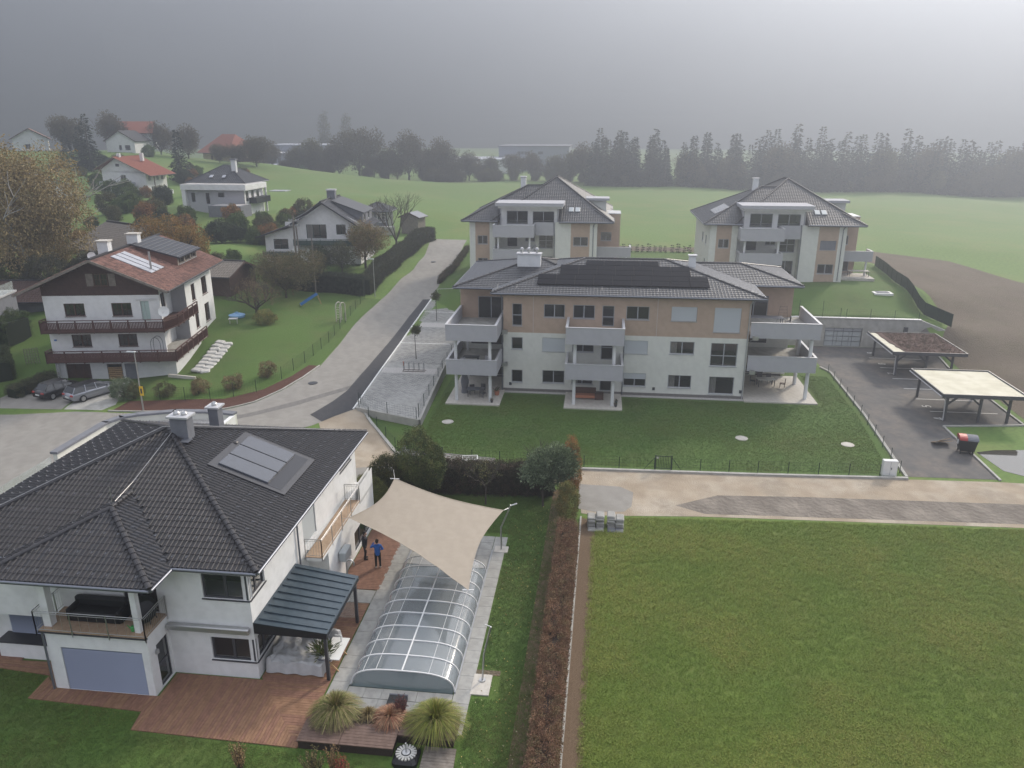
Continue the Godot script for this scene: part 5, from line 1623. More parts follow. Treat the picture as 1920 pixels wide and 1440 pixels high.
# ---------------------------------------------------------------- gabled roofs: ridge along z at x = ax
func gable_roof(parent: Node3D, x0: float, x1: float, zf: float, zb: float, ax: float, ay: float, y0: float, y1: float, tile_m: Material, base: Material, edge: Material, tw := 0.3, tl := 0.36, tiles := "lr", th := 0.18) -> MeshInstance3D:
	var b := MB.new()
	var A := Vector3(x0, y0, zf); var B := Vector3(ax, ay, zf); var C := Vector3(x1, y1, zf)
	var k := Vector3(0, 0, zb - zf)
	var dn := Vector3(0, -th, 0)
	b.quad(B, A, A + k, B + k); b.quad(C, B, B + k, C + k)
	b.quad(A + dn, B + dn, B + dn + k, A + dn + k); b.quad(B + dn, C + dn, C + dn + k, B + dn + k)
	var roof := part(parent, "roof", b, base)
	var e := MB.new()
	for q in [Vector3.ZERO, k]:
		e.quad(A + dn + q, B + dn + q, B + q, A + q); e.quad(B + dn + q, C + dn + q, C + q, B + q)
	e.quad(A + dn + k, A + dn, A, A + k); e.quad(C + dn, C + dn + k, C + k, C)
	e.bar(A + dn * 0.6 + Vector3(0, 0, 0.03), B + dn * 0.6 + Vector3(0, 0, 0.03), 0.05, th * 1.3)
	e.bar(B + dn * 0.6 + Vector3(0, 0, 0.03), C + dn * 0.6 + Vector3(0, 0, 0.03), 0.05, th * 1.3)
	part(roof, "verge_board", e, edge)
	var g := MB.new()
	for q in [[A, -0.06], [C, 0.06]]:
		g.cone(q[0] + Vector3(q[1], -0.06, 0), q[0] + Vector3(q[1], -0.06, 0) + k, 0.06, 0.06, 8)
	part(roof, "gutter", g, M.fascia)
	if tiles != "":
		var xfs := []
		var cs := []
		for side in [[A, B, "l"], [C, B, "r"]]:
			if not tiles.contains(side[2]):
				continue
			var s: Vector3 = (side[1] - side[0]).normalized()
			var u := Vector3(0, 0, -1) if side[2] == "r" else Vector3(0, 0, 1)
			var nn := u.cross(s)
			var L: float = (side[1] - side[0]).length()
			var start: Vector3 = side[0] if side[2] == "r" else side[0] + k
			for j in int(L / tl):
				for i in int((zf - zb) / tw):
					xfs.append(Transform3D(Basis(u, nn, -s), start + u * (i + 0.5) * tw + s * ((j + 0.5) * tl)))
					cs.append(Color(1, 1, 1) * rnd(0.65, 1.4))
		swarm(roof, "roof_tiles", tile_mesh(tw, tl), tile_m, xfs, cs)
		var r := MB.new()
		r.bar(B + Vector3(0, 0.06, 0), B + k + Vector3(0, 0.06, 0), 0.3, 0.12)
		part(roof, "ridge_cap", r, base)
	return roof
func gable_wall(w: float, y0: float, apex_x: float, apex_y: float, yl: float, yr: float, x0 := 0.0) -> MB:
	var b := MB.new()
	var p := [Vector3(x0, y0, 0), Vector3(x0 + w, y0, 0), Vector3(x0 + w, yr, 0), Vector3(apex_x, apex_y, 0), Vector3(x0, yl, 0)]
	b.poly(PackedVector3Array(p))
	var q := []
	for e in p:
		q.append(e + Vector3(0, 0, -0.25))
	q.reverse()
	b.poly(PackedVector3Array(q))
	return b
# a wooden balustrade along the x axis, made of bays of upright boards between rails
func balustrade(parent: Node3D, p: Vector3, q: Vector3, high: float, bays: int, mat: Material, fancy := true) -> void:
	var r := MB.new()
	var up := Vector3(0, high, 0)
	r.bar(p + up, q + up, 0.16, 0.05)
	r.bar(p + up * 0.8, q + up * 0.8, 0.06, 0.07)
	r.bar(p + up * 0.08, q + up * 0.08, 0.06, 0.12)
	var o := part(parent, "balcony_rail", r, mat)
	for i in bays + 1:
		var a := p.lerp(q, float(i) / bays)
		var b := MB.new()
		b.bar(a - up * 0.1, a + up * 0.96, 0.1, 0.1)
		part(o, "post", b, mat)
	for i in bays:
		var b := MB.new()
		var a := p.lerp(q, (i + 0.02) / bays); var e := p.lerp(q, (i + 0.98) / bays)
		var n := int(a.distance_to(e) / 0.13)
		for k in n:
			var c := a.lerp(e, (k + 0.5) / n)
			b.bar(c + up * 0.1, c + up * 0.76, 0.09 if fancy else 0.122, 0.025)
		part(o, "board_panel", b, mat)
func alpine() -> void:
	var t := thing("alpine_house", "white alpine house with dark wood gable, brown balconies and red tiled roof", "house", Vector3(-52.3, 1.0, -66.1), deg_to_rad(10))
	var W := 10.8
	var D := -15.6
	var br := {"n": 2, "frame": M.brown_frame, "sill_mat": M.brown_frame, "sprossen": 2, "fw": 0.08}
	facade(t, face(Vector3.ZERO), W, 1.6, 7.75, [[1.83, 5.73, 3.72, 7.0, br], [6.23, 5.7, 8.09, 7.0, br], [2.02, 2.72, 3.83, 3.95, br], [6.37, 2.7, 8.16, 3.95, br], [8.95, 5.2, 9.75, 7.15, {"frame": M.pale_green, "sill": false, "glass": M.pale_green, "name": "door"}]], M.white)
	# basement with garage and log niche
	facade(t, face(Vector3(0, 0, -0.2)), 11.4, -1.1, 1.6, [[0.85, -0.95, 3.18, 0.95, {"frame": M.brown_frame, "sill": false, "name": "garage_door", "glass": M.brown_wood, "deep": 0.2, "n": 3}], [4.78, -0.95, 6.2, 0.9, {"frame": M.grey_wood, "sill": false, "name": "log_store", "deep": 0.02}]], M.old_white)
	boxpart(t, "niche_wall", Vector3(6.5, -1.0, -0.16), Vector3(7.6, 0.9, -0.1), M.slate_render)
	for i in 9:
		for j in 8:
			var lg := MB.new()
			var c := Vector3(4.92 + i * 0.145 + (j % 2) * 0.06, -0.82 + j * 0.19, -0.12)
			lg.cone(c + Vector3(0, 0, -0.3), c + Vector3(0, 0, rnd(0.0, 0.08)), 0.07, 0.075, 7)
			part(t, "log", lg, M.log_end)
	# gable of dark boards
	var gw := gable_wall(W, 7.75, 5.35, 11.05, 8.55, 8.55)
	part(t, "gable_wall", gw, M.brown_wood)
	for i in 14:
		var y := 7.75 + i * 0.235
		var half := clampf((11.0 - y) / 0.44, 0.2, 5.4)
		var b := MB.new()
		b.box(Vector3(5.35 - minf(half, 5.35), y + 0.01, 0.004), Vector3(5.35 + minf(half, 5.42), y + 0.22, 0.03))
		part(t, "board", b, M.brown_wood)
	var aw := window(t, face(Vector3(0, 0, 0.2)), [5.05, 8.7, 6.35, 9.85], {"n": 2, "frame": M.brown_frame, "sill_mat": M.brown_frame, "sprossen": 2})
	for x in [4.35, 6.4]:
		boxpart(aw, "open_shutter", Vector3(x, 8.65, 0.04), Vector3(x + 0.64, 9.85, 0.08), M.grey_wood)
	# right side: recessed loggia in front, wall behind
	facade(t, face(Vector3(9.3, 0, 0), PI / 2), 6.9, 1.6, 8.6, [[2.0, 1.9, 3.0, 3.9, {"frame": M.brown_frame, "sill": false, "name": "door"}], [3.6, 4.95, 5.2, 7.0, {"frame": M.brown_frame, "sill": false, "name": "door"}]], M.old_white)
	facade(t, face(Vector3(9.3, 0, -6.9)), 1.5, 1.2, 8.6, [], M.grey_render)
	facade(t, face(Vector3(W, 0, -6.9), PI / 2), 8.7, -0.5, 8.6, [[1.83, 5.2, 2.95, 7.0, br], [5.2, 5.15, 6.9, 7.1, br], [2.04, 2.1, 3.15, 3.95, br], [5.3, 2.05, 6.9, 4.1, br]], M.white)
	facade(t, face(Vector3(0, 0, D), -PI / 2), -D, -1.1, 8.6, [[3, 2.5, 4.2, 3.8, br], [8, 5.5, 9.2, 6.8, br]], M.white)
	facade(t, face(Vector3(W, 0, D), PI), W, -0.5, 8.6, [], M.white)
	var gb := gable_wall(W, 8.5, 5.35, 11.05, 8.6, 8.6)
	gb.xf = Transform3D()
	var gbo := part(t, "gable_wall", gb, M.brown_wood)
	gbo.position = Vector3(0, 0, D + 0.25)
	for y in [1.75, 4.75]:
		boxpart(t, "floor_slab", Vector3(0.35, y - 0.2, D + 0.35), Vector3(9.0, y, -0.35), M.room)
	boxpart(t, "loggia_post", Vector3(10.55, 1.6, -0.02), Vector3(10.8, 8.5, -0.25), M.white)
	boxpart(t, "basement_wall", Vector3(11.1, -1.1, -0.25), Vector3(11.4, 1.6, -8.0), M.old_white)
	# balconies
	var cm: Material = M.balcony_wood
	boxpart(t, "balcony_floor", Vector3(-0.1, 1.45, 1.2), Vector3(12.1, 1.6, -0.18), M.brown_wood)
	boxpart(t, "balcony_floor", Vector3(9.3, 1.46, -0.18), Vector3(12.1, 1.61, -8.2), M.concrete)
	balustrade(t, Vector3(-0.05, 1.5, 1.2), Vector3(12.1, 1.5, 1.2), 1.1, 7, cm, false)
	balustrade(t, Vector3(12.1, 1.5, 1.2), Vector3(12.1, 1.5, -8.2), 1.1, 6, cm, false)
	balustrade(t, Vector3(-0.05, 1.5, 1.2), Vector3(-0.05, 1.5, 0.1), 1.1, 1, cm, false)
	boxpart(t, "balcony_floor", Vector3(-0.1, 4.35, 1.2), Vector3(11.3, 4.5, 0.004), M.brown_wood)
	boxpart(t, "balcony_floor", Vector3(9.3, 4.36, -0.02), Vector3(11.3, 4.51, -6.88), M.brown_wood)
	balustrade(t, Vector3(-0.05, 4.45, 1.2), Vector3(11.3, 4.45, 1.2), 1.15, 7, cm)
	balustrade(t, Vector3(11.3, 4.45, 1.2), Vector3(11.9, 4.45, -1.0), 1.15, 1, cm)
	balustrade(t, Vector3(11.9, 4.45, -1.0), Vector3(11.9, 4.45, -6.8), 1.15, 4, cm)
	balustrade(t, Vector3(-0.05, 4.45, 1.2), Vector3(-0.05, 4.45, 0.1), 1.15, 1, cm)
	boxpart(t, "awning_rail", Vector3(8.6, 7.3, 0.01), Vector3(10.5, 7.36, 0.12), M.white_frame)
	boxpart(t, "house_sign", Vector3(0.35, 3.35, 0.005), Vector3(0.6, 3.5, 0.03), M.blue)
	# satellite dishes
	for p in [[Vector3(11.4, 6.3, 0.9), 0.5], [Vector3(-0.4, 6.6, -6.0), 0.45], [Vector3(1.0, 10.1, -9.0), 0.4]]:
		var d := MB.new()
		d.xf = Transform3D(Basis(Vector3.UP, 0.3) * Basis(Vector3.RIGHT, 1.2), p[0])
		d.lathe(Vector3.ZERO, [Vector2(0, 0), Vector2(p[1] * 0.5, 0.03), Vector2(p[1], 0.12)], 20)
		d.lathe(Vector3(0, 0.012, 0), [Vector2(p[1], 0.12), Vector2(p[1] * 0.5, 0.03), Vector2(0, 0)], 20)
		var dish := part(t, "satellite_dish", d, M.white_paint)
		var a := MB.new()
		a.tube([p[0], p[0] + Vector3(0, -0.5, -0.4)], 0.025, 6); a.tube([p[0], p[0] + Vector3(0, -0.1, 0.5)], 0.015, 6)
		part(dish, "bracket", a, M.steel)
	# iron garden arches by the loggia
	for z in [0.35, 1.0]:
		var a := MB.new()
		var pp := []
		for i in 13:
			var an := PI * i / 12
			pp.append(Vector3(10.2 - cos(an) * 0.45, 3.1 + sin(an) * 0.7, z))
		a.tube([Vector3(9.75, 1.6, z), Vector3(9.75, 3.1, z)], 0.025, 6); a.tube(pp, 0.025, 6); a.tube([Vector3(10.65, 3.1, z), Vector3(10.65, 1.6, z)], 0.025, 6)
		part(t, "iron_arch", a, M.dark_steel)
	# roof
	var roof := gable_roof(t, -2.0, 12.1, 1.15, D - 0.9, 5.35, 11.3, 8.1, 8.3, M.red_tile, M.roof_base, M.grey_wood, 0.28, 0.34)
	var s := Vector3(5.35 - 12.1, 11.3 - 8.3, 0).normalized()
	var nn := Vector3(0, 0, -1).cross(s)
	var B := Basis(Vector3(0, 0, -1), nn, -s)
	for i in 3:
		var g := MB.new()
		g.xf = Transform3D(B, Vector3(12.1, 8.3, 1.15) + Vector3(0, 0, -3.6 - i * 1.15) + s * 4.7 + nn * 0.07)
		g.cbox(Vector3(-0.46, 0, -2.0), Vector3(0.46, 0.08, 2.0), 0.02)
		part(roof, "solar_collector", g, M.sill)
	# shed dormer with a sheet metal roof
	var dz0 := -7.6; var dz1 := -13.6
	var dm := MB.new()
	dm.quad(Vector3(10.6, 10.15, dz0 + 0.4), Vector3(10.6, 10.15, dz1 - 0.4), Vector3(5.9, 11.55, dz1 - 0.4), Vector3(5.9, 11.55, dz0 + 0.4))
	dm.quad(Vector3(10.6, 10.0, dz1 - 0.4), Vector3(10.6, 10.0, dz0 + 0.4), Vector3(5.9, 11.4, dz0 + 0.4), Vector3(5.9, 11.4, dz1 - 0.4))
	dm.quad(Vector3(10.6, 10.0, dz0 + 0.4), Vector3(10.6, 10.0, dz1 - 0.4), Vector3(10.6, 10.15, dz1 - 0.4), Vector3(10.6, 10.15, dz0 + 0.4))
	dm.quad(Vector3(5.9, 11.4, dz0 + 0.4), Vector3(10.6, 10.0, dz0 + 0.4), Vector3(10.6, 10.15, dz0 + 0.4), Vector3(5.9, 11.55, dz0 + 0.4))
	var dr := part(t, "dormer_roof", dm, M.fascia)
	for i in 9:
		var sb := MB.new()
		var f := (i + 0.5) / 9.0
		sb.bar(Vector3(lerpf(5.95, 10.58, f), lerpf(11.56, 10.18, f), dz0 + 0.4), Vector3(lerpf(5.95, 10.58, f), lerpf(11.56, 10.18, f), dz1 - 0.4), 0.06, 0.05)
		part(dr, "seam", sb, M.seam)
	var dw := MB.new()
	dw.quad(Vector3(6.2, 10.9, dz0), Vector3(10.2, 9.1, dz0), Vector3(10.2, 10.15, dz0), Vector3(6.2, 11.4, dz0))
	dw.quad(Vector3(10.2, 9.1, dz1), Vector3(6.2, 10.9, dz1), Vector3(6.2, 11.4, dz1), Vector3(10.2, 10.15, dz1))
	part(t, "dormer_cheek", dw, M.red_tile)
	facade(t, face(Vector3(10.2, 0, dz0), PI / 2), dz0 - dz1, 9.1, 10.12, [[0.4, 9.3, 2.0, 10.0, {"frame": M.grey_wood, "n": 2}], [2.3, 9.3, 3.9, 10.0, {"frame": M.grey_wood, "n": 2}], [4.2, 9.3, 5.7, 10.0, {"frame": M.grey_wood, "n": 2}]], M.grey_wood)
	for c in [[4.9, -3.6, 10.8, 12.35, 0.5, 0.45], [5.6, -8.9, 11.0, 12.35, 0.55, 0.45]]:
		var ch := boxpart(t, "chimney", Vector3(c[0] - c[4], c[2], c[1] - c[5]), Vector3(c[0] + c[4], c[3], c[1] + c[5]), M.old_white)
		boxpart(ch, "chimney_cap", Vector3(c[0] - c[4] - 0.12, c[3] + 0.003, c[1] - c[5] - 0.12), Vector3(c[0] + c[4] + 0.12, c[3] + 0.12, c[1] + c[5] + 0.12), M.pale_paving)
	var fl := MB.new()
	fl.cone(Vector3(9.3, 9.3, -2.9), Vector3(9.3, 11.4, -2.9), 0.1, 0.1, 10)
	part(t, "flue", fl, M.steel)

func green_house() -> void:
	# white house with curved gable roof and green balconies
	var at := Vector3(-48.0, 5.7, -107.0)
	var t := thing("gable_house", "white gabled house with dark roof, dark green balconies and a long lean-to", "house", at, deg_to_rad(4))
	t.scale = Vector3.ONE * 0.85
	var gf := {"n": 3, "frame": M.green_frame, "sill": false, "glass": M.glass, "curtain": 1}
	var g2 := {"n": 2, "frame": M.green_frame, "sill": false}
	facade(t, face(Vector3(5.6, 0, 0)), 10.6, -0.8, 6.2, [[1.6, 3.5, 5.0, 5.85, gf], [6.7, 4.2, 8.3, 5.85, g2], [2.3, 0.3, 3.9, 2.0, g2], [7.0, 0.4, 8.6, 2.0, g2]], M.white)
	part(t, "gable_wall", gable_wall(10.6, 6.2, 10.2, 9.2, 6.2, 6.2, 5.6), M.white)
	facade(t, face(Vector3.ZERO), 5.6, -0.8, 3.9, [[1.4, 1.7, 3.9, 3.4, g2]], M.white)
	part(t, "gable_wall", gable_wall(5.6, 3.9, 5.6, 5.6, 4.0, 5.6), M.white)
	facade(t, face(Vector3(16.2, 0, 0), PI / 2), 11.0, -0.8, 5.0, [[2, 0.5, 3.5, 2, g2], [6, 0.5, 7.5, 2, g2]], M.white)
	facade(t, face(Vector3(0, 0, -11.0), -PI / 2), 11.0, -0.8, 3.9, [], M.white)
	facade(t, face(Vector3(16.2, 0, -11.0), PI), 16.2, -0.8, 5.0, [], M.white)
	boxpart(t, "floor_slab", Vector3(0.3, 2.4, -10.7), Vector3(15.9, 2.6, -0.35), M.room)
	for q in [[5.2, 16.6, 2.45, 1.0], [-0.2, 5.4, 0.55, 0.9]]:
		boxpart(t, "balcony_floor", Vector3(q[0], q[2], 1.1), Vector3(q[1], q[2] + 0.12, 0.004), M.grey_wood)
		balustrade(t, Vector3(q[0], q[2] + 0.05, 1.1), Vector3(q[1], q[2] + 0.05, 1.1), q[3], 5, M.green_frame, false)
	var roof := gable_roof(t, 4.2, 17.2, 1.1, -11.6, 10.2, 9.7, 5.6, 5.2, M.slate_tile, M.roof_base, M.fascia, 0.35, 0.4)
	var lean := MB.new()
	lean.quad(Vector3(-1.4, 3.75, 1.0), Vector3(5.9, 6.3, 1.0), Vector3(5.9, 6.3, -11.3), Vector3(-1.4, 3.75, -11.3))
	lean.quad(Vector3(-1.4, 3.5, -11.3), Vector3(5.9, 6.05, -11.3), Vector3(5.9, 6.05, 1.0), Vector3(-1.4, 3.5, 1.0))
	lean.quad(Vector3(-1.4, 3.5, 1.0), Vector3(5.9, 6.05, 1.0), Vector3(5.9, 6.3, 1.0), Vector3(-1.4, 3.75, 1.0))
	lean.quad(Vector3(-1.4, 3.5, -11.3), Vector3(-1.4, 3.5, 1.0), Vector3(-1.4, 3.75, 1.0), Vector3(-1.4, 3.75, -11.3))
	part(t, "lean_to_roof", lean, M.fascia)
	# shed dormer on the right slope
	var dm := MB.new()
	dm.quad(Vector3(16.6, 7.55, -2.6), Vector3(16.6, 7.55, -10.6), Vector3(11.0, 9.6, -10.6), Vector3(11.0, 9.6, -2.6))
	dm.quad(Vector3(16.6, 7.4, -2.6), Vector3(16.6, 7.55, -2.6), Vector3(11.0, 9.6, -2.6), Vector3(11.0, 9.45, -2.6))
	part(roof, "dormer_roof", dm, M.slate_tile)
	var dc := MB.new()
	dc.poly(PackedVector3Array([Vector3(16.2, 5.8, -3.0), Vector3(16.2, 7.6, -3.0), Vector3(11.2, 9.45, -3.0), Vector3(11.2, 9.0, -3.0)]))
	dc.poly(PackedVector3Array([Vector3(16.2, 5.8, -10.2), Vector3(16.2, 7.6, -10.2), Vector3(11.2, 9.45, -10.2), Vector3(11.2, 9.0, -10.2)]))
	part(roof, "dormer_cheek", dc, M.slate_render)
	facade(t, face(Vector3(16.2, 0, -3.0), PI / 2), 7.2, 5.7, 7.5, [[1.0, 6.1, 2.2, 7.2, {"frame": M.white_frame, "sill": false}], [4.0, 6.1, 5.2, 7.2, {"frame": M.white_frame, "sill": false}]], M.slate_render)
	var ch := boxpart(t, "chimney", Vector3(9.6, 9.2, -5.4), Vector3(11.0, 10.9, -6.5), M.slate_render)
	boxpart(ch, "chimney_cap", Vector3(9.5, 10.95, -5.3), Vector3(11.1, 11.2, -6.6), M.coping)
	var d := MB.new()
	d.xf = Transform3D(Basis(Vector3.RIGHT, 1.2), Vector3(5.5, 1.8, 1.3))
	d.lathe(Vector3.ZERO, [Vector2(0, 0), Vector2(0.3, 0.04), Vector2(0.55, 0.14)], 16)
	part(t, "satellite_dish", d, M.white_paint)

func modern_house() -> void:
	var t := thing("modern_house", "white cubic house with flat gravel roof, dark balcony and a grey hipped roof behind", "house", Vector3(-75.5, 9.1, -135.8), deg_to_rad(-2))
	t.scale = Vector3.ONE * 0.8
	var fr := {"frame": M.dark_frame, "sill": false}
	var W := 15.2
	facade(t, face(Vector3(0.9, 0, 0)), 13.6, -0.5, 4.9, [[0.9, 2.3, 1.8, 4.3, fr], [4.4, 1.9, 5.3, 4.3, fr], [7.4, 3.4, 8.9, 4.4, fr]], M.grey_render)
	boxpart(t, "frame_wall", Vector3(0.0, -0.5, 0.9), Vector3(0.9, 5.0, 0.0), M.white)
	boxpart(t, "roof_band", Vector3(-0.1, 5.0, 1.0), Vector3(W + 0.3, 6.2, -9.6), M.white)
	boxpart(t, "flat_roof", Vector3(0.3, 6.203, 0.7), Vector3(W - 0.1, 6.24, -9.4), M.pebbles)
	facade(t, face(Vector3(W - 0.6, 0, 0), PI / 2), 9.5, -0.5, 5.0, [[0.7, 2.4, 2.0, 4.7, fr], [3.3, 2.4, 4.6, 4.7, fr], [5.9, 2.4, 7.2, 4.7, fr]], M.white)
	facade(t, face(Vector3(0.9, 0, -9.5), -PI / 2), 9.5, -0.5, 5.0, [], M.white)
	facade(t, face(Vector3(W - 0.6, 0, -9.5), PI), 13.6, -0.5, 5.0, [], M.white)
	boxpart(t, "corner_wall", Vector3(W - 0.2, -0.5, -9.3), Vector3(W + 0.2, 5.0, -9.6), M.white)
	boxpart(t, "balcony", Vector3(W - 0.55, 1.9, -2.0), Vector3(W + 1.2, 3.2, -9.2), M.anthracite)
	boxpart(t, "floor_slab", Vector3(1.2, 1.9, -9.2), Vector3(W - 1.0, 2.1, -0.4), M.room)
	var an := boxpart(t, "annex", Vector3(8.6, -1.2, 5.4), Vector3(16.2, 2.0, 0.4), M.slate_render)
	boxpart(an, "annex_roof", Vector3(9.4, 2.003, 4.9), Vector3(15.6, 2.04, 0.8), M.pebbles)
	hip_roof(t, [-1.2, 13.6, -3.0, -15.0, 6.25, 0.62, 0.55], "flr", "", [], {"tile": M.slate_tile, "tw": 0.45, "tl": 0.5})
	var ch := boxpart(t, "chimney", Vector3(8.6, 8.4, -6.8), Vector3(9.7, 11.2, -7.6), M.old_white)
	boxpart(ch, "chimney_cap", Vector3(8.4, 11.2, -6.6), Vector3(9.9, 11.45, -7.8), M.slate_render)
	for x in [4.5, 7.6]:
		var sk := MB.new()
		sk.xf = Transform3D(Basis(Vector3.RIGHT, 0.55), Vector3(x, 7.6, -4.9))
		sk.cbox(Vector3(-0.4, 0, -0.5), Vector3(0.4, 0.15, 0.5), 0.04)
		part(t, "skylight", sk, M.sill)
	boxpart(t, "awning", Vector3(W + 0.6, 4.0, -9.7), Vector3(W + 4.8, 4.15, -13.0), M.sill)

func small_gable(called: String, label: String, at: Vector3, turn: float, W: float, D: float, wh: float, apex: float, over: float, wall_m: Material, roof_m: Material, base_m: Material, wins: Array, opt := {}) -> Node3D:
	var t := thing(called, label, opt.get("cat", "house"), at, turn, opt.get("group", ""))
	facade(t, face(Vector3(-W / 2, 0, 0)), W, -1.0, wh, wins, wall_m)
	part(t, "gable_wall", gable_wall(W, wh, 0, apex, wh, wh, -W / 2), opt.get("gable", wall_m))
	facade(t, face(Vector3(W / 2, 0, 0), PI / 2), D, -1.0, wh, opt.get("side", []), wall_m)
	facade(t, face(Vector3(-W / 2, 0, -D), -PI / 2), D, -1.0, wh, [], wall_m)
	facade(t, face(Vector3(W / 2, 0, -D), PI), W, -1.0, wh, [], wall_m)
	var gb := part(t, "gable_wall", gable_wall(W, wh, 0, apex, wh, wh, -W / 2), opt.get("gable", wall_m))
	gb.position.z = -D + 0.25
	boxpart(t, "floor_slab", Vector3(-W / 2 + 0.3, wh * 0.45, -D + 0.3), Vector3(W / 2 - 0.3, wh * 0.45 + 0.2, -0.3), M.room)
	var k := (apex - wh) / (W / 2)
	gable_roof(t, -W / 2 - over, W / 2 + over, over * 0.8, -D - over * 0.8, 0, apex + 0.2, wh - over * k + 0.2, wh - over * k + 0.2, roof_m, base_m, M.brown_wood, opt.get("tw", 0.5), opt.get("tl", 0.5), opt.get("tiles", "lr"))
	return t
func west_houses() -> void:
	alpine()
	green_house()
	modern_house()
	# brown hut with two pale windows behind the alpine house, and its neighbours
	small_gable("garden_hut", "low dark hut with brown roof and two small pale windows", Vector3(-73.5, 2.3, -83.0), deg_to_rad(-80), 6.0, 10.0, 2.6, 4.0, 0.9, M.slate_render, M.brown_wood, M.roof_base, [[1.0, 1.0, 2.0, 1.9, {"frame": M.white_frame, "glass": M.curtain}], [3.4, 1.0, 4.4, 1.9, {"frame": M.white_frame, "glass": M.curtain}]], {"cat": "hut", "tw": 0.3, "tl": 0.35, "side": [[2.0, 1.0, 3.0, 1.9, {"frame": M.white_frame, "glass": M.curtain}], [4.4, 1.0, 5.4, 1.9, {"frame": M.white_frame, "glass": M.curtain}]]})
	var n := thing("terrace_house", "grey rendered house corner with glass terrace rail at the picture edge", "house", Vector3(-63.5, 1.2, -70.5), deg_to_rad(15))
	boxpart(n, "wall", Vector3(-8, -1, 0), Vector3(0, 5.0, -9), M.slate_render)
	boxpart(n, "terrace_floor", Vector3(-8, 5.003, 0.2), Vector3(0.2, 5.2, -9), M.coping)
	for i in 4:
		boxpart(n, "pane", Vector3(0.1, 5.2, -0.2 - i * 2.1), Vector3(0.13, 6.3, -2.2 - i * 2.1), M.clear_glass)
		boxpart(n, "pane", Vector3(-0.1 - i * 2.0, 5.2, 0.1), Vector3(-2.0 - i * 2.0, 6.3, 0.13), M.clear_glass)
	n.get_child(0).set_meta("label", "grey rendered wall")
	small_gable("garden_shed", "low shed with wide grey brown roof in front of the white gabled house", Vector3(-46.5, 4.0, -95.6), deg_to_rad(84), 6.4, 6.6, 1.9, 3.1, 0.7, M.brown_wood, M.grey_wood, M.roof_base, [], {"cat": "shed", "tw": 0.35, "tl": 0.4})
	small_gable("bungalow", "bungalow with broad grey brown roof partly hidden by an orange brown tree", Vector3(-63.0, 4.8, -103.0), deg_to_rad(60), 11.0, 11.0, 3.0, 5.6, 1.0, M.old_white, M.grey_wood, M.roof_base, [[2, 0.8, 4, 2.0], [6, 0.8, 8, 2.0]], {"tw": 0.35, "tl": 0.4})
	var gp := thing("garden_pavilion", "grey garden pavilion with white framed windows and shingled hip roof at the meadow edge", "pavilion", Vector3(-46.6, 6.9, -138.0), 0.0)
	facade(gp, face(Vector3.ZERO), 3.6, -1.0, 2.4, [[0.9, 0.9, 1.6, 1.6, {"frame": M.white_frame}]], M.gutter)
	facade(gp, face(Vector3(3.6, 0, 0)), 4.6, -1.0, 2.6, [[0.3, 0.2, 2.0, 2.3, {"frame": M.white_frame, "n": 2, "sprossen": 3, "sill": false, "fw": 0.14}], [2.6, 0.5, 4.2, 2.2, {"frame": M.white_frame, "n": 2, "sprossen": 3, "sill": false, "fw": 0.14}]], M.gutter)
	facade(gp, face(Vector3(8.2, 0, 0), PI / 2), 4.0, -1.0, 2.6, [], M.gutter)
	facade(gp, face(Vector3(8.2, 0, -4.0), PI), 8.2, -1.0, 2.4, [], M.gutter)
	facade(gp, face(Vector3(0, 0, -4.0), -PI / 2), 4.0, -1.0, 2.4, [], M.gutter)
	hip_roof(gp, [3.1, 8.8, 0.6, -4.6, 2.6, 0.5, 0.5], "fr", "", [], {"tile": M.slate_tile, "tw": 0.4, "tl": 0.4, "base": M.seam})
	boxpart(gp, "flat_roof", Vector3(-0.4, 2.42, 0.4), Vector3(3.4, 2.62, -4.4), M.seam)
	boxpart(gp, "plinth", Vector3(-1.0, -1.5, 1.6), Vector3(9.5, -0.1, 0.004), M.concrete)
	var cs := small_gable("wood_store", "small plank shed with pale grey roof beside the meadow", Vector3(-34.6, 6.3, -139.0), deg_to_rad(-14), 3.4, 3.0, 2.0, 2.7, 0.4, M.grey_wood, M.seam, M.seam, [], {"cat": "shed", "tiles": ""})
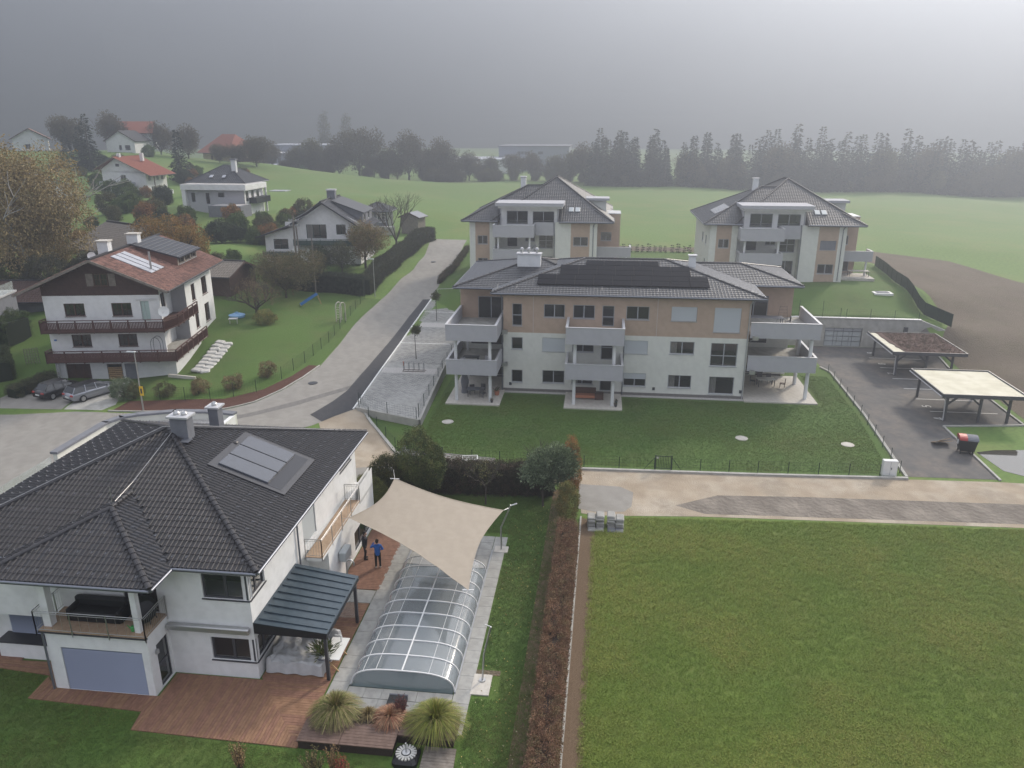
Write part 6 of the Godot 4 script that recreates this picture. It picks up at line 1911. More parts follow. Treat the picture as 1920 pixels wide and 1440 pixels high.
func far_houses() -> void:
	var dk := {"frame": M.white_frame, "n": 2, "sill": false}
	# white house with the orange red roof
	var t := thing("red_roof_house", "white house with red tiled gable roof, grey balcony and red leaved shrub in front", "house", Vector3(-108.0, 10.4, -161.6), deg_to_rad(-4))
	t.scale = Vector3.ONE * 0.72
	facade(t, face(Vector3.ZERO), 14.6, -1.5, 6.0, [[6.1, 3.4, 7.9, 5.0, dk], [6.6, 0.2, 8.4, 1.6, dk]], M.white)
	part(t, "gable_wall", gable_wall(14.6, 6.0, 5.4, 9.9, 6.6, 5.4), M.white)
	facade(t, face(Vector3(14.6, 0, 0), PI / 2), 10.0, -1.5, 5.4, [[1.0, 3.3, 2.2, 4.8, dk], [5.0, 3.3, 6.2, 4.8, dk], [7.2, 3.3, 8.4, 4.8, dk], [2, 0.2, 4, 1.6, dk]], M.white)
	facade(t, face(Vector3(14.6, 0, -10), PI), 14.6, -1.5, 5.4, [], M.white)
	facade(t, face(Vector3(0, 0, -10), -PI / 2), 10.0, -1.5, 5.4, [], M.white)
	boxpart(t, "floor_slab", Vector3(0.3, 2.0, -9.7), Vector3(14.3, 2.2, -0.35), M.room)
	gable_roof(t, -1.6, 17.2, 1.4, -11.4, 5.4, 10.2, 6.7, 4.9, M.orange_tile, M.orange_tile, M.grey_wood, 0.5, 0.5, "r")
	boxpart(t, "balcony", Vector3(-0.5, 1.9, 1.2), Vector3(11.6, 3.1, 1.05), M.sill)
	boxpart(t, "balcony_floor", Vector3(-0.5, 1.75, 1.2), Vector3(11.6, 1.9, 0.01), M.concrete)
	boxpart(t, "attic_window", Vector3(5.0, 7.4, 0.002), Vector3(6.2, 8.2, 0.06), M.dark_frame)
	for c in [[5.4, -1.5], [9.2, -7.0]]:
		boxpart(t, "chimney", Vector3(c[0] - 0.5, 8.8, c[1] - 0.4), Vector3(c[0] + 0.5, 11.1, c[1] + 0.4), M.old_white)
	boxpart(t, "porch_post", Vector3(16.4, -1.5, -1.0), Vector3(16.6, 4.8, -1.2), M.brown_wood)
	boxpart(t, "garden_stair", Vector3(17.0, -1.5, -4.0), Vector3(20.0, 0.6, -4.6), M.old_white)
	small_gable("grey_roof_house", "white house with plain pale grey roof partly behind the golden birch", Vector3(-103.5, 8.6, -136.0), deg_to_rad(62), 11.0, 12.0, 4.4, 6.9, 0.9, M.white, M.hall_roof, M.hall_roof, [[2, 1.2, 4.4, 3.4, dk]], {"tiles": "", "side": [[2, 1.2, 4, 3.0, dk], [6.5, 1.0, 7.6, 3.2, dk]]})
	small_gable("hilltop_house", "small white gabled house alone on the foggy hilltop", Vector3(-142.6, 16.4, -224.4), deg_to_rad(4), 8.6, 9.0, 3.6, 6.2, 0.6, M.white, M.roof_base, M.roof_base, [[3.8, 0.8, 4.6, 2.2, {"frame": M.dark_frame, "sill": false}], [5.6, 0.8, 7.2, 2.2, {"frame": M.dark_frame, "sill": false}]], {"tiles": ""})
	var r := thing("red_hip_house", "yellow walled house under a broad red brown half hipped roof in the haze", "house", Vector3(-127.0, 12.4, -252.0), deg_to_rad(-30))
	boxpart(r, "wall", Vector3(-7.5, -2, 0), Vector3(7.5, 3.4, -11), M.cream_wall)
	hip_roof(r, [-9.0, 9.0, 1.4, -12.4, 3.2, 0.85, 1.1], "", "", [], {"base": M.orange_tile, "fascia_mat": M.brown_wood})
	for x in [-3.0, 1.6]:
		boxpart(r, "window", Vector3(x, 1.0, 0.002), Vector3(x + 1.2, 2.3, 0.06), M.brown_frame)
	boxpart(r, "balcony", Vector3(7.502, 0.6, -0.5), Vector3(8.6, 1.6, -10.5), M.brown_wood)
	boxpart(r, "window", Vector3(7.502, 1.0, -4.0), Vector3(7.56, 2.4, -6.0), M.brown_frame)
	# houses lost in the haze at the far left
	small_gable("haze_house", "pale gabled house dim in haze above the golden birch", Vector3(-190.0, 15.6, -215.0), deg_to_rad(50), 10.0, 12.0, 4.6, 7.6, 0.6, M.white, M.orange_tile, M.orange_tile, [[3, 1.5, 4.4, 3.0, dk]], {"tiles": ""})
	small_gable("haze_house", "brown roofed house dim in haze beside the tall spruce", Vector3(-168.0, 15.6, -220.0), deg_to_rad(35), 9.0, 11.0, 5.0, 7.6, 0.7, M.old_white, M.red_tile, M.red_tile, [[3, 2.0, 4.4, 3.4, dk]], {"tiles": ""})
	small_gable("haze_house", "red roofed house dim in haze just behind the hilltop house", Vector3(-152.0, 18.2, -236.0), deg_to_rad(-70), 9.0, 12.0, 4.0, 7.0, 0.7, M.old_white, M.orange_tile, M.orange_tile, [], {"tiles": ""})
	# factory halls beyond the tree row
	var h := thing("factory_hall", "low grey factory hall with pale roof strips, green panel and cream wall", "factory", Vector3(-162.0, 5.2, -345.0))
	boxpart(h, "wall", Vector3(0, -2, 0), Vector3(34, 7.0, -40), M.hall_wall)
	boxpart(h, "flat_roof", Vector3(-0.4, 7.003, 0.4), Vector3(34.4, 7.4, -40.4), M.hall_roof)
	boxpart(h, "wall", Vector3(4, 7.403, -18), Vector3(40, 10.2, -40), M.hall_wall)
	boxpart(h, "flat_roof", Vector3(3.6, 10.21, -17.6), Vector3(40.4, 10.6, -40.4), M.hall_roof)
	boxpart(h, "front_building", Vector3(4.5, -2, 16), Vector3(27, 2.6, 4), M.cream_wall)
	boxpart(h, "flat_roof", Vector3(4.0, 2.61, 16.5), Vector3(27.5, 3.0, 3.5), M.hall_roof)
	boxpart(h, "green_panel", Vector3(27.6, -2, 15), Vector3(32.5, 6.6, 8), M.hall_green)
	for x in [15.0, 17.0, 24.0]:
		boxpart(h, "window", Vector3(x, 3.2, 0.004), Vector3(x + 1.4, 5.2, 0.1), M.dark_frame)
	for x in [4.0, 12.0, 22.0]:
		boxpart(h, "roof_light", Vector3(x, 7.42, -1), Vector3(x + 6, 8.0, -3), M.white_paint)
	h = thing("factory_hall", "white fronted factory hall with domed roof lights behind bare trees", "factory", Vector3(-70.0, 3.4, -330.0))
	boxpart(h, "wall", Vector3(0, -2, 0), Vector3(34, 7.0, -30), M.white)
	boxpart(h, "flat_roof", Vector3(-0.4, 7.003, 0.4), Vector3(34.4, 7.5, -30.4), M.hall_roof)
	for i in 5:
		var d := MB.new()
		d.lathe(Vector3(4 + i * 6.2, 7.5, -5), [Vector2(1.4, 0), Vector2(1.2, 0.5), Vector2(0.7, 0.9), Vector2(0, 1.0)], 10)
		part(h, "roof_light", d, M.white_paint)
	h = thing("factory_hall", "tall blue grey factory hall with a strip of windows rising above the trees", "factory", Vector3(-46.0, 3.6, -352.0))
	boxpart(h, "wall", Vector3(0, -2, 0), Vector3(31, 11.8, -30), M.hall_wall)
	boxpart(h, "flat_roof", Vector3(-0.4, 11.803, 0.4), Vector3(31.4, 12.2, -30.4), M.slate_render)
	for i in 4:
		boxpart(h, "window", Vector3(8.6 + i * 1.4, 8.6, 0.004), Vector3(9.7 + i * 1.4, 9.8, 0.1), M.dark_frame)
	boxpart(h, "window", Vector3(17.4, 8.6, 0.004), Vector3(19.6, 9.8, 0.1), M.dark_frame)
# ---------------------------------------------------------------- terrace, pool and furniture of the white house
# boards laid in a plan rectangle, running along z (or along x), cut by an optional polygon
func boards(parent: Node3D, poly: Array, along_x: bool, w: float, y0: float, y1: float, mats: Array) -> void:
	var pp := PackedVector2Array()
	for e in poly:
		pp.push_back(Vector2(e[0], e[1]))
	var lo := pp[0]; var hi := pp[0]
	for e in pp:
		lo = lo.min(e); hi = hi.max(e)
	var t := lo.y if along_x else lo.x
	var end := hi.y if along_x else hi.x
	var k := 0
	while t < end - 0.02:
		var t1 := minf(end, t + w - 0.012)
		var strip := PackedVector2Array([Vector2(lo.x, t), Vector2(hi.x, t), Vector2(hi.x, t1), Vector2(lo.x, t1)]) if along_x else PackedVector2Array([Vector2(t, lo.y), Vector2(t1, lo.y), Vector2(t1, hi.y), Vector2(t, hi.y)])
		for piece in Geometry2D.intersect_polygons(pp, strip):
			var b := MB.new()
			b.prism(piece, y0, y1 + rnd(-0.003, 0.003))
			part(parent, "plank", b, mats[k % mats.size()])
		t += w
		k = rng.randi() % 7
func villa_garden() -> void:
	var dm := [M.deck, M.deck_b]
	var d := thing("terrace_deck", "reddish brown wooden terrace deck around the front of the white house", "deck", Vector3.ZERO)
	boards(d, [[-24.4, -25.2], [-18.95, -25.0], [-18.8, -23.95], [-11.5, -23.78], [-14.55, -27.5], [-18.7, -27.5], [-18.7, -25.96], [-23.6, -25.96], [-24.45, -26.6]], false, 0.145, -0.1, 0.05, dm)
	boards(d, [[-14.55, -27.5], [-11.5, -23.78], [-11.45, -33.8], [-13.55, -33.8], [-14.7, -31.8], [-14.7, -27.7]], true, 0.145, -0.1, 0.05, dm)
	boxpart(d, "joists", Vector3(-18.6, -0.1, -27.4), Vector3(-11.6, 0.0, -24.1), M.twig_brown)
	boards(d, [[-28.6, -28.5], [-28.2, -27.0], [-24.5, -26.7], [-23.65, -26.0], [-23.65, -27.6], [-26.5, -27.5], [-26.5, -28.4]], true, 0.145, -0.1, 0.05, dm)
	d = thing("pool_deck", "dark brown wooden deck under the beige shade sail", "deck", Vector3.ZERO)
	boards(d, [[-13.55, -35.05], [-11.3, -35.1], [-11.3, -41.5], [-13.55, -41.5]], true, 0.145, -0.1, 0.05, [M.deck_b])
	# slabs around the pool
	var pv := thing("pool_paving", "pale grey stone slabs laid around the covered pool", "paving", Vector3.ZERO)
	for q in [[-11.4, -10.55, -26.9, -41.5], [-5.75, -4.98, -25.2, -41.5], [-13.55, -11.42, -33.85, -35.02], [-10.53, -5.77, -37.9, -39.2], [-10.53, -5.77, -39.2, -41.5], [-11.4, -5.77, -25.4, -26.88], [-10.53, -5.77, -26.9, -27.55]]:
		var nx := maxi(1, roundi((q[1] - q[0]) / 0.85)); var nz := maxi(1, roundi((q[2] - q[3]) / 0.9))
		for i in nx:
			for j in nz:
				var b := MB.new()
				var xa := lerpf(q[0], q[1], float(i) / nx); var xb := lerpf(q[0], q[1], float(i + 1) / nx)
				var za := lerpf(q[2], q[3], float(j) / nz); var zb := lerpf(q[2], q[3], float(j + 1) / nz)
				b.cbox(Vector3(xa + 0.004, -0.1, zb + 0.004), Vector3(xb - 0.004, 0.05 + rnd(-0.003, 0.003), za - 0.004), 0.006)
				part(pv, "paving_slab", b, M.paving)
	# pool water and the arched cover
	var water := boxpart(self, "pool", Vector3(-10.5, -1.4, -27.6), Vector3(-5.8, 0.03, -37.85), M.pool_water)
	tag(water, "dark pool water under the arched transparent cover", "pool")
	var c := thing("pool_cover", "arched sliding pool cover of clear panes in white frames", "pool cover", Vector3(-8.1, 0, 0))
	var hw := 2.36
	var zs := []
	for i in 10:
		zs.append(-27.7 - i * 1.08)
	for i in range(9):
		for side in [-1, 1]:
			var g := MB.new()
			var n := 9
			for k in n:
				var a0 := lerpf(0.02, PI / 2, float(k) / n); var a1 := lerpf(0.02, PI / 2, float(k + 1) / n)
				var p0 := arch(a0, hw) * Vector2(side, 1); var p1 := arch(a1, hw) * Vector2(side, 1)
				var na := Vector3(p0.x * 0.25, 1.0 if k > 3 else 0.6, 0).normalized(); var nb := Vector3(p1.x * 0.25, 1.0 if k > 2 else 0.6, 0).normalized()
				var A := Vector3(p0.x, p0.y, zs[i] - 0.02); var B := Vector3(p1.x, p1.y, zs[i] - 0.02)
				var C := Vector3(p1.x, p1.y, zs[i + 1] + 0.02); var D := Vector3(p0.x, p0.y, zs[i + 1] + 0.02)
				if side > 0:
					g.tri_n(A, C, B, na, nb, nb); g.tri_n(A, D, C, na, na, nb)
				else:
					g.tri_n(A, B, C, na, nb, nb); g.tri_n(A, C, D, na, nb, na)
			part(c, "pane", g, M.dome_pane)
			for f in [0.55, 0.78]:
				var bar := MB.new()
				var p := arch(PI / 2 * f, hw) * Vector2(side, 1)
				bar.bar(Vector3(p.x, p.y + 0.01, zs[i]), Vector3(p.x, p.y + 0.01, zs[i + 1]), 0.016, 0.012)
				part(c, "glazing_bar", bar, M.white_frame)
	for i in zs.size():
		var r := MB.new()
		var last := Vector3.ZERO
		for k in 25:
			var p := arch(PI * k / 24.0, hw)
			var at := Vector3(p.x, p.y + 0.012, zs[i])
			if k > 0:
				r.bar(last, at, 0.05, 0.05)
			last = at
		part(c, "arch_rib", r, M.white_frame)
	var rr := MB.new()
	rr.bar(Vector3(0, 0.98, zs[0]), Vector3(0, 0.98, zs[9]), 0.06, 0.05)
	part(c, "ridge_bar", rr, M.white_frame)
	for s in [-1, 1]:
		var b := MB.new()
		b.bar(Vector3(s * (hw + 0.03), 0.09, -27.6), Vector3(s * (hw + 0.03), 0.09, -39.8), 0.07, 0.08)
		part(c, "ground_rail", b, M.frame)
	var en := MB.new()
	for k in 24:
		var p := arch(PI * k / 24.0, hw); var q := arch(PI * (k + 1) / 24.0, hw)
		en.quad(Vector3(q.x, 0.08, -27.72), Vector3(p.x, 0.08, -27.72), Vector3(p.x, p.y, -27.72), Vector3(q.x, q.y, -27.72))
	part(c, "end_pane", en, M.dome_pane)
	# pool steps / equipment box with open dark lid
	var sk := thing("pool_box", "dark pool equipment box with raised lid before the arched cover", "box", Vector3(-8.1, 0.05, -26.7))
	boxpart(sk, "box", Vector3(-0.4, 0, -0.35), Vector3(0.4, 0.2, 0.5), M.black)
	var ld := MB.new()
	ld.xf = Transform3D(Basis(Vector3.RIGHT, 0.9), Vector3(0, 0.2, -0.35))
	ld.cbox(Vector3(-0.42, 0, -0.02), Vector3(0.42, 0.05, 0.85), 0.015)
	part(sk, "lid", ld, M.slate_render)
	# pergola with metal roof
	var pg := thing("terrace_roof", "dark blue grey metal terrace roof on two posts against the white house", "pergola", Vector3(-14.77, 0, -27.6))
	var rf := MB.new()
	var A := Vector3(0.02, 3.02, 0.0); var B := Vector3(3.3, 2.56, -0.2); var C := Vector3(3.3, 2.56, -4.9); var D := Vector3(0.02, 3.02, -4.95)
	rf.quad(A, B, C, D)
	var dn := Vector3(0, -0.06, 0)
	rf.quad(D + dn, C + dn, B + dn, A + dn); rf.quad(A + dn, B + dn, B, A); rf.quad(B + dn, C + dn, C, B); rf.quad(C + dn, D + dn, D, C)
	part(pg, "roof_sheet", rf, M.metal_roof)
	for i in 9:
		var f := (i + 0.6) / 9.2
		var s := MB.new()
		s.bar(A.lerp(D, f) + Vector3(0.12, 0.025, 0), B.lerp(C, f) + Vector3(-0.06, 0.025, 0), 0.035, 0.05)
		part(pg, "seam", s, M.metal_roof)
	var bm := MB.new()
	bm.bar(B + Vector3(-0.05, -0.16, 0.05), C + Vector3(-0.05, -0.16, -0.05), 0.1, 0.18)
	part(pg, "beam", bm, M.anthracite)
	bm = MB.new()
	bm.quad(A + Vector3(0, -0.55, 0.03), B + Vector3(0, -0.27, 0.03), B + Vector3(0, 0.0, 0.03), A + Vector3(0, 0.0, 0.03))
	bm.quad(A + Vector3(0, 0, -0.03), B + Vector3(0, 0, -0.03), B + Vector3(0, -0.27, -0.03), A + Vector3(0, -0.55, -0.03))
	part(pg, "side_panel", bm, M.anthracite)
	for z in [-0.25, -4.55]:
		boxpart(pg, "post", Vector3(3.12, 0.05, z - 0.07), Vector3(3.26, 2.4, z + 0.07), M.dark_steel)
	var gp := MB.new()
	gp.box(Vector3(0.05, 0.06, -4.9), Vector3(3.1, 2.4, -4.88))
	part(pg, "glass_panel", gp, M.clear_glass)
	# covered lounge furniture: a cloth that sags over an L shape
	var cv := thing("furniture_cover", "grey cloth draped over garden lounge furniture under the terrace roof", "cover", Vector3(-14.6, 0.05, -27.95))
	var cl := MB.new()
	var nx := 34; var nz := 30
	var hp := []
	for i in nx + 1:
		var col := []
		for j in nz + 1:
			var x := 2.75 * i / nx; var z := -2.7 * j / nz
			var h := 0.62
			if x > 0.95 and z < -0.95:
				h = 0.42
			if x < 0.3 or z < -2.4: h = 0.8
			h += 0.05 * sin(x * 5.0 + z * 3.0) + 0.04 * sin(x * 11.0 - z * 7.0) + 0.03 * sin(z * 13.0 + x * 2.0)
			if i == 0 or j == 0 or i == nx or j == nz: h = 0.06
			elif i == 1 or j == 1 or i == nx - 1 or j == nz - 1: h *= 0.93
			col.append(Vector3(x + 0.04 * sin(z * 9.0), h, z + 0.04 * sin(x * 8.0)))
		hp.append(col)
	for i in nx:
		for j in nz:
			cl.quad(hp[i][j], hp[i + 1][j], hp[i + 1][j + 1], hp[i][j + 1])
	part(cv, "cloth", cl, M.cloth)
	# planter with palm-like shrub
	var pl := thing("planter", "dark grey pot with leafy green shrub beside the terrace roof post", "planter", Vector3(-12.1, 0.05, -28.75))
	var pot := MB.new()
	pot.lathe(Vector3.ZERO, [Vector2(0.0, 0), Vector2(0.26, 0), Vector2(0.36, 0.6), Vector2(0.32, 0.6), Vector2(0.3, 0.5), Vector2(0, 0.5)], 20)
	part(pl, "pot", pot, M.slate_render)
	var fo := MB.new()
	fo.use_col = true
	for i in 420:
		var a := rnd(0, TAU)
		var dd := Vector3(cos(a) * rnd(0.2, 1), rnd(0.4, 1.4), sin(a) * rnd(0.2, 1)).normalized()
		fo.col = [Color(0.06, 0.1, 0.02), Color(0.1, 0.13, 0.03), Color(0.14, 0.13, 0.04)][i % 3]
		leaf(fo, Vector3(0, 0.5, 0) + dd * rnd(0.1, 0.75), (dd + ball() * 0.5).normalized(), rnd(0.2, 0.4), 0.05)
	part(pl, "foliage", fo, M.leaf)
	# folding table with white top, striped seat
	var tb := thing("garden_table", "white topped folding table with wooden legs by the terrace roof", "table", Vector3(-11.62, 0.05, -29.1))
	boxpart(tb, "table_top", Vector3(-0.42, 0.72, -0.8), Vector3(0.42, 0.76, 0.8), M.white_paint)
	for z in [-0.6, 0.6]:
		var l := MB.new()
		l.bar(Vector3(-0.3, 0, z), Vector3(0.3, 0.72, z), 0.05, 0.05); l.bar(Vector3(0.3, 0, z + 0.06), Vector3(-0.3, 0.72, z + 0.06), 0.05, 0.05)
		part(tb, "leg", l, M.log_end)
	var fc := MB.new()
	fc.tube([Vector3(0.1, 0.76, -0.5), Vector3(0.1, 1.1, -0.5), Vector3(-0.2, 1.1, -0.5)], 0.03, 8)
	part(tb, "tap", fc, M.white_paint)
	# outdoor shower: bent steel pipe
	var sw := MB.new()
	var bend := [Vector3(0, 0, 0), Vector3(0, 2.0, 0)]
	for i in 9:
		var a := PI * i / 8
		bend.append(Vector3(0.2 - cos(a) * 0.2, 2.0 + sin(a) * 0.2, 0))
	bend.append(Vector3(0.4, 1.9, 0))
	sw.tube(bend, 0.045, 10)
	single("garden_shower", sw, M.metal, "bent stainless steel shower pipe standing at the dark wooden deck", "shower", Vector3(-12.75, 0.05, -34.4))
	# air conditioning unit and bits on the wall
	var ac := thing("heat_pump", "small grey outdoor unit below the side balcony of the white house", "appliance", Vector3(-13.35, 0.05, -36.0))
	var acb := MB.new()
	acb.cbox(Vector3(-0.22, 1.35, -0.5), Vector3(0.18, 1.9, 0.5), 0.04)
	part(ac, "housing", acb, M.shutter)
	var ab := MB.new()
	ab.bar(Vector3(-0.25, 1.3, -0.35), Vector3(0.2, 1.3, -0.35), 0.05, 0.05); ab.bar(Vector3(-0.25, 1.3, 0.35), Vector3(0.2, 1.3, 0.35), 0.05, 0.05)
	part(ac, "bracket", ab, M.steel)
	sail()
	# low bench deck with planting
	var be := thing("bench_deck", "low brown wooden bench platform with dark sides below the ornamental grasses", "bench", Vector3(0, 0, 0))
	boxpart(be, "base", Vector3(-11.45, 0, -24.95), Vector3(-7.55, 0.4, -23.8), M.twig_brown)
	boards(be, [[-11.5, -23.75], [-9.75, -23.75], [-9.75, -24.98], [-11.5, -24.98]], true, 0.16, 0.4, 0.45, [M.bench_wood])
	boards(be, [[-9.73, -23.75], [-7.5, -23.75], [-7.5, -24.98], [-9.73, -24.98]], true, 0.16, 0.4, 0.45, [M.bench_wood])
	boxpart(be, "base", Vector3(-7.5, 0, -24.95), Vector3(-5.2, 0.4, -24.55), M.twig_brown)
	boards(be, [[-7.48, -24.5], [-5.15, -24.45], [-5.15, -24.98], [-7.48, -24.98]], true, 0.16, 0.4, 0.45, [M.bench_wood])
	boxpart(be, "soil_trough", Vector3(-11.4, 0, -25.9), Vector3(-5.15, 0.38, -25.0), M.soil)
	var st := thing("step_deck", "small grey brown plank step beside the fire bowl", "deck", Vector3.ZERO)
	boards(st, [[-6.3, -22.6], [-4.95, -22.6], [-5.05, -24.4], [-6.35, -24.4]], true, 0.15, 0.0, 0.1, [M.grey_wood])
	# fire bowl with split logs laid in a ring
	var fb := thing("fire_bowl", "square black fire bowl with split logs in a ring around a steel rod", "fire bowl", Vector3(-6.95, 0, -23.75))
	var bw := MB.new()
	bw.cbox(Vector3(-0.5, 0, -0.5), Vector3(0.5, 0.3, 0.5), 0.12)
	part(fb, "bowl", bw, M.black)
	for i in 18:
		var a := TAU * i / 18
		var lg := MB.new()
		lg.bar(Vector3(cos(a) * 0.2, 0.32, sin(a) * 0.2), Vector3(cos(a) * 0.42, 0.33, sin(a) * 0.42), 0.075, 0.05)
		part(fb, "log", lg, M.stone)
	var hub := MB.new()
	hub.lathe(Vector3(0, 0.3, 0), [Vector2(0.16, 0), Vector2(0.16, 0.06), Vector2(0.03, 0.07), Vector2(0.03, 0.5), Vector2(0, 0.5)], 14)
	part(fb, "rod", hub, M.steel)
	# posts of the sail
	var p1 := thing("sail_post", "tall bent steel post holding the far right corner of the shade sail", "post", Vector3(-5.2, 0, -40.05), 0.0, "sail posts")
	var pm := MB.new()
	pm.tube([Vector3(0, 0, 0), Vector3(-0.02, 1.5, 0.0), Vector3(0.6, 3.15, 0.25)], 0.05, 10)
	part(p1, "pole", pm, M.metal)
	boxpart(p1, "footing", Vector3(-0.4, -0.3, -0.35), Vector3(0.4, 0.06, 0.35), M.pale_paving)
	pm = MB.new()
	pm.cone(Vector3(0.6, 3.12, 0.25), Vector3(0.95, 3.3, 0.3), 0.04, 0.04, 8); pm.cone(Vector3(0.45, 2.9, 0.2), Vector3(0.25, 2.95, 0.5), 0.03, 0.03, 8)
	part(p1, "tensioner", pm, M.white_frame)
	var p2 := thing("sail_post", "leaning steel post on a square concrete footing in the garden lawn, without sail", "post", Vector3(-4.62, 0, -28.6), 0.0, "sail posts")
	pm = MB.new()
	pm.tube([Vector3(0, 0, 0), Vector3(0.1, 1.5, 0.0), Vector3(0.42, 3.0, 0.05)], 0.045, 10)
	part(p2, "pole", pm, M.metal)
	pm = MB.new()
	pm.tube([Vector3(0.42, 3.0, 0.05), Vector3(0.15, 3.1, 0.05)], 0.02, 8)
	part(p2, "hook", pm, M.white_frame)
	pm = MB.new()
	pm.cone(Vector3(0, 0.06, 0), Vector3(0, 0.1, 0), 0.16, 0.16, 12)
	part(p2, "base_plate", pm, M.steel)
	boxpart(p2, "footing", Vector3(-0.42, -0.3, -0.4), Vector3(0.42, 0.06, 0.95), M.pale_paving)
	boxpart(p2, "soil_pit", Vector3(-0.6, -0.2, -0.75), Vector3(0.75, 0.02, -0.41), M.soil)
	# black lounge and round chair under the roofed balcony
	var so := thing("lounge_sofa", "black padded lounge sofa on the roofed balcony of the white house", "sofa", Vector3(-21.6, 3.2, -27.0))
	var sb := MB.new()
	sb.cbox(Vector3(-1.3, 0.05, -0.5), Vector3(1.3, 0.45, 0.45), 0.1)
	part(so, "seat", sb, M.black)
	sb = MB.new()
	sb.cbox(Vector3(-1.3, 0.4, -0.5), Vector3(1.3, 0.85, -0.2), 0.1)
	part(so, "backrest", sb, M.black)
	for s in [-1, 1]:
		sb = MB.new()
		sb.cbox(Vector3(s * 1.3, 0.05, -0.5), Vector3(s * 1.02, 0.62, 0.45), 0.08)
		part(so, "armrest", sb, M.black)
	var rc := thing("round_chair", "round black wicker chair by the right post of the roofed balcony", "chair", Vector3(-19.3, 3.2, -27.0))
	var sh := MB.new()
	sh.xf = Transform3D(Basis(Vector3.RIGHT, 0.9), Vector3(0, 0.55, 0))
	sh.lathe(Vector3.ZERO, [Vector2(0, 0), Vector2(0.4, 0.06), Vector2(0.6, 0.25), Vector2(0.62, 0.27), Vector2(0.4, 0.1), Vector2(0, 0.05)], 20)
	part(rc, "shell", sh, M.black)
	sh = MB.new()
	for i in 4:
		var a := TAU * (i + 0.5) / 4
		sh.cone(Vector3(cos(a) * 0.35, 0, sin(a) * 0.35), Vector3(cos(a) * 0.2, 0.45, sin(a) * 0.2), 0.02, 0.02, 6)
	part(rc, "leg", sh, M.dark_steel)
	var wc := thing("watering_can", "small green plastic watering can on the balcony floor", "watering can", Vector3(-19.55, 3.2, -26.25))
	var wb := MB.new()
	wb.lathe(Vector3.ZERO, [Vector2(0, 0), Vector2(0.1, 0), Vector2(0.11, 0.2), Vector2(0.07, 0.24), Vector2(0, 0.24)], 14)
	part(wc, "can", wb, M.green_plastic)
	wb = MB.new()
	wb.cone(Vector3(-0.08, 0.06, 0), Vector3(-0.26, 0.26, 0), 0.03, 0.015, 8); wb.tube([Vector3(0.09, 0.2, 0), Vector3(0.17, 0.24, 0), Vector3(0.1, 0.05, 0)], 0.012, 6)
	part(wc, "spout_and_handle", wb, M.green_plastic)
	people()
func arch(a: float, hw: float) -> Vector2:
	# flattened arch: a runs from 0 (right foot) to PI (left foot)
	var c := cos(a); var s := sin(a)
	return Vector2(signf(c) * pow(absf(c), 0.62) * hw, 0.06 + pow(s, 0.75) * 0.9)
func sail() -> void:
	var t := thing("shade_sail", "beige four cornered shade sail stretched above the pool and deck", "shade sail", Vector3(-8.9, 0, -36.7))
	var o := Vector3(8.9, 0, 36.7)
	var H0 := Vector3(-13.3, 3.35, -36.9) + o; var K := Vector3(-11.7, 4.0, -40.75) + o; var R := Vector3(-4.98, 3.1, -39.2) + o; var F := Vector3(-5.8, 2.5, -32.0) + o
	var b := MB.new()
	var n := 28
	var g := []
	for i in n + 1:
		var row := []
		for j in n + 1:
			var u := float(i) / n; var v := float(j) / n
			var p := H0.lerp(F, u).lerp(K.lerp(R, u), v)
			# edges curve inwards between the corners
			var c := (H0 + K + R + F) / 4
			var pull := 0.13 * (4 * u * (1 - u) * absf(2 * v - 1) + 4 * v * (1 - v) * absf(2 * u - 1))
			p = p.lerp(c, pull)
			p.y += 0.018 * sin((u * 1.0 - v * 0.4) * 34.0) * u * (1.2 - v)
			row.append(p)
		g.append(row)
	for i in n:
		for j in n:
			b.quad(g[i][j], g[i + 1][j], g[i + 1][j + 1], g[i][j + 1])
	part(t, "cloth", b, M.sail)
	var e := MB.new()
	for k in n:
		e.bar(g[k][0] + Vector3(0, 0.006, 0), g[k + 1][0] + Vector3(0, 0.006, 0), 0.06, 0.012); e.bar(g[k][n] + Vector3(0, 0.006, 0), g[k + 1][n] + Vector3(0, 0.006, 0), 0.06, 0.012)
		e.bar(g[0][k] + Vector3(0, 0.006, 0), g[0][k + 1] + Vector3(0, 0.006, 0), 0.06, 0.012); e.bar(g[n][k] + Vector3(0, 0.006, 0), g[n][k + 1] + Vector3(0, 0.006, 0), 0.06, 0.012)
	part(t, "hem", e, M.sail)
	for q in [[F, Vector3(-0.28, 0, 0.03), Vector3(0.28, 0, -0.03)], [K, Vector3(-0.28, 0, 0), Vector3(0.28, 0, 0)]]:
		var c := MB.new()
		c.bar(q[0] + q[1], q[0] + q[2], 0.05, 0.03)
		part(t, "corner_bar", c, M.white_frame)
	var w := MB.new()
	w.tube([H0, H0 + Vector3(-0.45, -0.05, 0.05)], 0.012, 6); w.tube([F + Vector3(0.2, 0, 0), F + Vector3(0.35, -0.2, 0.1), Vector3(-5.55, 0.95, -32.6) + o], 0.01, 6)
	w.tube([K, K + Vector3(-0.2, 0.35, -0.5)], 0.012, 6); w.tube([R, Vector3(-4.75, 3.0, -39.75) + o], 0.012, 6)
	part(t, "wire", w, M.metal)

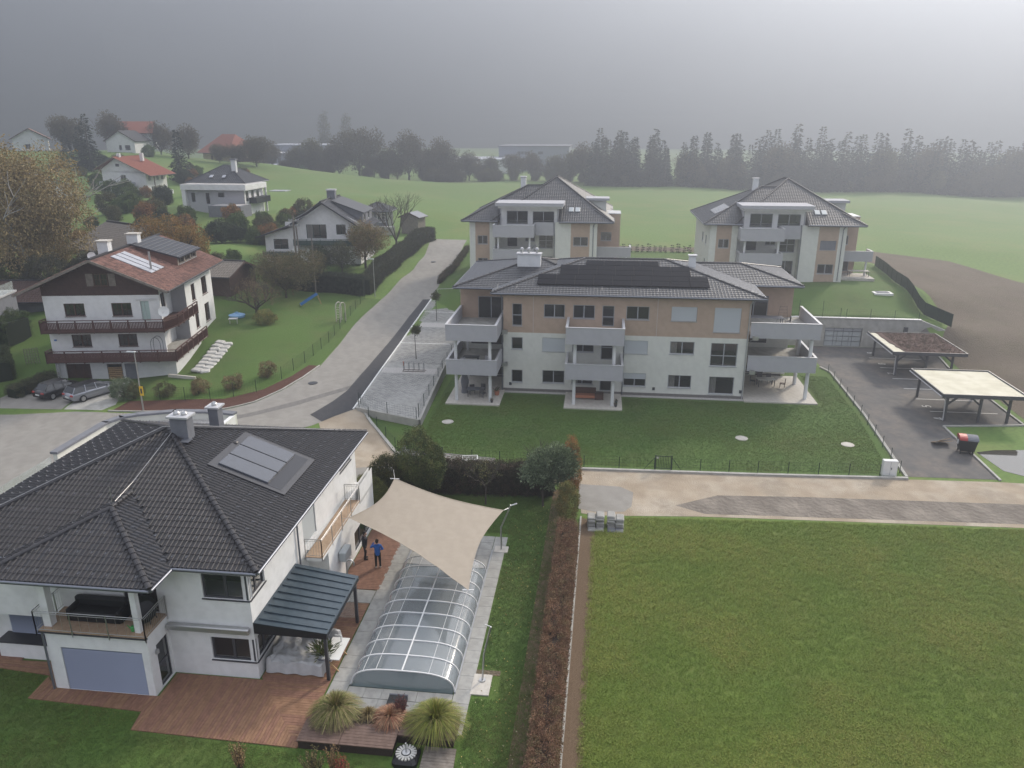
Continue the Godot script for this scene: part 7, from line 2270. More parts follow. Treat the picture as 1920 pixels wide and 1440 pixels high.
# ---------------------------------------------------------------- two people under the sail
func person(label: String, at: Vector3, turn: float, top: Color, legs: Color, shoes: Color, hair: Color, pose: Array) -> void:
	# bones: from, to, radius at both ends, colour
	var skin := Color(0.42, 0.26, 0.19)
	var J := {"hip": Vector3(0, 0.92, 0), "chest": Vector3(0, 1.3, 0.02), "neck": Vector3(0, 1.5, 0.02), "head": Vector3(0, 1.66, 0.05)}
	var bones := [
		[J.hip, J.chest, 0.15, 0.17, top], [Vector3(-0.1, 1.38, 0), Vector3(0.1, 1.38, 0), 0.12, 0.12, top], [Vector3(0, 1.44, 0.01), J.neck + Vector3(0, 0.06, 0.01), 0.06, 0.055, skin],
		[J.head + Vector3(0, -0.04, 0.02), J.head + Vector3(0, 0.02, 0.0), 0.085, 0.098, skin], [J.head + Vector3(0, -0.04, 0.1), J.head + Vector3(0, -0.045, 0.115), 0.022, 0.014, skin],
		[J.head + Vector3(0, 0.05, -0.02), J.head + Vector3(0, 0.0, -0.05), 0.1, 0.085, hair],
		[J.head + Vector3(0.098, -0.02, 0), J.head + Vector3(0.1, 0.0, 0), 0.02, 0.02, skin], [J.head + Vector3(-0.098, -0.02, 0), J.head + Vector3(-0.1, 0.0, 0), 0.02, 0.02, skin]]
	for s in [-1, 1]:
		var sh := Vector3(s * 0.19, 1.4, 0.0)
		var el: Vector3 = pose[0 if s < 0 else 2]
		var ha: Vector3 = pose[1 if s < 0 else 3]
		bones.append([sh, el, 0.068, 0.055, top]); bones.append([el, ha, 0.055, 0.042, top])
		var fd := (ha - el).normalized()
		bones.append([ha, ha + fd * 0.09, 0.036, 0.034, skin])
		for f in 4:
			bones.append([ha + fd * 0.09 + Vector3(0, 0, (f - 1.5) * 0.018), ha + fd * (0.15 + 0.012 * (1.5 - absf(f - 1.5))) + Vector3(0, 0, (f - 1.5) * 0.018 + 0.01), 0.011, 0.009, skin])
		bones.append([ha + fd * 0.04 + Vector3(0, 0, 0.03), ha + fd * 0.09 + Vector3(0, 0, 0.055), 0.012, 0.01, skin])
		var hp := Vector3(s * 0.09, 0.9, 0)
		var kn := Vector3(s * 0.11, 0.5, 0.03); var an := Vector3(s * 0.12, 0.09, -0.02)
		bones.append([hp, kn, 0.1, 0.072, legs]); bones.append([kn, an, 0.068, 0.052, legs])
		bones.append([an + Vector3(0, -0.035, -0.03), an + Vector3(s * 0.02, -0.05, 0.15), 0.048, 0.036, shoes])
	var cell := 0.022
	var field := {}
	var pick := {}
	for bn in bones:
		var a: Vector3 = bn[0]; var b: Vector3 = bn[1]
		var r: float = maxf(bn[2], bn[3]) + 0.07
		var lo := (a.min(b) - Vector3.ONE * r) / cell; var hi := (a.max(b) + Vector3.ONE * r) / cell
		var ab := b - a
		var l2 := maxf(ab.length_squared(), 0.000001)
		for x in range(floori(lo.x), ceili(hi.x) + 1):
			for y in range(floori(lo.y), ceili(hi.y) + 1):
				for z in range(floori(lo.z), ceili(hi.z) + 1):
					var k := Vector3i(x, y, z)
					var p := Vector3(x, y, z) * cell
					var tt := clampf((p - a).dot(ab) / l2, 0, 1)
					var d := p.distance_to(a + ab * tt) - lerpf(bn[2], bn[3], tt)
					if not field.has(k):
						field[k] = d; pick[k] = [d, bn[4]]
					else:
						var f: float = field[k]
						var h := maxf(0.03 - absf(f - d), 0.0) / 0.03
						field[k] = minf(f, d) - h * h * 0.03 * 0.25
						if d < pick[k][0]:
							pick[k] = [d, bn[4]]
	# surface nets
	var verts := {}
	var corners := [Vector3i(0, 0, 0), Vector3i(1, 0, 0), Vector3i(0, 1, 0), Vector3i(1, 1, 0), Vector3i(0, 0, 1), Vector3i(1, 0, 1), Vector3i(0, 1, 1), Vector3i(1, 1, 1)]
	for k in field:
		var acc := Vector3.ZERO
		var n := 0
		var vals := []
		for c in corners:
			vals.append(field.get(k + c, 1.0))
		for e in [[0, 1], [2, 3], [4, 5], [6, 7], [0, 2], [1, 3], [4, 6], [5, 7], [0, 4], [1, 5], [2, 6], [3, 7]]:
			var f0: float = vals[e[0]]; var f1: float = vals[e[1]]
			if (f0 < 0) != (f1 < 0):
				acc += Vector3(corners[e[0]]).lerp(Vector3(corners[e[1]]), f0 / (f0 - f1))
				n += 1
		if n > 0:
			verts[k] = (Vector3(k) + acc / n) * cell
	var mb := MB.new()
	mb.use_col = true
	var grad := func(p: Vector3) -> Vector3:
		var q := Vector3i((p / cell).round())
		return Vector3(field.get(q + Vector3i(1, 0, 0), 1.0) - field.get(q - Vector3i(1, 0, 0), 1.0), field.get(q + Vector3i(0, 1, 0), 1.0) - field.get(q - Vector3i(0, 1, 0), 1.0), field.get(q + Vector3i(0, 0, 1), 1.0) - field.get(q - Vector3i(0, 0, 1), 1.0)).normalized()
	for k in field:
		for ax in 3:
			var d := [Vector3i(1, 0, 0), Vector3i(0, 1, 0), Vector3i(0, 0, 1)]
			var f0: float = field[k]; var f1: float = field.get(k + d[ax], 1.0)
			if (f0 < 0) == (f1 < 0):
				continue
			var u: Vector3i = d[(ax + 1) % 3]; var w: Vector3i = d[(ax + 2) % 3]
			var q := [k, k - u, k - u - w, k - w]
			if not (verts.has(q[0]) and verts.has(q[1]) and verts.has(q[2]) and verts.has(q[3])):
				continue
			var v := [verts[q[0]], verts[q[1]], verts[q[2]], verts[q[3]]]
			if f0 > 0:
				v.reverse()
			mb.col = pick[k][1]
			var nn := [grad.call(v[0]), grad.call(v[1]), grad.call(v[2]), grad.call(v[3])]
			mb.tri_n(v[0], v[1], v[2], nn[0], nn[1], nn[2]); mb.tri_n(v[0], v[2], v[3], nn[0], nn[2], nn[3])
	single("person", mb, M.body, label, "person", at, turn)
func people() -> void:
	person("person in blue jacket and black trousers standing on the wooden deck", Vector3(-11.95, 0.05, -37.3), PI + 0.3, Color(0.02, 0.12, 0.42), Color(0.008, 0.008, 0.01), Color(0.5, 0.5, 0.48), Color(0.02, 0.015, 0.01), [Vector3(-0.3, 1.16, 0.02), Vector3(-0.16, 1.02, 0.2), Vector3(0.34, 1.28, 0.12), Vector3(0.2, 1.42, 0.3)])
	person("person in dark clothes standing beside the white house wall on the deck", Vector3(-12.95, 0.05, -38.1), PI * 0.6, Color(0.012, 0.013, 0.02), Color(0.012, 0.012, 0.018), Color(0.01, 0.01, 0.01), Color(0.015, 0.01, 0.008), [Vector3(-0.27, 1.13, -0.04), Vector3(-0.27, 0.88, 0.04), Vector3(0.27, 1.13, -0.04), Vector3(0.27, 0.88, 0.04)])
# ---------------------------------------------------------------- fences
func fence(called: String, label: String, pts: Array, gap: float, high: float, mat: Material, wires: int, group := "", base_h := 0.0, screen: Material = null) -> Node3D:
	var o := ground_at(pts[0][0], pts[0][1]) + Vector3(0, base_h, 0)
	var t := thing(called, label, "fence", o, 0.0, group)
	var spots := []
	for k in range(pts.size() - 1):
		var p := Vector2(pts[k][0], pts[k][1]); var q := Vector2(pts[k + 1][0], pts[k + 1][1])
		var n := maxi(1, roundi(p.distance_to(q) / gap))
		for i in n + (1 if k == pts.size() - 2 else 0):
			var e := p.lerp(q, float(i) / n)
			spots.append(Vector3(e.x, hgt(e.x, e.y) + base_h, e.y) - o)
	for s in spots:
		var b := MB.new()
		b.cone(s + Vector3(0, -0.3, 0), s + Vector3(0, high, 0), 0.027, 0.027, 8)
		part(t, "post", b, mat)
	for i in range(spots.size() - 1):
		var w := MB.new()
		for k in wires:
			var y := high * (0.06 + 0.92 * k / maxf(1.0, wires - 1))
			w.bar(spots[i] + Vector3(0, y, 0), spots[i + 1] + Vector3(0, y, 0), 0.006, 0.006)
		var m := int(spots[i].distance_to(spots[i + 1]) / 0.25)
		for k in range(1, m):
			var p: Vector3 = spots[i].lerp(spots[i + 1], float(k) / m)
			w.bar(p + Vector3(0, 0.06, 0), p + Vector3(0, high * 0.98, 0), 0.005, 0.005)
		part(t, "wire_panel", w, mat)
		if screen:
			var sc := MB.new()
			var a: Vector3 = spots[i]; var e: Vector3 = spots[i + 1]
			sc.quad(a + Vector3(0, 0.05, 0), e + Vector3(0, 0.05, 0), e + Vector3(0, high, 0), a + Vector3(0, high, 0))
			part(t, "screen", sc, screen)
	return t
func stone(sz: Vector3) -> MB:
	var b := MB.new()
	b.cbox(-sz / 2, sz / 2, minf(sz.x, sz.z) * 0.1)
	return b
func carport(label: String, at: Vector3, w: float, d: float, planted: bool) -> void:
	var t := thing("carport", label, "carport", at, deg_to_rad(0.0), "carports")
	var h := 2.62
	var e := MB.new()
	for q in [[Vector3(0, h - 0.12, 0), Vector3(w, h - 0.12, 0)], [Vector3(w, h - 0.12, 0), Vector3(w, h - 0.12, -d)], [Vector3(w, h - 0.12, -d), Vector3(0, h - 0.12, -d)], [Vector3(0, h - 0.12, -d), Vector3(0, h - 0.12, 0)]]:
		e.bar(q[0], q[1], 0.1, 0.34)
	part(t, "roof_edge", e, M.dark_frame)
	boxpart(t, "roof_panel", Vector3(0.05, h - 0.2, -0.05), Vector3(w - 0.05, h - 0.06, -d + 0.05), M.membrane)
	if planted:
		var pp := PackedVector2Array()
		for i in 12:
			var f := i / 11.0
			pp.push_back(Vector2(1.0 + 0.5 * f * f - 0.25 + rnd(-0.12, 0.12), -0.1 - (d - 0.2) * (1.0 - f)))
		pp.push_back(Vector2(w - 0.1, -0.1)); pp.push_back(Vector2(w - 0.1, -d + 0.1))
		var s := MB.new()
		s.prism(pp, h - 0.058, h + 0.0)
		part(t, "planted_layer", s, M.sedum)
		var cl := clump_mesh(16, 0.12, 0.05)
		var xs := []
		var cs := []
		for i in 1500:
			xs.append(Transform3D(Basis(Vector3.UP, rnd(0, 6)), Vector3(rnd(1.3, w - 0.15), h + 0.0, rnd(-d + 0.15, -0.15))))
			cs.append([Color(0.1, 0.05, 0.04), Color(0.16, 0.1, 0.07), Color(0.09, 0.08, 0.04)][i % 3])
		swarm(t, "sedum_plants", cl, M.leaf, xs, cs)
	for p in [Vector3(0.7, 0, -0.7), Vector3(w * 0.5, 0, -0.6), Vector3(w - 1.0, 0, -0.7), Vector3(0.8, 0, -d + 0.3), Vector3(w - 1.0, 0, -d + 0.3)]:
		boxpart(t, "post", p + Vector3(-0.09, 0.0, -0.09), p + Vector3(0.09, h - 0.29, 0.09), M.dark_frame)
		var b := MB.new()
		b.bar(p + Vector3(0, 1.5, 0), p + Vector3(0.9 if p.x < w * 0.4 else -0.9, h - 0.35, 0), 0.12, 0.14)
		part(t, "brace", b, M.dark_frame)
	for z in [-0.65, -d + 0.3]:
		boxpart(t, "beam", Vector3(0.1, h - 0.46, z - 0.08), Vector3(w - 0.1, h - 0.29, z + 0.08), M.dark_frame)
	var g := MB.new()
	g.tube([Vector3(-0.1, h - 0.2, -d), Vector3(-0.1, h - 0.22, -0.1), Vector3(0.5, h - 0.6, -0.6), Vector3(0.55, 0.1, -0.58)], 0.05, 8)
	part(t, "downpipe", g, M.coping)
func chair_shape(t: Node3D, at: Vector3, turn: float, mat: Material) -> void:
	var B := Transform3D(Basis(Vector3.UP, turn), at)
	var s := MB.new(); s.xf = B
	s.cbox(Vector3(-0.24, 0.4, -0.24), Vector3(0.24, 0.45, 0.24), 0.015)
	var o := part(t, "seat", s, mat)
	s = MB.new(); s.xf = B
	s.cbox(Vector3(-0.24, 0.45, -0.26), Vector3(0.24, 0.92, -0.21), 0.015)
	part(o, "backrest", s, mat)
	for x in [-0.21, 0.21]:
		for z in [-0.21, 0.21]:
			s = MB.new(); s.xf = B
			s.cone(Vector3(x, 0, z), Vector3(x, 0.4, z), 0.018, 0.018, 6)
			part(o, "leg", s, mat)
func chair(label: String, at: Vector3, turn: float, mat: Material, group := "") -> void:
	var t := thing("garden_chair", label, "chair", at, turn, group)
	chair_shape(t, Vector3.ZERO, 0.0, mat)
func table(label: String, at: Vector3, turn: float, w: float, d: float, top: Material, leg: Material) -> void:
	var t := thing("garden_table", label, "table", at, turn)
	var b := MB.new()
	b.cbox(Vector3(-w / 2, 0.7, -d / 2), Vector3(w / 2, 0.745, d / 2), 0.015)
	part(t, "table_top", b, top)
	for x in [-w / 2 + 0.1, w / 2 - 0.1]:
		for z in [-d / 2 + 0.1, d / 2 - 0.1]:
			boxpart(t, "leg", Vector3(x - 0.03, 0, z - 0.03), Vector3(x + 0.03, 0.7, z + 0.03), leg)
func manhole(label: String, at: Vector3, r: float, mat: Material, high: float) -> void:
	var t := thing("manhole", label, "manhole", at)
	var b := MB.new()
	b.lathe(Vector3.ZERO, [Vector2(r, -0.3), Vector2(r, high), Vector2(r * 0.86, high + 0.01), Vector2(r * 0.84, high), Vector2(0, high)], 24)
	part(t, "ring", b, mat)
	b = MB.new()
	b.lathe(Vector3(0, high + 0.002, 0), [Vector2(r * 0.8, 0), Vector2(r * 0.78, 0.012), Vector2(0, 0.012)], 24)
	part(t, "lid", b, mat)
func site_things() -> void:
	# garage wall in the slope, with its gate and wing
	var w := thing("retaining_wall", "long bare concrete retaining wall holding the upper lawn above the driveway", "wall", Vector3(14.0, 0, -88.85))
	facade(w, face(Vector3(0, 0, 0.05)), 22.1, -0.3, 3.3, [[11.9, 0.02, 16.0, 2.2, {"frame": M.gutter, "sill": false, "room": false, "name": "garage_door", "fw": 0.05, "glass": M.sill, "n": 4, "bar": 0.82, "deep": 0.2}]], M.concrete, 0.0, "wall", 0.35)
	var gd := boxpart(w, "garage_door_leaf", Vector3(11.95, 0.03, -0.16), Vector3(15.95, 1.75, -0.12), M.shutter)
	for i in 3:
		for j in 3:
			boxpart(gd, "door_panel", Vector3(12.0 + j * 1.32, 0.08 + i * 0.57, -0.118), Vector3(13.27 + j * 1.32, 0.58 + i * 0.57, -0.09), M.shutter)
	boxpart(w, "coping", Vector3(0, 3.303, 0.12), Vector3(22.2, 3.38, -0.4), M.coping)
	var wing := MB.new()
	wing.poly(PackedVector3Array([Vector3(22.1, 3.3, 0.05), Vector3(22.1, -0.3, 0.05), Vector3(25.4, -0.3, 2.6), Vector3(25.4, 2.2, 2.6)]))
	wing.poly(PackedVector3Array([Vector3(22.3, 3.3, -0.2), Vector3(25.6, 2.2, 2.35), Vector3(25.6, -0.3, 2.35), Vector3(22.3, -0.3, -0.2)]))
	wing.quad(Vector3(22.1, 3.3, 0.05), Vector3(25.4, 2.2, 2.6), Vector3(25.6, 2.2, 2.35), Vector3(22.3, 3.3, -0.2))
	wing.quad(Vector3(25.4, 2.2, 2.6), Vector3(25.4, -0.3, 2.6), Vector3(25.6, -0.3, 2.35), Vector3(25.6, 2.2, 2.35))
	part(w, "wing_wall", wing, M.concrete)
	boxpart(w, "meter_box", Vector3(20.4, 1.9, 0.06), Vector3(20.8, 2.5, 0.3), M.dark_steel)
	# parking bays: a raised slab with grass pavers, held by a wall
	var pk := thing("parking_bays", "raised grey parking bays of grid pavers held by a pale concrete wall", "parking", Vector3.ZERO)
	var C := [Vector3(-20.8, 0.62, -61.3), Vector3(-14.55, 0.62, -58.9), Vector3(-15.2, 1.0, -72.0), Vector3(-15.6, 1.62, -88.0), Vector3(-16.0, 2.4, -97.5), Vector3(-21.75, 2.4, -97.5), Vector3(-21.65, 1.62, -88.0), Vector3(-21.2, 1.0, -72.0)]
	var sl := MB.new()
	sl.poly(PackedVector3Array([C[0], C[1], C[2], C[7]])); sl.poly(PackedVector3Array([C[7], C[2], C[3], C[6]])); sl.poly(PackedVector3Array([C[6], C[3], C[4], C[5]]))
	part(pk, "paved_surface", sl, M.paving)
	var bw := MB.new()
	for i in range(0, 4):
		var a: Vector3 = C[i]; var e: Vector3 = C[i + 1]
		var s := (e - a).cross(Vector3.UP).normalized() * 0.12
		bw.quad(Vector3(a.x, -0.4, a.z) + s, Vector3(e.x, -0.4, e.z) + s, e + s + Vector3(0, 0.06, 0), a + s + Vector3(0, 0.06, 0))
		bw.quad(a + s + Vector3(0, 0.06, 0), e + s + Vector3(0, 0.06, 0), e - s + Vector3(0, 0.06, 0), a - s + Vector3(0, 0.06, 0))
		bw.quad(Vector3(e.x, -0.4, e.z) - s, Vector3(a.x, -0.4, a.z) - s, a - s + Vector3(0, 0.06, 0), e - s + Vector3(0, 0.06, 0))
	part(pk, "wall", bw, M.concrete)
	# grid pavers: rows of small blocks, one mesh of alike blocks
	var gb := MB.new()
	gb.cbox(Vector3(-0.18, 0, -0.08), Vector3(0.18, 0.03, 0.08), 0.02)
	var xs := []
	var cs := []
	var z := -60.0
	while z > -97.0:
		var y := slab_y(z)
		var xl := lerpf(-20.8, -21.75, clampf((-61.3 - z) / 36.0, 0, 1)) + 0.25
		var xr := lerpf(-14.6, -15.9, clampf((-58.9 - z) / 38.0, 0, 1)) - 0.4
		var row := int(-z / 0.22)
		if not ((z < -70.3 and z > -73.4) or (z < -86.2 and z > -88.4)):
			var x := xl + (0.22 if row % 2 == 0 else 0.0)
			while x < xr:
				if z < lerpf(-61.3, -58.9, (x + 20.85) / 6.3) - 0.25:
					xs.append(Transform3D(Basis(), Vector3(x, y + 0.004, z)))
					cs.append(Color(1, 1, 1) * rnd(0.75, 1.2))
				x += 0.44
		z -= 0.22
	var pm: StandardMaterial3D = plain("paver", Color(0.33, 0.325, 0.31), 0.9)
	pm.vertex_color_use_as_albedo = true
	swarm(pk, "pavers", gb.mesh(), pm, xs, cs)
	for q in [[-70.4, -71.9], [-86.3, -88.0]]:
		var g := MB.new()
		var y0 := slab_y(q[0]) + 0.012; var y1 := slab_y(q[1]) + 0.012
		g.quad(Vector3(-21.1, y0, q[0]), Vector3(-15.4, y0, q[0]), Vector3(-15.5, y1, q[1]), Vector3(-21.1, y1, q[1]))
		part(pk, "pebble_strip", g, M.pebbles)
	for zz in [-92.2, -80.0]:
		var mk := MB.new()
		mk.box(Vector3(-21.5, slab_y(zz), zz - 0.06), Vector3(-16.0, slab_y(zz) + 0.045, zz + 0.06))
		part(pk, "marking", mk, M.white_paint)
	# fences of the plot
	var f := fence("mesh_fence", "low dark wire fence along the kerb between lawn and gravel track", [[-15.0, -53.55], [-13.6, -52.95], [-9.0, -52.4], [-0.6, -52.3], [4.55, -52.45]], 2.35, 1.0, M.fence_green, 5)
	f = fence("mesh_fence", "low dark wire fence from the garden gate to the white cabinet", [[5.8, -52.5], [12.0, -52.75], [20.6, -53.1]], 2.3, 1.0, M.fence_green, 5)
	f = fence("mesh_fence", "low dark wire fence between lawn and asphalt driveway", [[22.3, -54.0], [23.2, -66.0], [23.65, -78.2]], 2.6, 1.0, M.fence_green, 5)
	f = fence("mesh_fence", "dark wire fence slanting up beside the pale sand patch", [[-20.6, -62.2], [-15.3, -53.9]], 2.4, 1.1, M.fence_green, 6)
	fence("mesh_fence", "dark wire fence on the parking wall facing the balconies", [[-14.7, -59.4], [-15.2, -72.0], [-15.5, -86.0]], 2.7, 1.25, M.fence_green, 6, "", 0.68)
	fence("mesh_fence", "dark wire fence across the near end of the parking bays", [[-20.4, -61.1], [-17.6, -60.05], [-14.8, -59.0]], 2.6, 1.1, M.fence_green, 6, "", 0.62)
	fence("mesh_fence", "dark wire fence on top of the concrete retaining wall", [[15.0, -89.15], [36.0, -89.15]], 2.8, 1.05, M.fence_green, 5)
	fence("screen_fence", "tall dark green screened fence between upper lawn and ploughed soil", [[39.2, -115.0], [37.9, -101.0], [37.6, -92.0], [38.9, -87.6]], 2.4, 1.5, M.fence_green, 2, "", 0.0, M.fence_green)
	fence("mesh_fence", "short dark wire fence dividing the upper lawn behind the parapet terrace", [[21.0, -92.4], [26.4, -92.4], [27.6, -89.5]], 2.3, 1.1, M.fence_green, 5)
	fence("orchard_fence", "dark green wire fence around the orchard along mulch bed and lane", [[-41.3, -61.3], [-34.2, -61.4], [-31.0, -63.9], [-29.9, -67.2], [-29.4, -72.0], [-29.3, -79.0], [-29.7, -86.0], [-30.3, -92.0], [-30.6, -97.0]], 2.5, 1.25, M.fence_green, 7)
	fence("lane_fence", "dark wire fence with shrubs along the lane beside the upper block", [[-22.2, -104.0], [-21.7, -114.0], [-21.8, -126.0]], 2.5, 1.2, M.fence_green, 5)
	# garden gate
	var gt := thing("garden_gate", "narrow dark green bar gate in the lawn fence", "gate", Vector3(4.6, 0.1, -52.4))
	for x in [0.0, 1.15]:
		boxpart(gt, "post", Vector3(x - 0.04, -0.2, -0.04), Vector3(x + 0.04, 1.15, 0.04), M.fence_green)
	var gf := MB.new()
	gf.bar(Vector3(0.06, 0.12, 0), Vector3(1.09, 0.12, 0), 0.04, 0.04); gf.bar(Vector3(0.06, 1.08, 0), Vector3(1.09, 1.08, 0), 0.04, 0.04)
	var leafg := part(gt, "gate_frame", gf, M.fence_green)
	for i in 9:
		var b := MB.new()
		b.bar(Vector3(0.1 + i * 0.118, 0.14, 0), Vector3(0.1 + i * 0.118, 1.06, 0), 0.022, 0.022)
		part(leafg, "bar", b, M.fence_green)
	boxpart(leafg, "lock", Vector3(0.07, 0.9, 0.025), Vector3(0.2, 1.02, 0.05), M.coping)
	for s in [[-0.06, -0.85], [1.2, 1.95]]:
		var b := MB.new()
		b.bar(Vector3(s[0], 0.95, 0), Vector3(s[1], -0.05, 0.0), 0.03, 0.03)
		part(gt, "stay", b, M.fence_green)
	# carports
	carport("carport with brown planted roof standing before the concrete retaining wall", Vector3(29.5, 0, -77.6), 7.0, 8.0, true)
	carport("carport with bare cream roof membrane nearer the waste container", Vector3(29.15, 0, -64.7), 6.75, 7.3, false)
	# bay lines and numbers painted on the asphalt
	var k := 0
	for zz in [-84.4, -80.8, -77.1, -74.0, -71.0, -67.7]:
		var l := MB.new()
		l.box(Vector3(29.6, 0.016, zz - 0.05), Vector3(35.9, 0.02, zz + 0.05))
		single("bay_line", l, M.white_paint, "white painted line between the parking bays on the asphalt", "marking", Vector3.ZERO, 0.0, "bay lines")
	for nmb in [["9", 30.1, -86.4, "white bay number nearest the concrete retaining wall"], ["8", 29.95, -82.2, "white bay number at the far end of the planted carport"], ["7", 29.8, -78.8, "white bay number at the near post of the planted carport"], ["5", 29.5, -69.0, "white bay number at the middle of the cream roofed carport"], ["4", 29.35, -65.9, "white bay number at the near post of the cream roofed carport"]]:
		var tm := TextMesh.new()
		tm.text = nmb[0]
		tm.font = SystemFont.new()
		tm.font.font_names = PackedStringArray(["Droid Sans"])
		tm.font_size = 64
		tm.pixel_size = 0.016
		tm.depth = 0.006
		var o := single("bay_number", tm, M.white_paint, nmb[3], "marking")
		o.transform = Transform3D(Basis(Vector3(0, 0, -1), Vector3(1, 0, 0) * -1.0, Vector3.UP), Vector3(nmb[1] + 0.3, 0.02, nmb[2]))
	# waste container
	var bn := thing("waste_container", "black wheeled waste container with red lid panel beside the driveway", "container", Vector3(28.7, 0.02, -58.5), deg_to_rad(-12))
	var bb := MB.new()
	bb.quad(Vector3(-0.5, 0.25, 0.5), Vector3(0.5, 0.25, 0.5), Vector3(0.62, 1.15, 0.6), Vector3(-0.62, 1.15, 0.6)); bb.quad(Vector3(0.5, 0.25, -0.5), Vector3(-0.5, 0.25, -0.5), Vector3(-0.62, 1.15, -0.6), Vector3(0.62, 1.15, -0.6))
	bb.quad(Vector3(0.5, 0.25, 0.5), Vector3(0.5, 0.25, -0.5), Vector3(0.62, 1.15, -0.6), Vector3(0.62, 1.15, 0.6)); bb.quad(Vector3(-0.5, 0.25, -0.5), Vector3(-0.5, 0.25, 0.5), Vector3(-0.62, 1.15, 0.6), Vector3(-0.62, 1.15, -0.6))
	bb.quad(Vector3(-0.5, 0.25, -0.5), Vector3(0.5, 0.25, -0.5), Vector3(0.5, 0.25, 0.5), Vector3(-0.5, 0.25, 0.5))
	part(bn, "body", bb, M.black)
	for q in [[-0.64, -0.1, M.red, "red lid panel"], [-0.1, 0.66, M.slate_render, "grey lid panel"]]:
		var ld := MB.new()
		for i in 8:
			var a0 := PI * i / 8; var a1 := PI * (i + 1) / 8
			ld.quad(Vector3(q[0], 1.15 + sin(a0) * 0.3, cos(a0) * 0.62), Vector3(q[1], 1.15 + sin(a0) * 0.3, cos(a0) * 0.62), Vector3(q[1], 1.15 + sin(a1) * 0.3, cos(a1) * 0.62), Vector3(q[0], 1.15 + sin(a1) * 0.3, cos(a1) * 0.62))
			ld.tri(Vector3(q[1], 1.15, 0), Vector3(q[1], 1.15 + sin(a1) * 0.3, cos(a1) * 0.62), Vector3(q[1], 1.15 + sin(a0) * 0.3, cos(a0) * 0.62)); ld.tri(Vector3(q[0], 1.15, 0), Vector3(q[0], 1.15 + sin(a0) * 0.3, cos(a0) * 0.62), Vector3(q[0], 1.15 + sin(a1) * 0.3, cos(a1) * 0.62))
		part(bn, "lid", ld, q[2], q[3])
	for x in [-0.42, 0.42]:
		for zz in [-0.42, 0.42]:
			var wh := MB.new()
			wh.cone(Vector3(x - 0.04, 0.11, zz), Vector3(x + 0.04, 0.11, zz), 0.11, 0.11, 12); wh.bar(Vector3(x, 0.11, zz), Vector3(x, 0.27, zz), 0.06, 0.06)
			part(bn, "wheel", wh, M.rubber)
	boxpart(bn, "label", Vector3(-0.66, 0.7, -0.1), Vector3(-0.61, 1.0, 0.2), M.white_paint)
	var pl := thing("cardboard_pile", "flattened brown boards leaning by the black waste container", "waste", Vector3(27.6, 0.02, -60.0))
	for i in 4:
		var c := MB.new()
		c.xf = Transform3D(Basis.from_euler(Vector3(-0.4 - 0.1 * i, 0.2 * i, 0.08)), Vector3(-0.05 * i, 0.2 + 0.03 * i, -0.02 * i))
		c.box(Vector3(-0.75 + i * 0.1, 0, -0.35), Vector3(0.6, 0.03, 0.4))
		part(pl, "board", c, M.log_end if i % 2 == 0 else M.grey_wood)
	# white cabinet at the corner
	var cb := thing("utility_cabinet", "white utility cabinet at the corner of lawn and driveway", "cabinet", Vector3(21.3, 0, -53.4))
	var cm := MB.new()
	cm.cbox(Vector3(-0.5, 0.1, -0.2), Vector3(0.5, 1.25, 0.2), 0.02)
	part(cb, "housing", cm, M.white_paint)
	boxpart(cb, "base", Vector3(-0.48, -0.2, -0.18), Vector3(0.48, 0.1, 0.18), M.concrete)
	boxpart(cb, "door_seam", Vector3(-0.012, 0.18, 0.2), Vector3(0.012, 1.18, 0.206), M.frame)
	boxpart(cb, "handle", Vector3(0.06, 0.6, 0.2), Vector3(0.1, 0.75, 0.23), M.dark_steel)
	# manholes in the lawn
	manhole("pale round concrete manhole cover in the lawn near the parking wall", Vector3(-12.4, 0, -60.3), 0.5, M.pale_paving, 0.05)
	manhole("pale round concrete manhole cover in the middle of the long lawn", Vector3(11.95, 0, -59.4), 0.5, M.pale_paving, 0.05)
	manhole("pale round concrete manhole cover in the lawn near the driveway fence", Vector3(20.1, 0, -59.0), 0.5, M.pale_paving, 0.05)
	manhole("dark iron manhole cover in the pale lane by the mulch bed", ground_at(-26.6, -66.6) + Vector3(0, 0.02, 0), 0.45, M.dark_steel, 0.02)
	manhole("dark iron manhole cover in the pale lane near its far end", ground_at(-25.6, -117.0) + Vector3(0, 0.02, 0), 0.4, M.dark_steel, 0.02)
	var ht := thing("roof_hatch", "square light shaft with white rim in the upper lawn", "hatch", ground_at(34.6, -97.6))
	boxpart(ht, "rim", Vector3(-1.1, -0.3, -0.8), Vector3(1.1, 0.12, 0.8), M.white_paint)
	boxpart(ht, "grille", Vector3(-0.75, 0.1, -0.5), Vector3(0.75, 0.16, 0.5), M.slate_render)
	# stacks of slabs at the meadow corner
	for q in [[0.35, "left", "stack of grey concrete slabs on the meadow corner beside the brown hedge"], [1.6, "right", "stack of grey concrete slabs on the meadow corner beside the track, farther from the hedge"]]:
		var st := thing("slab_stack", q[2], "slabs", Vector3(q[0], 0, -43.75), rnd(-0.05, 0.05), "slab stacks")
		for i in 6:
			for j in 2:
				if i == 5 and j == (0 if q[1] == "left" else 1):
					continue
				var sm := stone(Vector3(0.5, 0.13, 0.8))
				var o := part(st, "slab", sm, M.paving)
				o.position = Vector3(-0.27 + j * 0.53 + rnd(-0.03, 0.03), 0.08 + i * 0.135, rnd(-0.08, 0.08))
		for j in 2:
			var o := part(st, "slab", stone(Vector3(0.5, 0.07, 0.5)), M.slate_render if q[1] == "right" else M.paving)
			o.position = Vector3(-0.25 + j * 0.5, 0.05, 0.62)
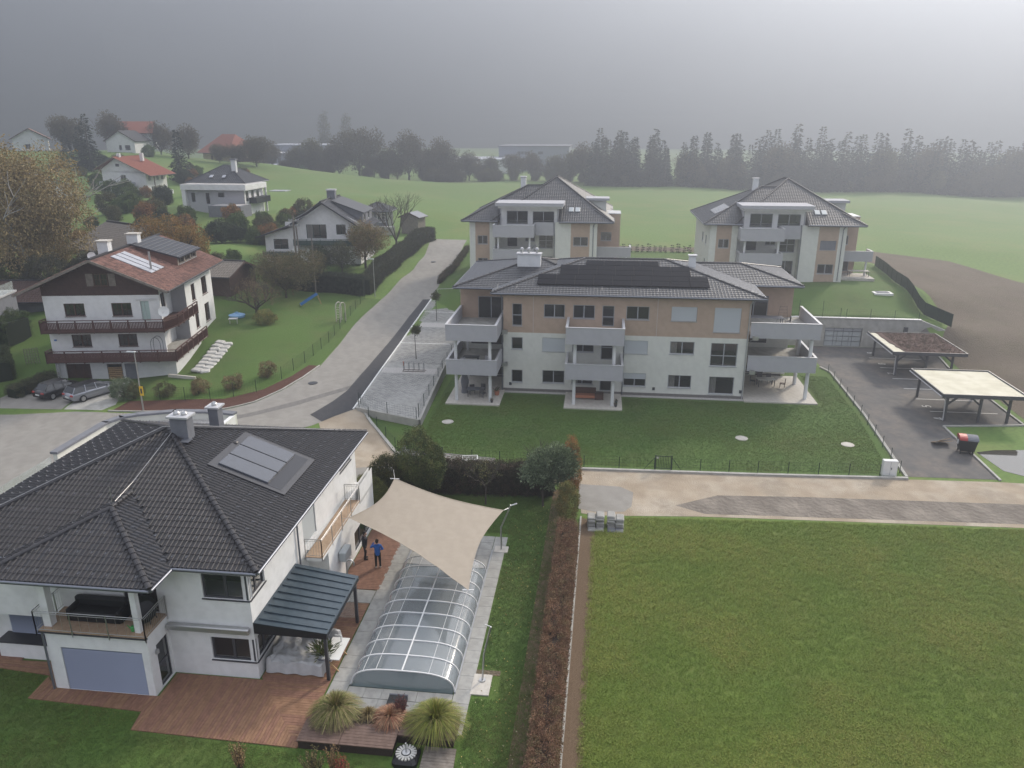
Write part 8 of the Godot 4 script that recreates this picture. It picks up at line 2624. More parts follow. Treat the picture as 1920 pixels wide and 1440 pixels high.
	# ladder and scaffold parts lying by the kerb, white crate
	var ld2 := thing("scaffold_trailer", "aluminium ladders and frames laid on a flat trailer behind the garden hedge", "trailer", Vector3(-14.2, 0.02, -51.9), deg_to_rad(-1.0))
	boxpart(ld2, "bed", Vector3(0.0, 0.45, -0.6), Vector3(3.6, 0.55, 0.5), M.grey_wood)
	boxpart(ld2, "headboard", Vector3(-0.05, 0.4, -0.7), Vector3(0.1, 1.0, 0.55), M.slate_render)
	for x in [0.8, 2.6]:
		for zz in [-0.68, 0.58]:
			var wh := MB.new()
			wh.cone(Vector3(x, 0.3, zz - 0.08), Vector3(x, 0.3, zz + 0.08), 0.3, 0.3, 16)
			part(ld2, "wheel", wh, M.rubber)
	for q in [[0.7, -0.55], [0.85, 0.1]]:
		var la := MB.new()
		for zz in [0.0, 0.42]:
			la.bar(Vector3(0.1, q[0], q[1] + zz), Vector3(7.0, q[0] - 0.35, q[1] + zz), 0.04, 0.1)
		for i in 22:
			var x := 0.3 + i * 0.31
			var y: float = q[0] - 0.35 * (x - 0.1) / 6.9
			la.bar(Vector3(x, y, q[1]), Vector3(x, y, q[1] + 0.42), 0.035, 0.035)
		part(ld2, "ladder", la, M.metal)
	var fr := thing("wire_crate", "white wire crate frame standing at the hedge beside the trailer", "crate", Vector3(-8.9, 0.02, -51.0), 0.2)
	for i in 2:
		var cr := MB.new()
		for x in [-0.55, 0.0, 0.55]:
			for zz in [-0.4, 0.4]:
				cr.bar(Vector3(x, 0, zz), Vector3(x, 0.95, zz), 0.05, 0.05)
		for y in [0.05 + i * 0.1, 0.5, 0.95]:
			cr.bar(Vector3(-0.55, y, -0.4), Vector3(0.55, y, -0.4), 0.05, 0.05); cr.bar(Vector3(-0.55, y, 0.4), Vector3(0.55, y, 0.4), 0.05, 0.05)
			cr.bar(Vector3(-0.55, y, -0.4), Vector3(-0.55, y, 0.4), 0.05, 0.05); cr.bar(Vector3(0.55, y, -0.4), Vector3(0.55, y, 0.4), 0.05, 0.05)
		if i == 0:
			part(fr, "frame", cr, M.white_paint)
	# bicycle rack
	var br := thing("bike_rack", "metal bicycle rack with orange tag on the parking bays", "bike rack", Vector3(-18.9, slab_y(-71.4) + 0.02, -71.4))
	boxpart(br, "base_rail", Vector3(-0.1, 0, -0.03), Vector3(2.2, 0.05, 0.03), M.grey_wood)
	boxpart(br, "base_rail", Vector3(-0.1, 0, 0.5), Vector3(2.2, 0.05, 0.56), M.grey_wood)
	for i in 5:
		var lp := MB.new()
		lp.tube([Vector3(i * 0.5, 0.05, 0), Vector3(i * 0.5, 0.8, 0.05), Vector3(i * 0.5, 0.8, 0.35), Vector3(i * 0.5, 0.05, 0.53)], 0.018, 6)
		part(br, "loop", lp, M.dark_steel)
	boxpart(br, "tag", Vector3(-0.12, 0.4, 0.0), Vector3(-0.06, 0.85, 0.05), M.orange)
	# terrace furniture of the long building
	var so := thing("garden_sofa", "brown wooden corner sofa on the middle terrace", "sofa", Vector3(-0.9, 0.12, -67.4))
	boxpart(so, "seat", Vector3(-1.0, 0.15, -0.4), Vector3(1.0, 0.42, 0.4), M.terracotta)
	boxpart(so, "backrest", Vector3(-1.0, 0.42, -0.42), Vector3(1.0, 0.95, -0.25), M.brown_frame)
	boxpart(so, "armrest", Vector3(-1.05, 0.0, -0.4), Vector3(-0.9, 0.6, 0.4), M.brown_frame)
	boxpart(so, "side_seat", Vector3(0.9, 0.05, 0.42), Vector3(1.7, 0.55, -0.3), M.brown_frame)
	for q in [[Vector3(1.95, 0.12, -66.3), "small dark plant pot by the column of the middle terrace"], [Vector3(1.9, 0.12, -65.4), "small dark plant pot at the front edge of the middle terrace"]]:
		potted(q[1], q[0], 0.14, M.dark_steel)
	potted("terracotta pot at the corner of the left terrace", Vector3(-9.1, 0.12, -67.4), 0.26, M.terracotta)
	potted("small pot with dry plant at the left terrace edge", Vector3(-9.3, 0.12, -65.3), 0.14, M.dark_steel)
	for q in [[-11.4, -67.3, 0.3], [-10.5, -67.6, -0.2], [-10.3, -66.6, 2.6]]:
		chair("dark garden chair beside the dark table of the left terrace", Vector3(q[0], 0.12, q[1]), q[2], M.dark_frame, "left terrace chairs")
	table("dark garden table on the left terrace", Vector3(-11.0, 0.12, -66.9), 0.0, 1.6, 0.9, M.slate_render, M.dark_frame)
	var pa := MB.new()
	pa.lathe(Vector3.ZERO, [Vector2(0.35, 0), Vector2(0.3, 0.5), Vector2(0.4, 1.1), Vector2(0.25, 1.8), Vector2(0.05, 2.2), Vector2(0, 2.2)], 12)
	single("covered_parasol", pa, M.slate_render, "folded parasol under a dark grey cover on the left terrace", "parasol", Vector3(-12.2, 0.12, -67.8))
	table("pale topped garden table on the right terrace", Vector3(16.4, 0.12, -73.0), 0.1, 1.7, 0.9, M.white_paint, M.dark_frame)
	for q in [[15.2, -73.2, 1.5], [16.0, -73.9, 0.0], [16.9, -73.9, 0.1]]:
		chair("dark chair around the pale table of the right terrace", Vector3(q[0], 0.12, q[1]), q[2], M.dark_frame, "right terrace chairs")
	chair("dark folding chair standing apart on the right terrace", Vector3(17.9, 0.12, -72.6), -1.9, M.brown_frame)
	# on the upper balconies
	table("long grey table on the top right balcony", Vector3(15.6, 6.18, -73.2), 0.0, 3.6, 1.0, M.gutter, M.dark_frame)
	chair("dark chair at the end of the long balcony table", Vector3(17.8, 6.18, -73.0), -1.6, M.dark_frame)
	var tr := MB.new()
	for i in 5:
		tr.tube([Vector3(-0.5 + i * 0.05, 0.3 + i * 0.3, 0), Vector3(0.5 - i * 0.05, 0.3 + i * 0.3, 0)], 0.012, 5)
	tr.tube([Vector3(-0.5, 0, 0), Vector3(-0.3, 1.6, 0)], 0.015, 5); tr.tube([Vector3(0.5, 0, 0), Vector3(0.3, 1.6, 0)], 0.015, 5)
	single("plant_trellis", tr, M.dark_steel, "dark wire plant trellis on the top right balcony", "trellis", Vector3(17.6, 6.18, -74.3))
	table("dark table on the first floor left balcony", Vector3(-11.5, 3.02, -67.5), 0.0, 1.5, 0.8, M.dark_frame, M.dark_frame)
	chair("pale chair on the first floor left balcony", Vector3(-12.0, 3.02, -66.2), 0.4, M.coping)
	chair("pale grey chair by the dark door of the first floor left balcony", Vector3(-10.2, 3.02, -67.2), -0.8, M.coping)
	# furniture behind, on the upper block
	table("long pale table on the ground terrace of the block beside the soil", Vector3(34.0, 5.18, -105.5), 0.0, 2.6, 1.0, M.pale_paving, M.dark_frame)
	var tp := MB.new()
	for i in 10:
		for j in 6:
			var fp := func(a: int, b: int) -> Vector3: return Vector3(-1.1 + a * 0.22, 0.95 - absf(b - 3) * 0.22 + 0.05 * sin(a * 1.7 + b), -0.45 + b * 0.15)
			tp.quad(fp.call(i, j), fp.call(i, j + 1), fp.call(i + 1, j + 1), fp.call(i + 1, j))
	single("blue_tarp", tp, M.blue, "blue tarpaulin over furniture on the balcony of the upper block", "tarpaulin", Vector3(20.4, 7.6, -101.3))
func slab_y(z: float) -> float:
	if z > -61.3: return 0.62
	if z > -72.0: return lerpf(0.62, 1.0, (-61.3 - z) / 10.7)
	if z > -88.0: return lerpf(1.0, 1.62, (-72.0 - z) / 16.0)
	return lerpf(1.62, 2.4, (-88.0 - z) / 9.5)
func potted(label: String, at: Vector3, r: float, mat: Material) -> void:
	var t := thing("plant_pot", label, "plant pot", at)
	var b := MB.new()
	b.lathe(Vector3.ZERO, [Vector2(0, 0), Vector2(r * 0.7, 0), Vector2(r, r * 1.6), Vector2(r * 0.85, r * 1.6), Vector2(r * 0.8, r * 1.3), Vector2(0, r * 1.3)], 14)
	part(t, "pot", b, mat)
	b = MB.new()
	b.use_col = true
	for i in 60:
		b.col = [Color(0.05, 0.09, 0.03), Color(0.12, 0.06, 0.04), Color(0.1, 0.1, 0.05)][i % 3]
		var d := (ball() + Vector3(0, 0.9, 0)).normalized()
		leaf(b, Vector3(0, r * 1.3, 0) + d * rnd(0, r * 1.4), d, r * 0.7, r * 0.3)
	part(t, "plant", b, M.leaf)

# ---------------------------------------------------------------- along the lane
func car(label: String, at: Vector3, turn: float, paint: Material, L: float, wagon: bool) -> void:
	var t := thing("parked_car", label, "car", at, turn, "cars parked before the alpine house")
	# body sections along z (rear at +): each is half width at sill, at belt, height of belt, underside
	var hl := L / 2
	var S := []
	for q in [[1.0, 0.66, 0.72, 0.62, 0.35], [0.94, 0.8, 0.84, 0.86, 0.28], [0.8, 0.85, 0.88, 0.93, 0.22], [0.3, 0.87, 0.89, 0.93, 0.2], [-0.1, 0.87, 0.89, 0.92, 0.2], [-0.42, 0.87, 0.88, 0.91, 0.2], [-0.6, 0.86, 0.86, 0.86, 0.2], [-0.86, 0.83, 0.8, 0.74, 0.22], [-0.97, 0.7, 0.66, 0.6, 0.28], [-1.0, 0.55, 0.5, 0.5, 0.35]]:
		S.append(q)
	var st := SurfaceTool.new()
	st.begin(Mesh.PRIMITIVE_TRIANGLES)
	st.set_smooth_group(0)
	var ring := func(q: Array) -> Array:
		var z: float = q[0] * hl
		var y1: float = q[3]; var y0: float = q[4]
		return [Vector3(-q[1] * 0.9, y0, z), Vector3(-q[1], lerpf(y0, y1, 0.3), z), Vector3(-q[2] * 1.01, lerpf(y0, y1, 0.72), z), Vector3(-q[2] * 0.96, y1, z), Vector3(0, y1 + 0.035, z), Vector3(q[2] * 0.96, y1, z), Vector3(q[2] * 1.01, lerpf(y0, y1, 0.72), z), Vector3(q[1], lerpf(y0, y1, 0.3), z), Vector3(q[1] * 0.9, y0, z)]
	for i in range(S.size() - 1):
		var a: Array = ring.call(S[i]); var b: Array = ring.call(S[i + 1])
		for k in 8:
			for v in [a[k], a[k + 1], b[k + 1], a[k], b[k + 1], b[k]]:
				st.add_vertex(v)
	for e in [0, S.size() - 1]:
		var a: Array = ring.call(S[e])
		var cen := Vector3.ZERO
		for v in a: cen += v / 9.0
		for k in 9:
			var p: Vector3 = a[k]; var q: Vector3 = a[(k + 1) % 9]
			if e == 0:
				st.add_vertex(cen); st.add_vertex(q); st.add_vertex(p)
			else:
				st.add_vertex(cen); st.add_vertex(p); st.add_vertex(q)
	st.index()
	st.generate_normals()
	part(t, "body", st.commit(), paint)
	# cabin: glass sides, painted roof and pillars
	var rear := 0.92 if wagon else 0.86
	var P := [[rear, 0.74, 0.93], [rear - (0.14 if wagon else 0.2), 0.6, 1.4 if wagon else 1.42], [0.1, 0.62, 1.47], [-0.2, 0.6, 1.42], [-0.52, 0.76, 0.92]]
	var gl := MB.new()
	var rf := MB.new()
	var pl := MB.new()
	for i in range(P.size() - 1):
		var a: Array = P[i]; var b: Array = P[i + 1]
		var za: float = a[0] * hl; var zb: float = b[0] * hl
		var A := Vector3(a[1], a[2], za); var B := Vector3(b[1], b[2], zb)
		var m := Vector3(-1, 1, 1)
		if i == 0 or i == P.size() - 2:
			gl.quad(A * m, A, B, B * m) if i == 0 else gl.quad(A * m, A, B, B * m)
			for s in [1, -1]:
				pl.bar(A * Vector3(s, 1, 1), B * Vector3(s, 1, 1), 0.07, 0.05)
		else:
			var mid := Vector3(0, (A.y + B.y) / 2 + 0.04, (A.z + B.z) / 2)
			rf.quad(A * m, Vector3(0, A.y + 0.045, A.z), Vector3(0, B.y + 0.045, B.z), B * m)
			rf.quad(Vector3(0, A.y + 0.045, A.z), A, B, Vector3(0, B.y + 0.045, B.z))
	for s in [1, -1]:
		var bel := 0.91
		var pts := [Vector3(0.86 * s, bel, rear * hl), Vector3(P[1][1] * s, P[1][2], P[1][0] * hl), Vector3(P[2][1] * s, P[2][2], P[2][0] * hl), Vector3(P[3][1] * s, P[3][2], P[3][0] * hl), Vector3(0.86 * s, bel, -0.52 * hl)]
		if s > 0:
			pts.reverse()
		gl.poly(PackedVector3Array(pts))
		for zz in [0.45, 0.02]:
			pl.bar(Vector3(0.87 * s, bel, zz * hl), Vector3(0.625 * s, 1.45, zz * hl * 0.9), 0.07, 0.04)
		var mr := MB.new()
		mr.cbox(Vector3(s * 0.88, 0.92, -0.46 * hl), Vector3(s * 1.06, 1.05, -0.4 * hl), 0.03)
		part(t, "mirror", mr, paint)
	part(t, "windows", gl, M.car_glass)
	part(t, "roof", rf, paint if not wagon else M.black_car)
	part(t, "pillars", pl, paint)
	for x in [-0.82, 0.82]:
		for zz in [0.6, -0.62]:
			var ty := MB.new()
			var d := signf(x) * 0.1
			ty.cone(Vector3(x - 0.1, 0.32, zz * hl), Vector3(x + 0.1, 0.32, zz * hl), 0.32, 0.32, 20)
			var w := part(t, "wheel", ty, M.rubber)
			var rim := MB.new()
			rim.cone(Vector3(x + d, 0.32, zz * hl), Vector3(x + d * 1.12, 0.32, zz * hl), 0.21, 0.19, 16)
			for k in 5:
				var a := TAU * k / 5
				rim.bar(Vector3(x + d * 1.14, 0.32, zz * hl), Vector3(x + d * 1.14, 0.32 + sin(a) * 0.2, zz * hl + cos(a) * 0.2), 0.03, 0.05)
			part(w, "rim", rim, M.metal)
		var tl := MB.new()
		tl.cbox(Vector3(x * 0.98, 0.68, 0.93 * hl), Vector3(x * 0.55, 0.82, 0.995 * hl), 0.02)
		part(t, "tail_light", tl, M.red)
	boxpart(t, "number_plate", Vector3(-0.26, 0.5, 1.0 * hl), Vector3(0.26, 0.62, 1.012 * hl), M.white_paint)
	boxpart(t, "bumper_strip", Vector3(-0.66, 0.33, 0.99 * hl), Vector3(0.66, 0.42, 1.008 * hl), M.black)
func lamp_post(label: String, at: Vector3, high: float, sign_: bool, group: String) -> void:
	var t := thing("street_lamp", label, "street lamp", at, 0.0, group)
	var b := MB.new()
	b.cone(Vector3(0, -0.2, 0), Vector3(0, 1.0, 0), 0.075, 0.07, 10); b.cone(Vector3(0, 1.0, 0), Vector3(0, high, 0), 0.06, 0.045, 10)
	part(t, "pole", b, M.steel)
	b = MB.new()
	b.cbox(Vector3(-0.7, high - 0.03, -0.13), Vector3(0.1, high + 0.06, 0.13), 0.03)
	part(t, "lamp_head", b, M.shutter)
	if sign_:
		boxpart(t, "sign", Vector3(-0.02, 1.5, 0.08), Vector3(0.32, 2.35, 0.11), M.yellow)
		boxpart(t, "sign_print", Vector3(0.07, 1.7, 0.112), Vector3(0.23, 2.15, 0.116), M.dark_steel)
func street_things() -> void:
	car("black hatchback parked on the grey pad before the alpine house", ground_at(-49.6, -62.6) + Vector3(0, 0.02, 0), deg_to_rad(-20), M.black_car, 4.2, false)
	car("silver grey estate car parked on the pale concrete pad", ground_at(-46.0, -62.2) + Vector3(0, 0.02, 0), deg_to_rad(-25), M.grey_car, 4.75, true)
	lamp_post("street lamp with yellow sign at the kerb before the alpine house", ground_at(-39.1, -58.9), 5.4, true, "street lamps")
	lamp_post("plain thin street lamp by the dark hedge at the lane", ground_at(-29.5, -98.0), 5.0, false, "street lamps")
	# power pole
	var pp := thing("power_pole", "wooden power pole with insulators and cables in front of the white gabled house", "utility pole", ground_at(-42.6, -104.6))
	var b := MB.new()
	b.cone(Vector3(0, -0.5, 0), Vector3(0, 7.4, 0), 0.17, 0.12, 10)
	part(pp, "pole", b, M.grey_wood)
	b = MB.new()
	b.cone(Vector3(0.7, -0.5, 0.2), Vector3(0.35, 6.0, 0.05), 0.14, 0.1, 10)
	part(pp, "stay_pole", b, M.grey_wood)
	for y in [6.0, 6.7]:
		b = MB.new()
		b.bar(Vector3(-0.7, y, 0), Vector3(0.9, y, 0), 0.1, 0.1)
		var arm := part(pp, "crossarm", b, M.steel)
		for x in [-0.6, -0.2, 0.4, 0.8]:
			b = MB.new()
			b.lathe(Vector3(x, y + 0.05, 0), [Vector2(0.05, 0), Vector2(0.09, 0.1), Vector2(0.05, 0.2), Vector2(0, 0.22)], 8)
			part(arm, "insulator", b, M.frame)
	b = MB.new()
	for x in [-0.5, 0.3]:
		var pts := []
		for i in 9:
			var f := i / 8.0
			pts.append(Vector3(x + 4.2 * f, 6.8 + 3.0 * f - 1.6 * f * (1 - f), -3.0 * f))
		b.tube(pts, 0.02, 4)
	part(pp, "cable", b, M.coping)
	var dp := thing("service_pole", "slender pale wooden pole in the orchard by the dark hedge", "pole", ground_at(-37.0, -96.4))
	b = MB.new()
	b.cone(Vector3(0, -0.3, 0), Vector3(0, 7.5, 0), 0.1, 0.07, 8)
	part(dp, "pole", b, M.grey_wood)
	b = MB.new()
	b.bar(Vector3(-0.2, 7.3, 0), Vector3(0.2, 7.3, 0), 0.08, 0.08)
	part(dp, "cap", b, M.steel)
	# garden things in the orchard
	var ga := thing("garden_arch", "white rounded garden arch at the orchard fence gate", "arch", ground_at(-30.4, -86.6), deg_to_rad(70))
	for z in [-0.3, 0.3]:
		b = MB.new()
		var pts := [Vector3(-0.5, 0, z), Vector3(-0.5, 1.8, z)]
		for i in 9:
			var a := PI * i / 8
			pts.append(Vector3(-cos(a) * 0.5, 1.8 + sin(a) * 0.5, z))
		pts.append(Vector3(0.5, 0, z))
		b.tube(pts, 0.06, 8)
		part(ga, "hoop", b, M.pale_paving)
	for i in 6:
		b = MB.new()
		b.bar(Vector3(-0.5, 0.3 + i * 0.3, -0.3), Vector3(-0.5, 0.3 + i * 0.3, 0.3), 0.04, 0.04)
		part(ga, "rung", b, M.pale_paving)
	var sp := thing("sandbox", "round pale blue plastic sandbox on the orchard grass", "sandbox", ground_at(-42.4, -84.6))
	b = MB.new()
	b.lathe(Vector3.ZERO, [Vector2(0.9, 0), Vector2(0.95, 0.25), Vector2(0.8, 0.3), Vector2(0.5, 0.42), Vector2(0.2, 0.45), Vector2(0.18, 0.58), Vector2(0, 0.6)], 20)
	part(sp, "shell", b, M.pale_blue)
	var sl := thing("garden_slide", "small blue and white slide under the orchard tree", "slide", ground_at(-36.2, -92.5), 0.6)
	b = MB.new()
	b.bar(Vector3(-1.4, 0.1, 0), Vector3(0.8, 1.3, 0), 0.5, 0.05)
	part(sl, "chute", b, M.coping)
	b = MB.new()
	b.bar(Vector3(-1.4, 0.2, 0.28), Vector3(0.8, 1.4, 0.28), 0.04, 0.2); b.bar(Vector3(-1.4, 0.2, -0.28), Vector3(0.8, 1.4, -0.28), 0.04, 0.2)
	part(sl, "side", b, M.blue)
	for zz in [-0.25, 0.25]:
		b = MB.new()
		b.bar(Vector3(0.8, 1.3, zz), Vector3(1.2, 0, zz), 0.06, 0.06)
		part(sl, "leg", b, M.log_end)
	# bank of flat pale stones beside the lower balcony
	var fs := thing("stone_bank", "row of pale flat stones set into the slope beside the brown balcony", "stones", ground_at(-39.6, -70.5))
	for i in 9:
		for j in 2:
			var o := part(fs, "flat_stone", stone(Vector3(rnd(0.85, 1.05), 0.2, rnd(0.8, 1.05))), M.stone)
			var x := -39.3 + j * 0.85 - i * 0.13; var z := -68.8 - i * 0.9
			o.position = ground_at(x, z) - fs.position + Vector3(0, 0.06 + (1 - j) * 0.15, 0)
			o.rotation = Vector3(rnd(-0.08, 0.08), rnd(-0.4, 0.4) + 0.15, rnd(-0.12, -0.02))
	var wb := thing("stone_curb", "low pale timber edging at the foot of the stone bank", "edging", ground_at(-39.4, -67.4))
	b = MB.new()
	b.bar(Vector3(-2.0, 0.15, 0.2), Vector3(1.0, 0.1, 0.6), 0.2, 0.3)
	part(wb, "beam", b, M.pale_paving)
	var tp := thing("garden_tap_table", "small pale garden table on the back lawn of the alpine house", "table", ground_at(-41.6, -82.0), 0.3)
	boxpart(tp, "table_top", Vector3(-0.5, 0.6, -0.35), Vector3(0.5, 0.65, 0.35), M.coping)
	for x in [-0.4, 0.4]:
		boxpart(tp, "leg", Vector3(x - 0.03, 0, -0.05), Vector3(x + 0.03, 0.6, 0.05), M.coping)
	var rg := thing("ramp_railing", "pale ramp with metal handrail at the far end of the parking bays", "railing", Vector3(-21.2, 2.5, -99.0))
	b = MB.new()
	b.tube([Vector3(0, 0.0, 0), Vector3(0, 1.0, 0), Vector3(9.0, 1.4, -0.4), Vector3(9.0, 0.3, -0.4)], 0.03, 6); b.tube([Vector3(3.0, 0.1, 0), Vector3(3.0, 1.1, -0.1)], 0.03, 6); b.tube([Vector3(6.0, 0.2, -0.2), Vector3(6.0, 1.25, -0.25)], 0.03, 6)
	part(rg, "handrail", b, M.coping)
	b = MB.new()
	b.bar(Vector3(-0.5, -0.1, -0.6), Vector3(9.5, 0.35, -1.0), 1.4, 0.3)
	part(rg, "ramp", b, M.coping)
	var tr := thing("trellis_panel", "square wooden trellis panel among the hedges at the alpine house", "trellis", ground_at(-57.0, -69.0), 0.5)
	b = MB.new()
	for i in 6:
		b.bar(Vector3(-0.6 + i * 0.24, 0, 0), Vector3(-0.6 + i * 0.24, 1.7, 0), 0.05, 0.03); b.bar(Vector3(-0.6, 0.2 + i * 0.28, 0.03), Vector3(0.6, 0.2 + i * 0.28, 0.03), 0.05, 0.03)
	part(tr, "lattice", b, M.grey_wood)
# ---------------------------------------------------------------- plants
const C_BROWN := [Color(0.2, 0.105, 0.06), Color(0.26, 0.15, 0.085), Color(0.15, 0.08, 0.05), Color(0.18, 0.13, 0.065)]
const C_DARK := [Color(0.014, 0.026, 0.008), Color(0.022, 0.036, 0.012), Color(0.03, 0.042, 0.014)]
const C_GREEN := [Color(0.04, 0.075, 0.014), Color(0.06, 0.1, 0.02), Color(0.085, 0.115, 0.028)]
const C_OLIVE := [Color(0.05, 0.055, 0.018), Color(0.075, 0.075, 0.025), Color(0.1, 0.09, 0.035)]
const C_GOLD := [Color(0.2, 0.15, 0.07), Color(0.24, 0.18, 0.085), Color(0.17, 0.14, 0.065), Color(0.27, 0.2, 0.09)]
const C_RUST := [Color(0.2, 0.085, 0.025), Color(0.25, 0.12, 0.035), Color(0.15, 0.08, 0.03), Color(0.12, 0.1, 0.03)]
const C_GREY := [Color(0.075, 0.1, 0.055), Color(0.1, 0.13, 0.075), Color(0.055, 0.08, 0.04), Color(0.15, 0.18, 0.11)]
const C_SPRUCE := [Color(0.012, 0.02, 0.011), Color(0.018, 0.028, 0.015), Color(0.025, 0.035, 0.018)]
func grass_mound(label: String, at: Vector3, r: float, high: float, n: int, cols: Array, group := "") -> void:
	var t := thing("ornamental_grass", label, "grass plant", at, 0.0, group)
	var b := MB.new()
	b.use_col = true
	for i in n:
		var a := rnd(0, TAU)
		var out := Vector3(cos(a), 0, sin(a))
		var lean := sqrt(rng.randf())
		var p := out * lean * r * 0.22
		var L := high * rnd(0.75, 1.15) * (1.0 if lean < 0.8 else 1.1)
		var w := out.cross(Vector3.UP) * 0.017
		b.col = cols[rng.randi() % cols.size()] * rnd(0.6, 1.7)
		var last := p
		for k in 4:
			var f := (k + 1) / 4.0
			var q := p + out * r * lean * (0.25 * f + 0.85 * f * f) + Vector3(0, L * (1.25 * f - (0.3 + 0.85 * lean) * f * f), 0) + ball() * 0.02
			var ww := w * (1.0 - f * 0.8)
			b.tri(last - w * (1.0 - (f - 0.25) * 0.8), last + w * (1.0 - (f - 0.25) * 0.8), q + ww)
			b.tri(last - w * (1.0 - (f - 0.25) * 0.8), q + ww, q - ww)
			last = q
	part(t, "blades", b, M.blade)
func stalk_shrub(label: String, at: Vector3, r: float, high: float, n: int, cols: Array) -> void:
	var t := thing("dry_shrub", label, "shrub", at)
	var b := MB.new()
	b.use_col = true
	var s := MB.new()
	for i in n:
		var a := rnd(0, TAU)
		var d := Vector3(cos(a) * rnd(0, r), high * rnd(0.6, 1.1), sin(a) * rnd(0, r))
		var base := Vector3(d.x * 0.3, 0, d.z * 0.3)
		s.cone(base, d, 0.008, 0.004, 4, false)
		for k in 16:
			var p := base.lerp(d, rnd(0.3, 1.0))
			b.col = cols[rng.randi() % cols.size()] * rnd(0.7, 1.3)
			leaf(b, p, (ball() + Vector3(0, -0.1, 0)).normalized(), rnd(0.05, 0.11), 0.03)
	part(t, "stem", s, M.bark)
	part(t, "leaves", b, M.leaf)
func vegetation() -> void:
	var cl := clump_mesh(26, 0.16, 0.085)
	var cl_small := clump_mesh(30, 0.13, 0.06)
	var cl_big := clump_mesh(30, 0.3, 0.17)
	# ---- around the white house
	hedge("beech_hedge", "long brown autumn hedge between pool garden and meadow", [[-1.55, -10.0], [-1.45, -30.0], [-1.3, -41.5]], 0.95, 1.5, 62.0, cl_small, C_BROWN, M.twig_brown, "", 0.1)
	hedge("beech_hedge", "dark brown clipped hedge behind the pool garden trees", [[-13.6, -47.4], [-8.0, -47.6], [-2.6, -47.9]], 1.1, 2.0, 42.0, cl, [Color(0.04, 0.035, 0.016), Color(0.08, 0.05, 0.03), Color(0.05, 0.05, 0.018)], M.twig_brown, "", 0.2)
	bush("columnar_shrub", "tall orange brown columnar shrub at the end of the brown hedge by the track", Vector3(-1.35, 0, -46.6), Vector3(0.62, 2.2, 0.95), 620, cl_small, C_RUST, "", "shrub", false)
	bush("columnar_shrub", "yellow green columnar shrub in the brown hedge", Vector3(-1.45, 0, -43.3), Vector3(0.72, 1.7, 0.95), 560, cl_small, [Color(0.12, 0.11, 0.03), Color(0.09, 0.1, 0.03), Color(0.15, 0.11, 0.03)], "", "shrub", false)
	bush("round_bush", "round yellow green clipped bush beside the house corner", Vector3(-14.6, 0, -44.3), Vector3(1.1, 1.25, 1.1), 950, cl_small, [Color(0.1, 0.11, 0.025), Color(0.14, 0.14, 0.035), Color(0.06, 0.075, 0.02)])
	bush("round_bush", "dark olive bush behind the round clipped bush", Vector3(-13.9, 0, -46.4), Vector3(1.35, 1.35, 1.0), 850, cl, [Color(0.055, 0.06, 0.016), Color(0.085, 0.08, 0.02), Color(0.04, 0.045, 0.014)])
	bush("tall_shrub", "tall loose green shrub rising above the beige sail", Vector3(-11.0, 0.6, -46.0), Vector3(1.6, 2.15, 1.4), 1300, cl, [Color(0.05, 0.075, 0.016), Color(0.085, 0.105, 0.025), Color(0.035, 0.05, 0.014), Color(0.11, 0.115, 0.035)], "", "shrub")
	broadleaf("olive_tree", "rounded grey green small tree in the corner of the pool garden", Vector3(-3.15, 0, -45.9), 4.7, 3.5, 0.26, 1500, 0.13, C_GREY, {"per": 14, "clump": 2.2, "blobs": 9, "trunk": 0.07})
	broadleaf("young_tree", "nearly leafless small tree before the dark hedge with a hanging white feeder", Vector3(-7.0, 0, -45.7), 3.4, 2.8, 0.42, 70, 0.1, C_OLIVE, {"per": 6, "trunk": 0.05, "depth": 3, "rise": 0.6})
	grass_mound("large round ornamental grass, green with straw tips, at the deck end of the bench", Vector3(-10.35, 0.38, -25.35), 1.0, 1.35, 1500, [Color(0.1, 0.12, 0.025), Color(0.15, 0.16, 0.04), Color(0.22, 0.19, 0.08), Color(0.25, 0.19, 0.1)], "ornamental grasses")
	grass_mound("largest round ornamental grass, bright green, beside the fire bowl", Vector3(-6.05, 0.38, -25.2), 1.15, 1.45, 1800, [Color(0.14, 0.17, 0.025), Color(0.19, 0.2, 0.035), Color(0.24, 0.2, 0.07), Color(0.12, 0.14, 0.03)], "ornamental grasses")
	grass_mound("reddish dry ornamental grass between the two green mounds", Vector3(-8.05, 0.38, -25.35), 0.7, 0.75, 800, [Color(0.22, 0.09, 0.055), Color(0.28, 0.14, 0.08), Color(0.3, 0.2, 0.12)], "ornamental grasses")
	grass_mound("small straw coloured grass tuft beside the reddish grass", Vector3(-9.0, 0.38, -25.4), 0.45, 0.6, 350, [Color(0.22, 0.17, 0.08), Color(0.16, 0.12, 0.05), Color(0.12, 0.09, 0.04)], "ornamental grasses")
	stalk_shrub("dark red seed heads of a stonecrop behind the dry grasses", Vector3(-7.7, 0.38, -25.8), 0.45, 0.8, 40, [Color(0.09, 0.02, 0.02), Color(0.12, 0.035, 0.03)])
	stalk_shrub("straw coloured dry shrub on the front lawn nearest the deck steps", Vector3(-13.35, 0, -22.55), 0.45, 1.25, 60, [Color(0.28, 0.18, 0.08), Color(0.35, 0.24, 0.12), Color(0.2, 0.12, 0.05)])
	stalk_shrub("olive and straw shrub below the bench platform", Vector3(-10.4, 0, -22.6), 0.6, 1.0, 80, [Color(0.16, 0.14, 0.05), Color(0.24, 0.18, 0.08), Color(0.1, 0.1, 0.03)])
	stalk_shrub("tall straw tipped shrub below the middle of the bench", Vector3(-9.6, 0, -22.7), 0.35, 1.3, 50, [Color(0.28, 0.17, 0.07), Color(0.2, 0.13, 0.06)])
